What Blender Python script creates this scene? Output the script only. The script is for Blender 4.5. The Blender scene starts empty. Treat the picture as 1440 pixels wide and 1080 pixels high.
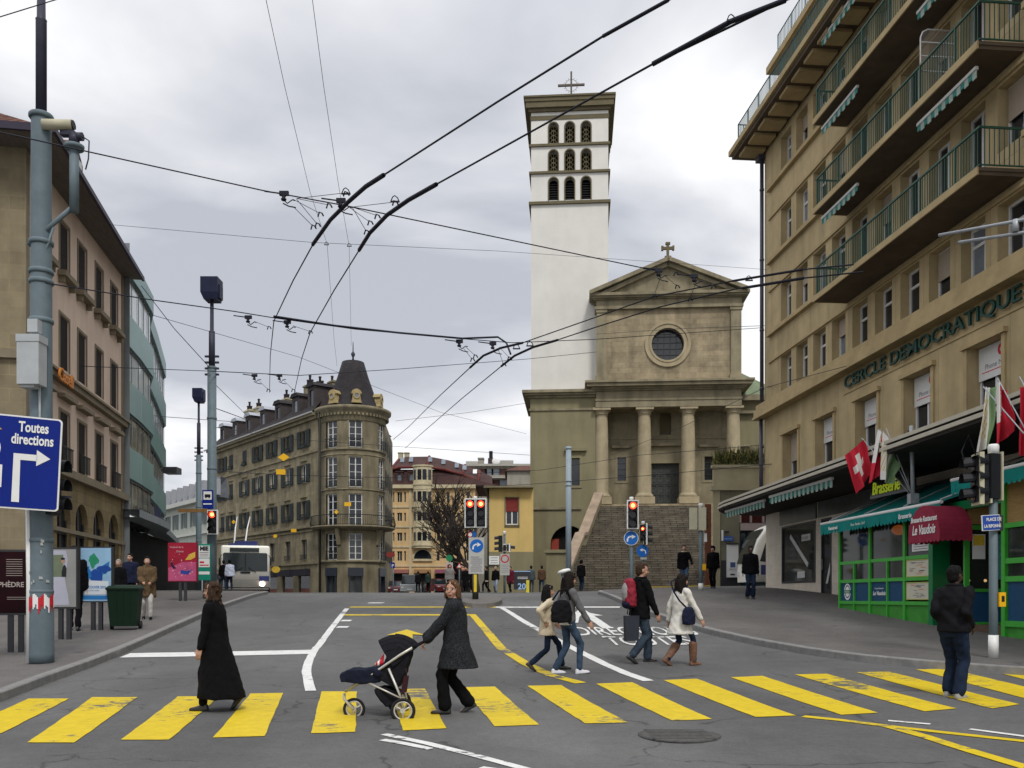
import bpy,bmesh,math,random
import numpy as np
from mathutils import Vector,Matrix,noise
random.seed(7)
PI=math.pi
R=math.radians
SC=bpy.context.scene
COL=SC.collection
F=1250.0;HZ=840.0;CX=720.0;CAMZ=1.6
KY=[-60,0,8,11,14,20,30,38,43,50,70,150,900]
KG=[0,0,.06,.17,.33,.67,1.33,1.69,1.79,1.86,1.95,1.95,1.95]
def hermite(x,xs,ys):
 n=len(xs)
 if x<=xs[0]:return ys[0]
 if x>=xs[-1]:return ys[-1]
 d=[(ys[i+1]-ys[i])/(xs[i+1]-xs[i])for i in range(n-1)]
 m=[d[0]]+[0 if d[i-1]*d[i]<=0 else 2*d[i-1]*d[i]/(d[i-1]+d[i])for i in range(1,n-1)]+[d[-1]]
 for i in range(n-1):
  if x<=xs[i+1]:
   h=xs[i+1]-xs[i];t=(x-xs[i])/h
   return(2*t**3-3*t*t+1)*ys[i]+(t**3-2*t*t+t)*h*m[i]+(-2*t**3+3*t*t)*ys[i+1]+(t**3-t*t)*h*m[i+1]
def lerp(a,b,t):return a+(b-a)*t
def clamp(x,a,b):return max(a,min(b,x))
def g(X,Y):
 b=hermite(Y,KY,KG)
 c=.01+.012*clamp((Y-22)/17.,0,1)
 xx=clamp(X,0,14)
 if Y<8:c*=clamp(Y/8.,0,1)
 return b+c*(xx*xx/(xx+1.0)if xx>0 else 0)
def at(px,py,Y):
 return Vector(((px-CX)/F*Y,Y,CAMZ+(HZ-py)/F*Y))
def atz(px,py,z):
 return at(px,py,(z-CAMZ)*F/(HZ-py))
def gp(px,py,lift=0.0):
 lo=2.0
 def fn(Y):
  X=(px-CX)/F*Y
  return CAMZ+(HZ-py)/F*Y-(g(X,Y)+lift)
 Y=2.0;prev=fn(Y)
 while Y<70:
  Y2=Y+.5;v=fn(Y2)
  if prev>0 and v<=0:
   a,b=Y,Y2
   for _ in range(30):
    m=(a+b)/2
    if fn(m)>0:a=m
    else:b=m
   Y=(a+b)/2
   X=(px-CX)/F*Y
   return Vector((X,Y,g(X,Y)+lift))
  prev=v;Y=Y2
 Y=48.0;X=(px-CX)/F*Y
 return Vector((X,Y,g(X,Y)+lift))
def gx(px,Y,lift=0.0):
 X=(px-CX)/F*Y
 return Vector((X,Y,g(X,Y)+lift))
def rgb(h):
 if isinstance(h,str):
  h=h.lstrip('#');v=[int(h[i:i+2],16)/255 for i in(0,2,4)]
  return tuple(c/12.92 if c<=.04045 else((c+.055)/1.055)**2.4 for c in v)
 return tuple(h)
MATS={}
def mat(name,col,rough=.8,var=.18,scale=3.0,bump=.0,bscale=40.0,metal=0.0,emit=0.0,brick=None,stain=0.0,spec=None,stretch=None,col2=None,trans=0.0,alpha=1.0):
 if name in MATS:return MATS[name]
 col=rgb(col)
 if spec is None:spec=.5 if rough<.5 else .22
 m=bpy.data.materials.new(name);m.use_nodes=True
 nt=m.node_tree;N=nt.nodes;L=nt.links
 b=N['Principled BSDF']
 b.inputs['Roughness'].default_value=rough
 b.inputs['Metallic'].default_value=metal
 b.inputs['Specular IOR Level'].default_value=spec
 tc=N.new('ShaderNodeTexCoord');vec=tc.outputs['Object']
 if stretch:
  mp=N.new('ShaderNodeMapping');mp.inputs['Scale'].default_value=stretch
  L.new(vec,mp.inputs['Vector']);nvec=mp.outputs['Vector']
 else:nvec=vec
 c1=tuple(c*(1-var)for c in col)+(1,);c2=tuple(min(1,c*(1+var))for c in(rgb(col2)if col2 else col))+(1,)
 cur=None
 if var>0 or col2:
  n1=N.new('ShaderNodeTexNoise');n1.inputs['Scale'].default_value=scale
  n1.inputs['Detail'].default_value=8;n1.inputs['Roughness'].default_value=.65
  L.new(nvec,n1.inputs['Vector'])
  mr=N.new('ShaderNodeMapRange');mr.inputs['From Min'].default_value=.3;mr.inputs['From Max'].default_value=.7
  L.new(n1.outputs['Fac'],mr.inputs['Value'])
  mx=N.new('ShaderNodeMix');mx.data_type='RGBA'
  mx.inputs['A'].default_value=c1;mx.inputs['B'].default_value=c2
  L.new(mr.outputs['Result'],mx.inputs['Factor']);cur=mx.outputs['Result']
 if brick:
  bw,bh,mo,mc,bv,ax=brick
  sp=N.new('ShaderNodeSeparateXYZ');L.new(vec,sp.inputs[0])
  cb=N.new('ShaderNodeCombineXYZ')
  if ax=='xz':L.new(sp.outputs['X'],cb.inputs['X']);L.new(sp.outputs['Z'],cb.inputs['Y'])
  elif ax=='yz':L.new(sp.outputs['Y'],cb.inputs['X']);L.new(sp.outputs['Z'],cb.inputs['Y'])
  elif ax=='xyz':
   ad=N.new('ShaderNodeMath');ad.operation='ADD'
   L.new(sp.outputs['X'],ad.inputs[0]);L.new(sp.outputs['Y'],ad.inputs[1])
   L.new(ad.outputs[0],cb.inputs['X']);L.new(sp.outputs['Z'],cb.inputs['Y'])
  else:L.new(sp.outputs['X'],cb.inputs['X']);L.new(sp.outputs['Y'],cb.inputs['Y'])
  bt=N.new('ShaderNodeTexBrick');L.new(cb.outputs[0],bt.inputs['Vector'])
  bt.inputs['Scale'].default_value=1;bt.inputs['Brick Width'].default_value=bw
  bt.inputs['Row Height'].default_value=bh;bt.inputs['Mortar Size'].default_value=mo
  bt.inputs['Mortar Smooth'].default_value=.2
  bt.inputs['Color1'].default_value=(1-bv,)*3+(1,);bt.inputs['Color2'].default_value=(1+bv,)*3+(1,)
  bt.inputs['Mortar'].default_value=tuple(mc)+(1,)
  mm=N.new('ShaderNodeMix');mm.data_type='RGBA';mm.blend_type='MULTIPLY'
  mm.inputs['Factor'].default_value=1
  if cur is not None:L.new(cur,mm.inputs['A'])
  else:mm.inputs['A'].default_value=tuple(col)+(1,)
  L.new(bt.outputs['Color'],mm.inputs['B']);cur=mm.outputs['Result']
 if stain>0:
  mp2=N.new('ShaderNodeMapping');mp2.inputs['Scale'].default_value=(1.3,1.3,.22)
  L.new(vec,mp2.inputs['Vector'])
  n3=N.new('ShaderNodeTexNoise');n3.inputs['Scale'].default_value=1.1;n3.inputs['Detail'].default_value=6
  L.new(mp2.outputs['Vector'],n3.inputs['Vector'])
  m3=N.new('ShaderNodeMapRange');m3.inputs['From Min'].default_value=.42;m3.inputs['From Max'].default_value=.68
  m3.inputs['To Min'].default_value=1.0;m3.inputs['To Max'].default_value=1-stain
  L.new(n3.outputs['Fac'],m3.inputs['Value'])
  mm=N.new('ShaderNodeMix');mm.data_type='RGBA';mm.blend_type='MULTIPLY'
  mm.inputs['Factor'].default_value=1
  if cur is not None:L.new(cur,mm.inputs['A'])
  else:mm.inputs['A'].default_value=tuple(col)+(1,)
  cc=N.new('ShaderNodeCombineXYZ')
  for i in range(3):L.new(m3.outputs['Result'],cc.inputs[i])
  L.new(cc.outputs[0],mm.inputs['B']);cur=mm.outputs['Result']
 if cur is not None:L.new(cur,b.inputs['Base Color'])
 else:b.inputs['Base Color'].default_value=tuple(col)+(1,)
 if bump>0:
  n2=N.new('ShaderNodeTexNoise');n2.inputs['Scale'].default_value=bscale;n2.inputs['Detail'].default_value=5
  L.new(nvec,n2.inputs['Vector'])
  bp=N.new('ShaderNodeBump');bp.inputs['Strength'].default_value=bump;bp.inputs['Distance'].default_value=.02
  L.new(n2.outputs['Fac'],bp.inputs['Height']);L.new(bp.outputs['Normal'],b.inputs['Normal'])
 if emit>0:
  b.inputs['Emission Color'].default_value=tuple(col)+(1,)
  b.inputs['Emission Strength'].default_value=emit
 if trans>0:b.inputs['Transmission Weight'].default_value=trans
 if alpha<1:b.inputs['Alpha'].default_value=alpha
 MATS[name]=m
 return m
class MB:
 def __init__(s):
  s.v=[];s.f=[];s.m=[];s.M=None;s.mi=0;s.sm=[];s.smooth=False
 def pt(s,p):
  p=Vector(p)
  s.v.append(s.M@p if s.M is not None else p);return len(s.v)-1
 def face(s,idx):
  s.f.append(tuple(idx));s.m.append(s.mi);s.sm.append(s.smooth)
 def quad(s,a,b,c,d):
  s.face([s.pt(a),s.pt(b),s.pt(c),s.pt(d)])
 def poly(s,pts):s.face([s.pt(p)for p in pts])
 def box(s,x0,x1,y0,y1,z0,z1):
  i=[s.pt(p)for p in((x0,y0,z0),(x1,y0,z0),(x1,y1,z0),(x0,y1,z0),(x0,y0,z1),(x1,y0,z1),(x1,y1,z1),(x0,y1,z1))]
  for q in((0,3,2,1),(4,5,6,7),(0,1,5,4),(1,2,6,5),(2,3,7,6),(3,0,4,7)):s.face([i[k]for k in q])
  return s
 def cbox(s,c,sz):return s.box(c[0]-sz[0]/2,c[0]+sz[0]/2,c[1]-sz[1]/2,c[1]+sz[1]/2,c[2]-sz[2]/2,c[2]+sz[2]/2)
 def hexa(s,b,t):
  i=[s.pt(p)for p in list(b)+list(t)]
  for q in((0,3,2,1),(4,5,6,7),(0,1,5,4),(1,2,6,5),(2,3,7,6),(3,0,4,7)):s.face([i[k]for k in q])
 def prism(s,pts,d):
  d=Vector(d);n=len(pts)
  a=[s.pt(p)for p in pts];b=[s.pt(Vector(p)+d)for p in pts]
  s.face(a[::-1]);s.face(b)
  for k in range(n):s.face([a[k],a[(k+1)%n],b[(k+1)%n],b[k]])
 def tube(s,p0,p1,r0,r1=None,n=10,caps=True):
  return s.path([p0,p1],[r0,r0 if r1 is None else r1],n,caps)
 def path(s,pts,rs,n=8,caps=True,closed=False):
  pts=[Vector(p)for p in pts]
  if not hasattr(rs,'__len__'):rs=[rs]*len(pts)
  rings=[];up=None;sm=s.smooth;s.smooth=True
  for k,p in enumerate(pts):
   if closed:t=pts[(k+1)%len(pts)]-pts[k-1]
   else:t=pts[min(k+1,len(pts)-1)]-pts[max(k-1,0)]
   t.normalize()
   if up is None:
    up=Vector((0,0,1))if abs(t.z)<.9 else Vector((1,0,0))
   u=t.cross(up);u.normalize();w=u.cross(t);w.normalize();up=w
   rings.append([s.pt(p+(u*math.cos(2*PI*j/n)+w*math.sin(2*PI*j/n))*rs[k])for j in range(n)])
  m=len(rings)
  for k in range(m if closed else m-1):
   A=rings[k];B=rings[(k+1)%m]
   for j in range(n):s.face([A[j],A[(j+1)%n],B[(j+1)%n],B[j]])
  s.smooth=False
  if caps and not closed:
   s.face(rings[0][::-1]);s.face(rings[-1])
  s.smooth=sm;return s
 def lathe(s,prof,c=(0,0,0),n=24,a0=0,a1=2*PI,smooth=True):
  full=abs(a1-a0-2*PI)<1e-6;k=n if full else n+1
  rings=[]
  for r,z in prof:
   rings.append([s.pt((c[0]+r*math.cos(a0+(a1-a0)*j/n),c[1]+r*math.sin(a0+(a1-a0)*j/n),c[2]+z))for j in range(k)])
  sm=s.smooth;s.smooth=smooth
  for A,B in zip(rings,rings[1:]):
   for j in range(n):
    s.face([A[j],A[(j+1)%k],B[(j+1)%k],B[j]])
  s.smooth=False
  if full:
   s.face(rings[0][::-1]);s.face(rings[-1])
  s.smooth=sm;return s
 def ball(s,c,r,n=12,sc=(1,1,1)):
  rings=[];sm=s.smooth;s.smooth=True
  top=s.pt((c[0],c[1],c[2]+r*sc[2]));bot=s.pt((c[0],c[1],c[2]-r*sc[2]))
  h=n//2
  for i in range(1,h):
   a=PI*i/h
   rings.append([s.pt((c[0]+r*sc[0]*math.sin(a)*math.cos(2*PI*j/n),c[1]+r*sc[1]*math.sin(a)*math.sin(2*PI*j/n),c[2]+r*sc[2]*math.cos(a)))for j in range(n)])
  for j in range(n):s.face([top,rings[0][j],rings[0][(j+1)%n]]);s.face([bot,rings[-1][(j+1)%n],rings[-1][j]])
  for A,B in zip(rings,rings[1:]):
   for j in range(n):s.face([A[j],B[j],B[(j+1)%n],A[(j+1)%n]])
  s.smooth=sm;return s
 def loft(s,rings,caps=True,smooth=True):
  idx=[[s.pt(p)for p in r]for r in rings];n=len(idx[0]);sm=s.smooth;s.smooth=smooth
  for A,B in zip(idx,idx[1:]):
   for j in range(n):s.face([A[j],A[(j+1)%n],B[(j+1)%n],B[j]])
  s.smooth=False
  if caps:s.face(idx[0][::-1]);s.face(idx[-1])
  s.smooth=sm;return s
 def mesh(s,name,mats):
  me=bpy.data.meshes.new(name)
  me.from_pydata([tuple(p)for p in s.v],[],s.f)
  if not isinstance(mats,(list,tuple)):mats=[mats]
  for m in mats:me.materials.append(m)
  me.polygons.foreach_set('material_index',s.m)
  me.polygons.foreach_set('use_smooth',s.sm)
  me.update();return me
 def build(s,name,mats,parent=None,loc=None,rz=0):
  o=bpy.data.objects.new(name,s.mesh(name,mats));COL.objects.link(o)
  if parent:o.parent=parent
  if loc is not None:o.location=loc
  o.rotation_euler[2]=rz
  return o
def fix_normals(o):
 bm=bmesh.new();bm.from_mesh(o.data);bmesh.ops.recalc_face_normals(bm,faces=bm.faces[:]);bm.to_mesh(o.data);bm.free()
 return o
def obj(name,me,parent=None,loc=None,rot=None):
 o=bpy.data.objects.new(name,me);COL.objects.link(o)
 if parent:o.parent=parent
 if loc is not None:o.location=loc
 if rot is not None:o.rotation_euler=rot
 return o
def tag(o,label=None,cat=None,group=None,kind=None):
 if label:o['label']=label
 if cat:o['category']=cat
 if group:o['group']=group
 if kind:o['kind']=kind
 return o
def thing(name,label,cat,loc=(0,0,0),rz=0,group=None):
 o=bpy.data.objects.new(name,None);COL.objects.link(o);o.empty_display_size=.3
 o.location=loc;o.rotation_euler=(0,0,rz)
 return tag(o,label,cat,group)
def copy_tree(o,parent=None):
 c=o.copy();COL.objects.link(c)
 if parent:c.parent=parent
 for ch in[k for k in SC.objects if k.parent==o]:copy_tree(ch,c)
 return c
def frame_inv(root):
 return(Matrix.Translation(root.location)@Matrix.Rotation(root.rotation_euler[2],4,'Z')).inverted()
def facade(mb,x0,x1,z0,z1,holes,y=0.0,depth=.3,back=False):
 """vertical wall in the xz plane at y with rectangular/arched openings and their reveals.
    holes: (xa, xb, za, zb[, arched])"""
 xs=sorted(set([x0,x1]+[h[0]for h in holes]+[h[1]for h in holes]))
 zs=sorted(set([z0,z1]+[h[2]for h in holes]+[h[3]for h in holes]))
 xs=[x for x in xs if x0-1e-6<=x<=x1+1e-6];zs=[z for z in zs if z0-1e-6<=z<=z1+1e-6]
 for i in range(len(xs)-1):
  cx=(xs[i]+xs[i+1])/2;run=None
  for j in range(len(zs)-1):
   cz=(zs[j]+zs[j+1])/2
   inside=any(h[0]<cx<h[1]and h[2]<cz<h[3]for h in holes)
   if not inside:
    if run is None:run=zs[j]
   if(inside or j==len(zs)-2)and run is not None:
    top=zs[j]if inside else zs[j+1]
    if top>run:mb.quad((xs[i],y,run),(xs[i+1],y,run),(xs[i+1],y,top),(xs[i],y,top))
    run=None
 for h in holes:
  a,b,c,d=h[:4];yb=y+depth
  if len(h)>4 and h[4]:
   r=(b-a)/2;cx=(a+b)/2;cz=d-r;n=12
   arc=[(cx+r*math.cos(PI-PI*k/n),cz+r*math.sin(PI-PI*k/n))for k in range(n+1)]
   for k in range(n):
    p,q=arc[k],arc[k+1]
    mb.quad((p[0],y,p[1]),(q[0],y,q[1]),(q[0],y,d),(p[0],y,d))
    mb.quad((p[0],y,p[1]),(p[0],yb,p[1]),(q[0],yb,q[1]),(q[0],y,q[1]))
   mb.quad((a,y,c),(a,yb,c),(a,yb,cz),(a,y,cz));mb.quad((b,y,c),(b,y,cz),(b,yb,cz),(b,yb,c))
  else:
   mb.quad((a,y,c),(a,yb,c),(a,yb,d),(a,y,d));mb.quad((b,y,c),(b,y,d),(b,yb,d),(b,yb,c))
   mb.quad((a,y,d),(a,yb,d),(b,yb,d),(b,y,d))
  mb.quad((a,y,c),(b,y,c),(b,yb,c),(a,yb,c))
WIN={}
def win_mesh(w,h,style,glass,framem):
 """window pane mesh and frame mesh, origin at bottom centre, facing -y"""
 key=(round(w,2),round(h,2),style,glass.name,framem.name)
 if key in WIN:return WIN[key]
 p=MB();p.box(-w/2,w/2,.03,.05,0,h)
 if style=='arch':
  p=MB();r=w/2
  pts=[(-r,.04,0),(r,.04,0)]+[(r*math.cos(PI*k/12),.04,h-r+r*math.sin(PI*k/12))for k in range(13)]
  p.poly(pts)
 f=MB();t=.075
 if style!='arch':
  f.box(-w/2,-w/2+t,-.02,.028,0,h);f.box(w/2-t,w/2,-.02,.028,0,h)
  f.box(-w/2+t,w/2-t,-.02,.028,0,t);f.box(-w/2+t,w/2-t,-.02,.028,h-t,h)
 else:
  f.box(-w/2,-w/2+t,-.02,.028,0,h-w/2);f.box(w/2-t,w/2,-.02,.028,0,h-w/2)
 if style in('cross','double','arch'):
  f.box(-.045,.045,-.025,.027,t,h-t)
 if style in('cross','tee','arch'):
  zc=h*.68
  f.box(-w/2+t,w/2-t,-.018,.026,zc-.04,zc+.04)
 if style=='tee':
  f.box(w*.1-.03,w*.1+.03,-.025,.027,t,h*.68-.04)
 if style=='grid':
  f.box(-.045,.045,-.025,.027,t,h-t)
  for k in(1,2,3):f.box(-w/2+t,w/2-t,-.018,.026,h*k/4-.02,h*k/4+.02)
 r=(p.mesh('window',glass),f.mesh('window_frame',framem))
 WIN[key]=r;return r
def put_window(parent,x,y,z,w,h,style,glass,framem,rz=0):
 a,b=win_mesh(w,h,style,glass,framem)
 o=obj('window',a,parent,(x,y,z),(0,0,rz));fr=obj('window_frame',b,o)
 return o
def text_mesh(body,size,depth=.01,font_scale_x=1.0,align='LEFT',shear=0,bold=0.0):
 cu=bpy.data.curves.new('t','FONT');cu.body=body;cu.size=size;cu.extrude=depth
 cu.align_x=align;cu.shear=shear;cu.resolution_u=3;cu.offset=bold
 o=bpy.data.objects.new('t',cu);COL.objects.link(o)
 dg=bpy.context.evaluated_depsgraph_get()
 me=bpy.data.meshes.new_from_object(o.evaluated_get(dg))
 bpy.data.objects.remove(o);bpy.data.curves.remove(cu)
 if font_scale_x!=1.0:
  for v in me.vertices:v.co.x*=font_scale_x
 return me
def add_text(mb,body,size,M,depth=.004,sx=1.0,align='LEFT',shear=0,bold=0.0):
 """text lying in the local xy plane of M"""
 me=text_mesh(body,size,depth,sx,align,shear,bold)
 old=mb.M
 mb.M=(old@M)if old is not None else M
 base=len(mb.v)
 for v in me.vertices:mb.pt(v.co)
 for p in me.polygons:mb.face([base+i for i in p.vertices])
 mb.M=old
 bpy.data.meshes.remove(me)
def wallM(x,y,z,rx=PI/2,rz=0):
 return Matrix.Translation((x,y,z))@Matrix.Rotation(rz,4,'Z')@Matrix.Rotation(rx,4,'X')
def eval_mesh(o):
 dg=bpy.context.evaluated_depsgraph_get();dg.update()
 me=bpy.data.meshes.new_from_object(o.evaluated_get(dg));return me
def remesh(mb,name,mats,parent,voxel,smooth_it=3,disp=None,mfun=None,loc=None):
 me=mb.mesh('tmp',mats)
 o=bpy.data.objects.new('tmp',me);COL.objects.link(o)
 md=o.modifiers.new('r','REMESH');md.mode='VOXEL';md.voxel_size=voxel
 if smooth_it:
  ms=o.modifiers.new('s','SMOOTH');ms.iterations=smooth_it;ms.factor=.5
 me2=eval_mesh(o);bpy.data.objects.remove(o);bpy.data.meshes.remove(me)
 me2.name=name
 me2.materials.clear()
 if not isinstance(mats,(list,tuple)):mats=[mats]
 for m in mats:me2.materials.append(m)
 n=len(me2.vertices)
 if disp:
  co=np.empty(n*3,np.float32);me2.vertices.foreach_get('co',co);co=co.reshape(-1,3)
  no=np.empty(n*3,np.float32);me2.vertices.foreach_get('normal',no);no=no.reshape(-1,3)
  d=disp(co,no);co=co+no*d[:,None]
  me2.vertices.foreach_set('co',co.ravel().astype(np.float32))
 me2.polygons.foreach_set('use_smooth',[True]*len(me2.polygons))
 if mfun:
  idx=[mfun(p.center)for p in me2.polygons]
  me2.polygons.foreach_set('material_index',idx)
 else:me2.polygons.foreach_set('material_index',[0]*len(me2.polygons))
 me2.update()
 return obj(name,me2,parent,loc)
cam=bpy.data.cameras.new('camera');camo=bpy.data.objects.new('camera',cam);COL.objects.link(camo)
camo.location=(0,0,CAMZ);camo.rotation_euler=(PI/2,0,0)
cam.sensor_width=36;cam.lens=F/1440*36;cam.shift_y=300/1440;cam.clip_end=3000;cam.clip_start=.1
SC.camera=camo
SC.view_settings.view_transform='Standard';SC.view_settings.look='None'
SC.view_settings.exposure=0.33;SC.view_settings.gamma=1
W=bpy.data.worlds.new('World');SC.world=W;W.use_nodes=True
nt=W.node_tree;N=nt.nodes;L=nt.links
for n in list(N):N.remove(n)
SUN_EL,SUN_AZ=52,-35
sky=N.new('ShaderNodeTexSky');sky.sky_type='NISHITA';sky.sun_disc=False
sky.sun_elevation=R(SUN_EL);sky.sun_rotation=R(SUN_AZ)
bg1=N.new('ShaderNodeBackground');bg1.inputs['Strength'].default_value=.1;L.new(sky.outputs[0],bg1.inputs['Color'])
tc=N.new('ShaderNodeTexCoord')
sp=N.new('ShaderNodeSeparateXYZ');L.new(tc.outputs['Generated'],sp.inputs[0])
mz=N.new('ShaderNodeMath');mz.operation='ADD';mz.inputs[1].default_value=.22;L.new(sp.outputs['Z'],mz.inputs[0])
mz2=N.new('ShaderNodeMath');mz2.operation='MAXIMUM';mz2.inputs[1].default_value=.05;L.new(mz.outputs[0],mz2.inputs[0])
dx=N.new('ShaderNodeMath');dx.operation='DIVIDE';L.new(sp.outputs['X'],dx.inputs[0]);L.new(mz2.outputs[0],dx.inputs[1])
dy=N.new('ShaderNodeMath');dy.operation='DIVIDE';L.new(sp.outputs['Y'],dy.inputs[0]);L.new(mz2.outputs[0],dy.inputs[1])
cb=N.new('ShaderNodeCombineXYZ');L.new(dx.outputs[0],cb.inputs['X']);L.new(dy.outputs[0],cb.inputs['Y'])
mp=N.new('ShaderNodeMapping');mp.inputs['Rotation'].default_value=(0,0,R(28));mp.inputs['Scale'].default_value=(.9,1.15,1)
mp.inputs['Location'].default_value=(3.2,1.1,0)
L.new(cb.outputs[0],mp.inputs['Vector'])
no=N.new('ShaderNodeTexNoise');no.inputs['Scale'].default_value=1.3;no.inputs['Detail'].default_value=8
no.inputs['Roughness'].default_value=.47;no.inputs['Distortion'].default_value=.35
L.new(mp.outputs[0],no.inputs['Vector'])
cr=N.new('ShaderNodeValToRGB');L.new(no.outputs['Fac'],cr.inputs['Fac'])
E=cr.color_ramp.elements
E[0].position=.40;E[0].color=(.43,.45,.50,1)
E[1].position=.60;E[1].color=(.86,.86,.87,1)
e=E.new(.5);e.color=(.62,.63,.665,1)
bg2=N.new('ShaderNodeBackground');L.new(cr.outputs[0],bg2.inputs['Color'])
zr=N.new('ShaderNodeMapRange');zr.interpolation_type='SMOOTHSTEP';zr.inputs['From Min'].default_value=.5;zr.inputs['From Max'].default_value=.95
zr.inputs['To Min'].default_value=1.0;zr.inputs['To Max'].default_value=2.0
L.new(sp.outputs['Z'],zr.inputs['Value']);L.new(zr.outputs[0],bg2.inputs['Strength'])
ms=N.new('ShaderNodeMixShader');ms.inputs[0].default_value=.95
L.new(bg1.outputs[0],ms.inputs[1]);L.new(bg2.outputs[0],ms.inputs[2])
wo=N.new('ShaderNodeOutputWorld');L.new(ms.outputs[0],wo.inputs['Surface'])
sl=bpy.data.lights.new('sun','SUN');sl.energy=1.5;sl.angle=R(11);sl.color=(1,.965,.91)
so=bpy.data.objects.new('sun',sl);COL.objects.link(so)
el,az=R(SUN_EL),R(SUN_AZ)
sd=Vector((.3*math.cos(el),-.95*math.cos(el),math.sin(el)))
so.rotation_euler=sd.to_track_quat('Z','Y').to_euler()
sky.sun_rotation=math.atan2(sd.x,sd.y)
SC.cycles.max_bounces=6;SC.cycles.diffuse_bounces=3;SC.cycles.glossy_bounces=3
SC.cycles.transmission_bounces=4;SC.cycles.transparent_max_bounces=8
def ground_mat(name,c_dark,c_light,brk=0.35):
 m=bpy.data.materials.new(name);m.use_nodes=True;nt=m.node_tree;N=nt.nodes;L=nt.links
 b=N['Principled BSDF'];b.inputs['Roughness'].default_value=.85;b.inputs['Specular IOR Level'].default_value=.25
 tc=N.new('ShaderNodeTexCoord');V=tc.outputs['Object']
 def noi(sc,det=6,rough=.6,mp=None):
  n=N.new('ShaderNodeTexNoise');n.inputs['Scale'].default_value=sc;n.inputs['Detail'].default_value=det
  n.inputs['Roughness'].default_value=rough
  if mp:
   q=N.new('ShaderNodeMapping');q.inputs['Scale'].default_value=mp;L.new(V,q.inputs['Vector']);L.new(q.outputs[0],n.inputs['Vector'])
  else:L.new(V,n.inputs['Vector'])
  return n.outputs['Fac']
 def rng(x,a,b_,c,d):
  r=N.new('ShaderNodeMapRange');r.inputs['From Min'].default_value=a;r.inputs['From Max'].default_value=b_
  r.inputs['To Min'].default_value=c;r.inputs['To Max'].default_value=d;L.new(x,r.inputs['Value']);return r.outputs[0]
 def mul(a,b_):
  q=N.new('ShaderNodeMath');q.operation='MULTIPLY';L.new(a,q.inputs[0]);L.new(b_,q.inputs[1]);return q.outputs[0]
 big=rng(noi(.35,5,.6,(1,.45,1)),.35,.65,.8,1.14)
 mid=rng(noi(2.2,6,.7),.3,.7,.9,1.1)
 fine=rng(noi(75,3,.7),.3,.7,.74,1.26)
 mott=rng(noi(14,5,.7),.32,.68,.9,1.1)
 fine=mul(fine,mott)
 vo=N.new('ShaderNodeTexVoronoi');vo.feature='DISTANCE_TO_EDGE';vo.inputs['Scale'].default_value=.42
 q=N.new('ShaderNodeMapping');L.new(V,q.inputs['Vector'])
 nz=N.new('ShaderNodeTexNoise');nz.inputs['Scale'].default_value=1.7;nz.inputs['Detail'].default_value=6;L.new(V,nz.inputs['Vector'])
 vm=N.new('ShaderNodeVectorMath');vm.operation='MULTIPLY_ADD';vm.inputs[1].default_value=(1.0,1.0,0)
 L.new(nz.outputs['Color'],vm.inputs[0]);L.new(q.outputs[0],vm.inputs[2]);L.new(vm.outputs[0],vo.inputs['Vector'])
 crk=rng(vo.outputs['Distance'],0.0,.011,brk,1.0)
 gate=rng(noi(.5,3),.47,.53,1.0,0.0)
 mxg=N.new('ShaderNodeMath');mxg.operation='MAXIMUM';L.new(crk,mxg.inputs[0]);L.new(gate,mxg.inputs[1])
 tot=mul(mul(mul(big,mid),fine),mxg.outputs[0])
 mx=N.new('ShaderNodeMix');mx.data_type='RGBA';mx.inputs['A'].default_value=tuple(c_dark)+(1,);mx.inputs['B'].default_value=tuple(c_light)+(1,)
 L.new(rng(noi(.16,4,.55),.4,.6,0,1),mx.inputs['Factor'])
 vv=N.new('ShaderNodeVectorMath');vv.operation='SCALE';L.new(mx.outputs['Result'],vv.inputs[0]);L.new(tot,vv.inputs['Scale'])
 L.new(vv.outputs[0],b.inputs['Base Color'])
 bp=N.new('ShaderNodeBump');bp.inputs['Strength'].default_value=.5;bp.inputs['Distance'].default_value=.01
 L.new(noi(60,4,.7),bp.inputs['Height']);L.new(bp.outputs[0],b.inputs['Normal'])
 MATS[name]=m;return m
M_ROAD=ground_mat('asphalt',(.090,.090,.0895),(.118,.116,.113),.5)
M_PAVE=ground_mat('pavement_asphalt',(.092,.086,.081),(.12,.113,.107),.6)
M_KERB=mat('kerb_granite',(.2,.197,.19),.8,.2,6,.3,60)
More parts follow.
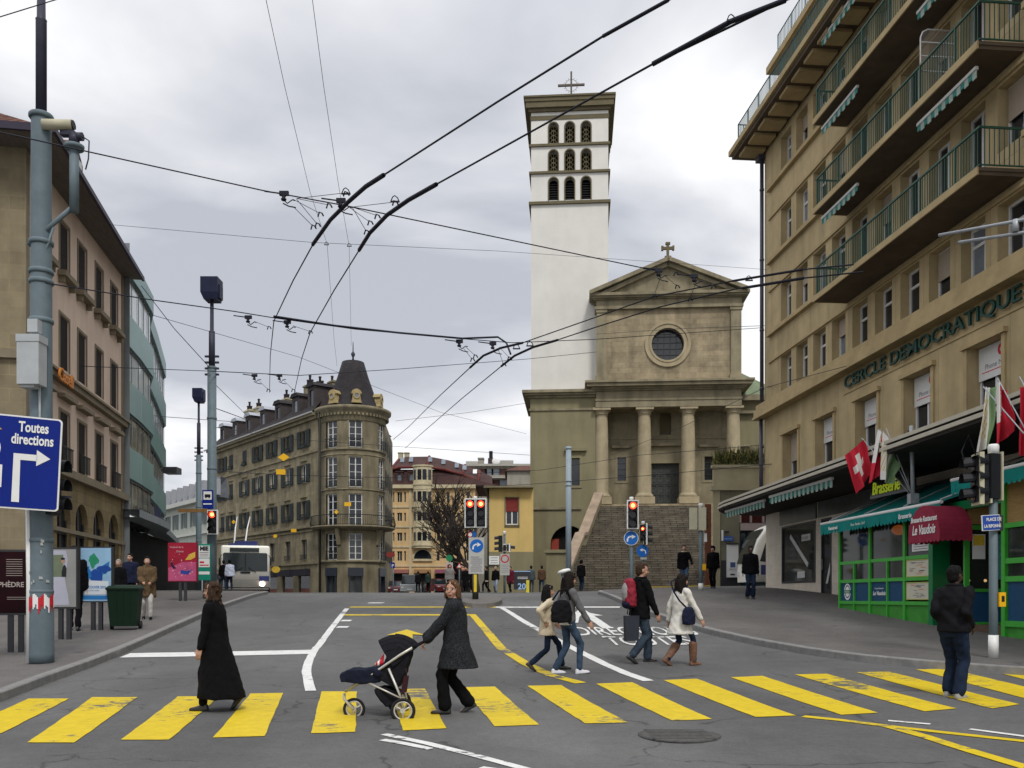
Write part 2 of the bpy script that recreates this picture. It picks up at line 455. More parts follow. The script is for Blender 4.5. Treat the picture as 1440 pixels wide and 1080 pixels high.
def paint_mat(name,col,wear=.5):
 m=mat(name,col,.65,.06,3)
 nt=m.node_tree;N=nt.nodes;L=nt.links;b=N['Principled BSDF']
 src=b.inputs['Base Color'].links[0].from_socket
 tc=N.new('ShaderNodeTexCoord')
 def noi(sc,det,ro,mp=(1,1,1)):
  n=N.new('ShaderNodeTexNoise');n.inputs['Scale'].default_value=sc;n.inputs['Detail'].default_value=det;n.inputs['Roughness'].default_value=ro
  q=N.new('ShaderNodeMapping');q.inputs['Scale'].default_value=mp;L.new(tc.outputs['Object'],q.inputs['Vector']);L.new(q.outputs[0],n.inputs['Vector'])
  return n.outputs['Fac']
 a=noi(5,10,.75,(1,2.2,1));c=noi(.55,3,.5)
 ad=N.new('ShaderNodeMath');ad.operation='MULTIPLY_ADD';ad.inputs[1].default_value=1.1;L.new(c,ad.inputs[0]);L.new(a,ad.inputs[2])
 mr=N.new('ShaderNodeMapRange');mr.inputs['From Min'].default_value=1.27-.1*wear;mr.inputs['From Max'].default_value=1.33-.1*wear
 L.new(ad.outputs[0],mr.inputs['Value'])
 dirt=N.new('ShaderNodeMapRange');dirt.inputs['From Min'].default_value=.3;dirt.inputs['From Max'].default_value=.75;dirt.inputs['To Min'].default_value=1.05;dirt.inputs['To Max'].default_value=.78
 L.new(noi(9,8,.7),dirt.inputs['Value'])
 vs=N.new('ShaderNodeVectorMath');vs.operation='SCALE';L.new(src,vs.inputs[0]);L.new(dirt.outputs[0],vs.inputs['Scale'])
 mx=N.new('ShaderNodeMix');mx.data_type='RGBA';L.new(mr.outputs[0],mx.inputs['Factor'])
 L.new(vs.outputs[0],mx.inputs['A']);mx.inputs['B'].default_value=(.10,.098,.092,1)
 L.new(mx.outputs['Result'],b.inputs['Base Color']);return m
M_YEL=paint_mat('road_paint_yellow',(.60,.44,.015),.8)
M_WHI=paint_mat('road_paint_white',(.66,.66,.64),1.3)
def frange(a,b,st):
 out=[a]
 while out[-1]<b-1e-6:out.append(min(b,out[-1]+st))
 return out
xs=[-700,-300,-150,-90,-60]+frange(-40,30,.5)+[40,60,90,150,300,700]
ys=[-60,-30,-12]+frange(-4,60,.5)+[65,70,80,95,120,150,200,300,500,900]
mb=MB();mb.smooth=True
idx=[[mb.pt((x,y,g(x,y)))for x in xs]for y in ys]
for j in range(len(ys)-1):
 for i in range(len(xs)-1):mb.face([idx[j][i],idx[j][i+1],idx[j+1][i+1],idx[j+1][i]])
tag(mb.build('road',M_ROAD),kind='structure')
def interp(tab,y):
 if y<=tab[0][0]:return tab[0][1]
 for a,b in zip(tab,tab[1:]):
  if y<=b[0]:return lerp(a[1],b[1],(y-a[0])/(b[0]-a[0]))
 return tab[-1][1]
KH=.13
lk=[gp(*p)for p in((0,988),(60,964),(130,938),(180,917),(240,889),(300,862),(338,847))]
LK=[(-6,lk[0].x-.2),(lk[0].y-4,lk[0].x-.1)]+[(p.y,p.x)for p in lk]+[(38.6,-10.7),(40.5,-11.1),(42,-12.2),(44,-13.8),(46.5,-16)]
LK.sort()
RKP=[(1440,951),(1380,946),(1300,940),(1200,930),(1130,920),(1060,907),(1000,893),(950,878),(910,865),(884,854)]
rk=[gp(*p)for p in RKP]
RK=[(-6,24),(rk[0].y-3,rk[0].x+9),(rk[0].y-1.2,rk[0].x+3.2)]+[(p.y,p.x)for p in rk]
RK.sort()
RK=[r for r in RK if r[0]<=34]+[(36,3.65),(37.2,3.6),(38.5,3.75),(40,4.3),(41.5,5.3),(43.5,7.2),(46,10),(49.5,16)]
RK.sort()
def pavement(name,tab,side,far_x,ystart,yend):
 mb=MB();kb=MB();mb.smooth=True
 rows=frange(ystart,yend,.4)
 def row(y):
  xk=interp(tab,y);n=14;out=[]
  for i in range(n+1):
   t=(i/n)**1.6;x=lerp(xk+side*.16,far_x,t);out.append((x,y,g(x,y)+KH))
  return out
 P=[[mb.pt(p)for p in row(y)]for y in rows]
 for a,b in zip(P,P[1:]):
  for i in range(len(a)-1):
   q=[a[i],a[i+1],b[i+1],b[i]]
   mb.face(q if side>0 else q[::-1])
 e=row(rows[-1])
 for a,b in zip(e,e[1:]):mb.quad(a,b,(b[0],b[1],b[2]-KH-.1),(a[0],a[1],a[2]-KH-.1))
 tag(mb.build(name,M_PAVE),kind='structure')
 for y0,y1 in zip(rows,rows[1:]):
  p=[]
  for y in(y0,y1):
   xk=interp(tab,y);x2=xk+side*.16
   p.append(((xk,y,g(xk,y)-.05),(xk,y,g(xk,y)+KH-.012),(xk+side*.015,y,g(xk,y)+KH+.004),(x2+side*.002,y,g(x2,y)+KH+.004),(x2+side*.002,y,g(x2,y)+KH-.05)))
  for k in range(4):
   q=(p[0][k],p[1][k],p[1][k+1],p[0][k+1]);kb.quad(*(q if side<0 else q[::-1]))
 tag(kb.build(name+'_kerb',M_KERB),kind='structure')
pavement('pavement',LK,-1,-60,-6,46.5)
pavement('pavement',RK,1,60,-6,49.5)
pavement_z=lambda X,Y:g(X,Y)+KH
mb=MB()
pts=[(880,44.5),(905,44.8),(950,45.5),(1000,46.3),(1040,47)]
for(p0,y0),(p1,y1)in zip(pts,pts[1:]):
 a=gx(p0,y0,.005);b=gx(p1,y1,.005)
 mb.hexa([a,b,b+Vector((0,.5,0)),a+Vector((0,.5,0))],[v+Vector((0,0,.2))for v in(a,b,b+Vector((0,.5,0)),a+Vector((0,.5,0)))])
tag(mb.build('yellow_kerb',mat('kerb_yellow',(.62,.46,.1),.8,.2,8)),kind='structure')
LIFT=.008
def grid_patch(mb,a,b,c,d,nu,nv,lift=LIFT,jit=0):
 """a b c d ground corners (Vector), a-b bottom, d-c top"""
 ids=[]
 for j in range(nv+1):
  r=[]
  for i in range(nu+1):
   u,v=i/nu,j/nv
   p=a.lerp(b,u).lerp(d.lerp(c,u),v)
   x,y=p.x,p.y
   if jit and(i in(0,nu)or j in(0,nv)):
    x+=random.uniform(-jit,jit);y+=random.uniform(-jit,jit)
   r.append(mb.pt((x,y,g(x,y)+lift)))
  ids.append(r)
 for j in range(nv):
  for i in range(nu):mb.face([ids[j][i],ids[j][i+1],ids[j+1][i+1],ids[j+1][i]])
def strip(mb,pts,w,lift=LIFT,jit=.006):
 """painted line along ground points; w = width"""
 P=[]
 for a,b in zip(pts,pts[1:]):
  n=max(1,int((b-a).length/.35))
  P+=[a.lerp(b,k/n)for k in range(n)]
 P.append(pts[-1]);ids=[]
 for k,p in enumerate(P):
  t=P[min(k+1,len(P)-1)]-P[max(0,k-1)];t.z=0;t.normalize();nrm=Vector((-t.y,t.x,0))
  r=[]
  for s in(-.5,.5):
   x=p.x+nrm.x*w*s+random.uniform(-jit,jit);y=p.y+nrm.y*w*s+random.uniform(-jit,jit);r.append(mb.pt((x,y,g(x,y)+lift)))
  ids.append(r)
 for a,b in zip(ids,ids[1:]):mb.face([a[0],a[1],b[1],b[0]])
ST=[((40,983),(97,983),(2,1032),(-70,1032)),((130,981),(193,981),(105,1045),(38,1045)),((250,980),(308,980),(238,1041),(170,1041)),((352,976),(398,975),(372,1036),(300,1038)),((452,973),(502,973),(500,1030),(437,1032)),((548,970),(598,969),(628,1025),(567,1028)),((649,967),(696,966),(758,1020),(696,1022)),((742,965),(789,964),(883,1017),(823,1018)),((838,962),(889,960),(1001,1012),(945,1014)),((933,957),(980,955),(1119,1007),(1062,1009)),((1028,953),(1072,951),(1235,1003),(1183,1006)),((1117,949),(1162,948),(1345,997),(1300,1001)),((1205,946),(1250,945),(1434,991),(1395,997)),((1288,942),(1335,941),(1512,983),(1478,992)),((1375,939),(1425,938),(1580,976),(1540,982)),((-70,988),(-8,988),(-150,1048),(-230,1048))]
mb=MB()
for tl,tr,br,bl in ST:grid_patch(mb,gp(*bl),gp(*br),gp(*tr),gp(*tl),4,14,jit=.006)
tag(mb.build('zebra_crossing',M_YEL),kind='structure')
mb=MB()
G=lambda L_:[gp(*p)for p in L_]
strip(mb,G([(492,854),(560,854),(640,854),(697,854)]),.4)
strip(mb,G([(484,865),(560,865),(664,865)]),.42)
strip(mb,G([(664,864),(685,888),(705,912),(740,934),(775,950),(817,961)]),.2)
strip(mb,G([(1130,1008),(1180,1013),(1250,1022),(1330,1031),(1440,1043),(1520,1052)]),.13)
strip(mb,G([(1246,1021),(1300,1036),(1370,1058),(1440,1079),(1500,1098)]),.16)
a=[gp(572,886),gp(598,894),gp(580,893),gp(581,908),gp(561,908),gp(564,893),gp(544,894)]
mb.poly([p+Vector((0,0,LIFT+.01))for p in a])
tag(mb.build('yellow_lane_marking',M_YEL),kind='structure')
mb=MB()
strip(mb,G([(488,856),(465,885),(445,912)]),.15)
strip(mb,G([(445,910),(434,930),(431,945),(434,962),(437,972)]),.15)
strip(mb,G([(176,922),(300,920),(440,917)]),.7)
strip(mb,G([(694,854),(780,854),(872,854)]),.5)
strip(mb,G([(706,855),(735,873),(772,894),(810,914),(850,934),(880,947),(912,958)]),.18)
strip(mb,G([(540,1033),(600,1046),(660,1061),(720,1077),(790,1096)]),.11)
strip(mb,G([(538,1041),(572,1047),(606,1054)]),.1)
strip(mb,G([(676,1080),(705,1084)]),.1)
strip(mb,G([(1249,1014),(1308,1019)]),.08)
strip(mb,G([(1364,1026),(1440,1036),(1500,1043)]),.09)
strip(mb,G([(474,882),(490,882)]),.4);strip(mb,G([(480,873),(494,873)]),.4)
strip(mb,G([(518,848),(540,848)]),.5)
for L_ in([(803,861),(822,862),(842,866)],[(818,859),(836,871),(855,884)],[(818,859),(808,868),(806,876)]):
 strip(mb,G(L_),.26)
def ground_text(mb,body,tl,tr,bl,br):
 me=text_mesh(body,1.0,0,bold=.012)
 xs_=[v.co.x for v in me.vertices];x0,x1=min(xs_),max(xs_)
 TL,TR,BL,BR=(gp(*p)for p in(tl,tr,bl,br));base=len(mb.v)
 for v in me.vertices:
  u=(v.co.x-x0)/(x1-x0);w=v.co.y/.72
  p=BL.lerp(BR,u).lerp(TL.lerp(TR,u),w);mb.pt((p.x,p.y,g(p.x,p.y)+LIFT+.006))
 for p in me.polygons:mb.face([base+i for i in p.vertices])
ground_text(mb,'DIRECTIONS',(803,882),(966,882),(815,894),(985,893))
ground_text(mb,'TOUTES',(845,895),(962,895),(858,908),(982,907))
tag(mb.build('white_lane_marking',M_WHI),kind='structure')
c=gp(955,1034)
mb=MB();mb.lathe([(.44,-.02),(.44,.006),(.40,.009),(0.0,.009)],n=28)
for k in range(-3,4):mb.box(-.33,.33,k*.1-.015,k*.1+.015,.008,.014)
mh=mb.build('manhole_cover',mat('cast_iron',(.075,.073,.07),.85,.3,20),loc=(c.x,c.y,c.z+.004))
tag(mh,'dark round iron manhole cover set in the road below the crossing','manhole cover')
ctr=gp(678,848);mb=MB();mb.smooth=False
ring=[]
for k in range(28):
 a=2*PI*k/28
 ring.append((ctr.x+(.72 if math.cos(a)>0 else .72)*math.cos(a)*abs(math.cos(a))**-.25,ctr.y+2.6*math.sin(a)))
bt=[(x,y,g(x,y)-.05)for x,y in ring];tp=[(ctr.x+(x-ctr.x)*.96,ctr.y+(y-ctr.y)*.97,g(x,y)+.14)for x,y in ring]
mb.loft([bt,tp],smooth=False)
tag(mb.build('traffic_island',mat('island_concrete',(.13,.122,.112),.85,.2,5,.2)),kind='structure')
M_GLASS=mat('window_glass',(.018,.022,.028),.06,.3,1.5,spec=.6)
M_GLASSL=mat('window_glass_pale',(.16,.19,.22),.08,.3,.8,spec=.8)
M_WFR=mat('white_window_frame',(.66,.66,.64),.5,.06,5)
M_DFR=mat('dark_frame',(.025,.026,.03),.45,.1)
M_OCHRE=mat('ochre_stone',(.46,.36,.2),.88,.14,1.1,.25,22,stain=.22,brick=(1.55,3.1,.012,(.72,.7,.68),.05,'xz'))
M_OCHTR=mat('ochre_trim',(.43,.33,.175),.85,.12,2,.2,25,stain=.15)
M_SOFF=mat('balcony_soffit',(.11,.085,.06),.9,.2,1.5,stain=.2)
M_GRAIL=mat('green_railing',(.03,.085,.06),.5,.15,8)
M_BLIND=mat('blind_beige',(.36,.30,.23),.7,.05)
M_MARB=mat('cream_marble',(.72,.64,.53),.45,.1,2.5,brick=(.55,.42,.006,(.8,.78,.75),.06,'xyz'))
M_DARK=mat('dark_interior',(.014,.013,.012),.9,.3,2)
M_TEAL=mat('teal_awning',(.0,.19,.17),.75,.12,6)
M_WHITEP=mat('white_paint',(.72,.72,.70),.45,.04)
M_STEEL=mat('galvanised_steel',(.33,.35,.37),.5,.15,9,metal=.3)
RB=thing('apartment_building','long ochre stone apartment block with green railed balconies on the right of the square','building',(10.8,38,0),-math.atan2(1,.087))
RBI=frame_inv(RB)
def rb_s(px,yo=0.0):
 Y=(10.8+yo+.087*38)/((px-CX)/F+.087);return(38-Y)*1.00378
def rloc(p):return RBI@Vector(p)
L_END=27.0
wins=[2.31+1.556*k for k in range(0,16)]
ROWS=[(18.8,20.3),(15.74,17.4),(12.7,14.35),(9.84,11.4)]
def in_balc(s):return 7.7<s<16.0
holes=[]
for ri,(za,zb)in enumerate(ROWS):
 for s in wins:
  lo=za if(ri==3 or not in_balc(s))else[17.9,14.84,11.84][ri]
  holes.append((s-.53,s+.53,lo,zb))
CE=[rb_s(px)for px in(1112,1160,1219,1291,1385,1520)]
for s in CE:holes.append((s-.72,s+.72,5.55,8.15))
mb=MB();facade(mb,0,L_END,5.2,20.6,holes,0,.42)
mb.quad((0,0,5.12),(0,0,20.6),(0,14,20.6),(0,14,5.12))
mb.quad((L_END,0,0),(L_END,14,0),(L_END,14,20.6),(L_END,0,20.6))
mb.quad((0,14,0),(0,14,20.6),(L_END,14,20.6),(L_END,14,0))
mb.build('wall',M_OCHRE,RB)
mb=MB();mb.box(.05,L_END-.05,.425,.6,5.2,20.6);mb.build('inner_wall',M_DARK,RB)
mb=MB()
for zt,a,b in((18.8,.55,7.55),(15.74,.55,7.55),(12.7,.55,7.55),(18.8,16.9,L_END),(15.74,16.9,L_END),(12.7,16.9,L_END)):
 mb.box(a,b,-.16,-.003,zt-.16,zt+.0)
mb.box(-.35,L_END,-.36,-.003,9.32,9.56);mb.box(-.3,L_END,-.28,-.003,9.56,9.83);mb.box(-.4,L_END,-.42,-.003,9.22,9.32)
for zt in(17.46,14.42,11.44):mb.box(.55,L_END,-.07,-.003,zt,zt+.09)
mb.box(7.4,21.6,-.03,-.003,8.56,8.64)
for s in CE:
 mb.box(s-.86,s-.72,-.05,-.003,5.4,8.15);mb.box(s+.72,s+.86,-.05,-.003,5.4,8.15);mb.box(s-.92,s+.92,-.12,-.003,8.15,8.28)
mb.build('stone_trim',M_OCHTR,RB)
for ri,(za,zb)in enumerate(ROWS):
 for k,s in enumerate(wins):
  if ri<3 and in_balc(s):
   lo=[17.9,14.84,11.84][ri];w=put_window(RB,s,.3,lo,1.04,zb-lo,'double',M_GLASS,M_WFR)
  else:w=put_window(RB,s,.3,za,1.04,zb-za,'tee',M_GLASSL if(k*7+ri*3)%5==0 else M_GLASS,M_WFR)
  if(k*5+ri*2)%4==1:
   mb=MB();h=(zb-za)*random.choice((.25,.35,.5));mb.box(-.46,.46,-.06,-.03,0,h)
   mb.build('roller_blind',M_BLIND,w,(0,0,(zb-za if not(ri<3 and in_balc(s))else zb-lo)-h-.06))
M_LOGO=mat('red_logo',(.6,.02,.05),.6,0);M_GREYT=mat('grey_lettering',(.2,.2,.22),.7,0)
for i,s in enumerate(CE):
 w=put_window(RB,s,.34,5.55,1.4,2.6,'double',M_GLASS,M_WFR)
 if i==0:
  mb=MB();mb.box(-.62,.62,-.08,-.04,1.5,2.52);mb.build('roller_blind',M_BLIND,w)
 else:
  mb=MB();mb.box(-.66,.66,-.08,-.04,1.72,2.58)
  mb.mi=1
  n=14;c=(.28,2.36)
  for k in range(n):
   a,b=2*PI*k/n,2*PI*(k+1)/n
   mb.quad((c[0]+.06*math.cos(a),-.084,c[1]+.06*math.sin(a)),(c[0]+.15*math.cos(a),-.084,c[1]+.15*math.sin(a)),(c[0]+.15*math.cos(b),-.084,c[1]+.15*math.sin(b)),(c[0]+.06*math.cos(b),-.084,c[1]+.06*math.sin(b)))
  mb.box(-.52,.6,-.086,-.081,1.9,1.92)
  mb.mi=2;add_text(mb,'Phone Msic',.2,wallM(-.4,-.083,1.98),.001)
  mb.build('printed_blind',[M_WFR,M_LOGO,M_GREYT],w)
for bi,zf in enumerate((17.84,14.8,11.8)):
 x0,x1=7.63,16.8;d=1.17
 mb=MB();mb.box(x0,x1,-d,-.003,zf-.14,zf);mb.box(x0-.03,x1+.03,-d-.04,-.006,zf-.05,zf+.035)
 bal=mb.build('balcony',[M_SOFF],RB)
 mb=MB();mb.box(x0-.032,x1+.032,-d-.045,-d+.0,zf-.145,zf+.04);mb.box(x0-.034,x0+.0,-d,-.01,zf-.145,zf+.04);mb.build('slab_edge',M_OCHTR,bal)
 mb=MB();zr=zf+1.02;yf=-d+.06
 mb.box(x0,x1,yf-.025,yf+.025,zr-.03,zr+.02);mb.box(x0,x1,yf-.015,yf+.015,zf+.1,zf+.13)
 for sd in(x0+.02,x1-.02):
  mb.box(sd-.02,sd+.02,yf+.02,-.01,zr-.03,zr+.02);mb.box(sd-.015,sd+.015,yf+.02,-.01,zf+.1,zf+.13)
  y=yf+.12
  while y<-.05:mb.box(sd-.009,sd+.009,y-.009,y+.009,zf+.13,zr-.03);y+=.125
 x=x0+.1;k=0
 while x<x1-.03:
  r=.022 if k%14==0 else .009
  mb.box(x-r,x+r,yf-r,yf+r,zf+.04 if k%14==0 else zf+.13,zr-.03);x+=.115;k+=1
 mb.build('railing',M_GRAIL,bal)
M_SCR=mat('frosted_screen',(.3,.27,.24),.3,.05,alpha=.45)
sc_=rb_s(1291,-1.1)
mb=MB()
pts=[(0,0),(0,1.75),(-.06,1.9),(-.2,1.98),(-1.08,1.98),(-1.08,0)]
mb.path([(sc_,-1.08-p[0]+.0,14.85+p[1])for p in[(0,0),(0,1.75),(-.06,1.9),(-.2,1.98),(-1.0,1.98)]],.022,6)
for z in(.85,1.25,1.62):mb.box(sc_-.012,sc_+.012,-1.07,-.08,14.85+z,14.88+z)
mb.mi=1;mb.quad((sc_,-1.05,14.9),(sc_,-.08,14.9),(sc_,-.08,16.8),(sc_,-1.05,16.8))
mb.build('privacy_screen',[M_WFR,M_SCR],RB)
def awning(x0,x1,y,z,drop=.18,out=.0):
 a=thing('tmp',None,None)
 mb=MB();mb.box(x0,x1,y-.05,y+.03,z-.03,z+.05)
 n=int((x1-x0)/.16);st=(x1-x0)/n
 for k in range(n):
  mb.mi=k%2+1;xa=x0+k*st
  mb.box(xa,xa+st-.004,y-.02+out,y-.005+out,z-drop-(.05 if k%2 else 0),z-.03)
 bpy.data.objects.remove(a)
 return mb
M_AWST=mat('awning_green',(.05,.22,.19),.8,.1);M_AWSW=mat('awning_white',(.34,.42,.37),.8,.05)
for z in(20.5,17.5,14.45):awning(7.75,10.3,-.93,z).build('awning',[M_WFR,M_AWST,M_AWSW],RB)
for z in(17.5,14.45):awning(13.75,16.4,-.93,z).build('awning',[M_WFR,M_AWST,M_AWSW],RB)
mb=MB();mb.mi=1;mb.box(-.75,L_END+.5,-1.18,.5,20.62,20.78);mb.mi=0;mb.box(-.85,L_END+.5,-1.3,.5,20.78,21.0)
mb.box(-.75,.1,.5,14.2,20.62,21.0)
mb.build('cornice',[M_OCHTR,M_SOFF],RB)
mb=MB();x=-.3
while x<L_END:mb.box(x,x+.75,-1.02,-.12,20.5,20.617);x+=1.12
mb.build('soffit_block',M_OCHTR,RB)
mb=MB()
def rail(mb,p0,p1,h,step=.12,r=.009):
 p0=Vector(p0);p1=Vector(p1);n=max(1,int((p1-p0).length/step))
 mb.path([p0+Vector((0,0,h)),p1+Vector((0,0,h))],.024,6);mb.path([p0+Vector((0,0,.1)),p1+Vector((0,0,.1))],.014,4)
 for k in range(n+1):
  p=p0.lerp(p1,k/n);rr=r*2 if k%10==0 else r
  mb.box(p.x-rr,p.x+rr,p.y-rr,p.y+rr,p.z+(0 if k%10==0 else .1),p.z+h)
M_BRAIL=mat('blue_green_railing',(.02,.09,.10),.5,.1)
rail(mb,(-.45,-1.0,21.0),(L_END,-1.0,21.0),1.0);rail(mb,(-.45,-1.0,21.0),(-.45,3,21.0),1.0)
mb.build('terrace_railing',M_BRAIL,RB)
holes=[(1.4+2.6*k,3.0+2.6*k,21.3,23.3)for k in range(9)]
mb=MB();facade(mb,.6,L_END,21.0,24.0,holes,1.2,.2);mb.box(.62,L_END,1.9,13,21,24);mb.quad((.6,1.2,21),(.6,1.2,24),(.6,1.95,24),(.6,1.95,21))
mb.build('penthouse_wall',M_OCHRE,RB)
for h in holes:put_window(RB,(h[0]+h[1])/2,1.35,h[2],1.58,2.0,'double',M_GLASS,M_WFR)
mb=MB();mb.box(-.1,L_END+.2,.1,13.5,24.0,24.28);mb.build('roof',M_OCHTR,RB)
mb=MB();rail(mb,(.6,.35,24.28),(L_END,.35,24.28),1.0,.14);mb.build('roof_railing',M_BRAIL,RB)
mb=MB();mb.path([(-.06,-.1,20.5),(-.06,-.1,9.9)],.085,10);mb.path([(-.06,-.13,9.2),(-.06,-.13,5.4)],.085,10)
for z in(19,16,13,10.5,8,6):mb.path([(-.06,-.1,z),(-.06,-.1,z+.08)],.1,10)
mb.box(-.35,.1,-.28,.12,20.3,20.6);mb.build('drain_pipe',mat('zinc_dark',(.05,.05,.07),.45,.1),RB)
mb=MB();M=wallM(rb_s(1191),-.10,8.72)
me=text_mesh('CERCLE DEMOCRATIQUE',.56,.06,1.0)
wx=max(v.co.x for v in me.vertices);bpy.data.meshes.remove(me)
add_text(mb,'CERCLE DEMOCRATIQUE',.56,M,.03,(rb_s(1442)-rb_s(1191))/wx,bold=.004)
mb.build('raised_lettering',mat('green_letters',(.008,.05,.035),.5,.1),RB)
def canw(x,y):return(x,y)
out=[(11.2,38.4),(9.9,38.0),(8.9,37.3),(8.42,36.2),(8.38,35.2),(9.35,17.5),(9.5,11.0)]
out=[tuple(rloc((p[0],p[1],0)))[:2]for p in out]
prof=out+[(27,-.003),(.3,-.003)]
cz0,cz1=5.1,5.32
mb=MB();mb.prism([(p[0],p[1],cz0)for p in prof][::-1],(0,0,.12))
mb.prism([(p[0],p[1],cz1)for p in prof][::-1],(0,0,.05))
can=mb.build('canopy',mat('canopy_dark',(.03,.026,.022),.8,.2,2,stain=.3),RB)
mb=MB()
for a,b in zip(out,out[1:]):
 a=Vector((a[0],a[1],0));b=Vector((b[0],b[1],0));t=(b-a).normalized();n=Vector((t.y,-t.x,0))
 if(a+n-Vector((13,5,0))).length<(a-n-Vector((13,5,0))).length:n=-n
 for z0,z1,o in((5.18,5.27,.05),(5.335,5.42,.02)):
  mb.hexa([a+n*o+Vector((0,0,z0)),b+n*o+Vector((0,0,z0)),b-n*.02+Vector((0,0,z0)),a-n*.02+Vector((0,0,z0))],[a+n*o+Vector((0,0,z1)),b+n*o+Vector((0,0,z1)),b-n*.02+Vector((0,0,z1)),a-n*.02+Vector((0,0,z1))])
mb.build('canopy_edge',mat('canopy_edge_cream',(.45,.42,.34),.6,.1),can)
def canawn(pxa,pxb,off):
 Ya,Yb=pxa,pxb
 A=rloc((8.38+.052*(35.2-Ya)+off,Ya,0));B=rloc((8.38+.052*(35.2-Yb)+off,Yb,0))
 return A,B
for Ya,Yb in((35.6,31.4),(30.4,25.6)):
 A,B=canawn(Ya,Yb,.28);mb=awning(A.x,B.x,(A.y+B.y)/2,5.02,.2)
 mb.build('awning',[M_WFR,M_AWST,M_AWSW],RB)
zb=0.8
mb=MB()
sh=[(rb_s(1100),rb_s(1147),2.16,4.45),(rb_s(1155.5),rb_s(1169.5),1.2,4.45)]
facade(mb,.3,L_END,zb,5.1,sh+[(9.0,25.5,1.0,4.6)],-.0,.3)
pr=[]
for k in range(9):
 a=PI/2*k/8;pr.append((.3-.85*math.sin(a),.85-.85*math.cos(a)))
for a,b in zip(pr,pr[1:]):mb.quad((b[0],b[1],zb),(a[0],a[1],zb),(a[0],a[1],5.1),(b[0],b[1],5.1))
mb.quad((-.55,.85,zb),(-.55,.85,5.1),(-.55,14,5.1),(-.55,14,zb))
fix_normals(mb.build('ground_floor_wall',M_MARB,RB))
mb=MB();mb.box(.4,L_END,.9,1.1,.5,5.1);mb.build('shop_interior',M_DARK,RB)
M_SHG=mat('shop_glass',(.05,.055,.055),.05,.2,spec=.5,alpha=.85)
for i,h in enumerate(sh):
 mb=MB();w=h[1]-h[0];t=.07
 for bx in((h[0],h[0]+t,h[2],h[3]),(h[1]-t,h[1],h[2],h[3]),(h[0]+t,h[1]-t,h[2],h[2]+t),(h[0]+t,h[1]-t,h[3]-t,h[3])):mb.box(bx[0],bx[1],-.03,.08,bx[2],bx[3])
 d=mb.build('shop_window' if i==0 else 'door',M_DFR,RB)
 mb=MB();mb.box(h[0]+t,h[1]-t,.03,.045,h[2]+t,h[3]-t);mb.build('pane',M_SHG,d)
 if i==1:
  mb=MB();mb.box(h[0]+.12,h[0]+.16,-.09,-.035,2.6,3.0);mb.build('handle',M_STEEL,d)
  mb=MB();mb.hexa([(h[0]+.35,-.005,2.1),(h[0]+.5,-.005,2.1),(h[0]+.5,.01,2.1),(h[0]+.35,.01,2.1)],[(h[0]+.85,-.005,3.2),(h[0]+1.0,-.005,3.2),(h[0]+1.0,.01,3.2),(h[0]+.85,.01,3.2)]);mb.build('banner',M_WFR,d)
 else:
  mb=MB();a,b=h[0],h[1]
  mb.hexa([(b-.75,0,2.75),(b-.65,0,2.9),(b-.65,.015,2.9),(b-.75,.015,2.75)],[(a+.75,0,3.95),(a+.85,0,4.1),(a+.85,.015,4.1),(a+.75,.015,3.95)])
  mb.box(a+1.9,a+2.7,0,.015,3.75,4.0);mb.box(a+1.5,a+2.2,0,.015,2.35,2.6)
  mb.mi=1;add_text(mb,'A LOUER',.14,wallM(a+1.95,-.003,3.82),.001)
  mb.build('window_notice',[M_WFR,M_GREYT],d)
  mb=MB();mb.box(a+.3,a+1.4,.3,.8,2.0,2.9);mb.box(a+.25,a+1.45,.28,.82,2.9,2.98);mb.build('counter',M_BLIND,d)
mb=MB();mb.box(rb_s(1098),rb_s(1149),-.06,-.003,4.52,5.08);mb.box(rb_s(1152),12.0,-.05,-.003,4.52,5.08);mb.build('fascia_panel',mat('slate_panel',(.07,.085,.08),.3,.35,2.5),RB)
mb=MB();mb.box(-.62,-.56,.9,1.25,4.0,4.25);mb.build('blue_plate',mat('blue_plate',(.03,.07,.25),.5,0),RB)
KF=thing('restaurant_front','bright green glazed restaurant front with teal awning built out on the pavement','restaurant front',(10.8,38,0),-math.atan2(1,.087))
M_GRN=mat('green_paint',(.045,.36,.035),.4,.12,5);M_GRND=mat('green_paint_deep',(.0,.16,.05),.4,.12,5)
M_BLUP=mat('blue_panel',(.012,.06,.135),.5,.15,12)
M_KG=mat('restaurant_glass',(.03,.035,.03),.04,.2,spec=.3,alpha=.72)
YF=-2.34
def ks(px):return rb_s(px,YF)
s0,s1=ks(1178),ks(1304)
def gz(s,yo=YF):
 p=RB.matrix_world@Vector((s,yo,0))if False else(Matrix.Translation((10.8,38,0))@Matrix.Rotation(-math.atan2(1,.087),4,'Z'))@Vector((s,yo,0))
 return g(p.x,p.y)+KH
LV=[3.62,2.58,2.06,1.46]
mb=MB()
mains=[s0,ks(1220),ks(1268)];subs=[ks(1198),ks(1244)]
for s in mains:mb.box(s-.05,s+.05,YF-.05,YF+.04,gz(s)-.1,3.72)
for s in subs:mb.box(s-.03,s+.03,YF-.045,YF+.03,gz(s)-.1,2.55)
for z in LV[1:]:mb.box(s0+.05,s1,YF-.04,YF+.03,z-.05,z+.04)
mb.box(s0-.05,s1+.1,YF-.055,YF+.05,3.6,3.74)
sA=ks(1438)-1.2
mb.build('frame',M_GRN,KF);mb=MB()
for s in(19.55,21.4,23.2):mb.box(s-.06,s+.06,YF-.05,YF+.04,gz(s)-.1,4.1)
mb.box(19.6,24.5,YF-.045,YF+.04,3.02,3.12)
for z in(2.35,1.98):mb.box(19.6,24.5,YF-.04,YF+.03,z-.06,z+.05)
mb.box(19.5,24.5,YF-.045,YF+.04,1.0,1.12)
mb.build('frame',M_GRN,KF)
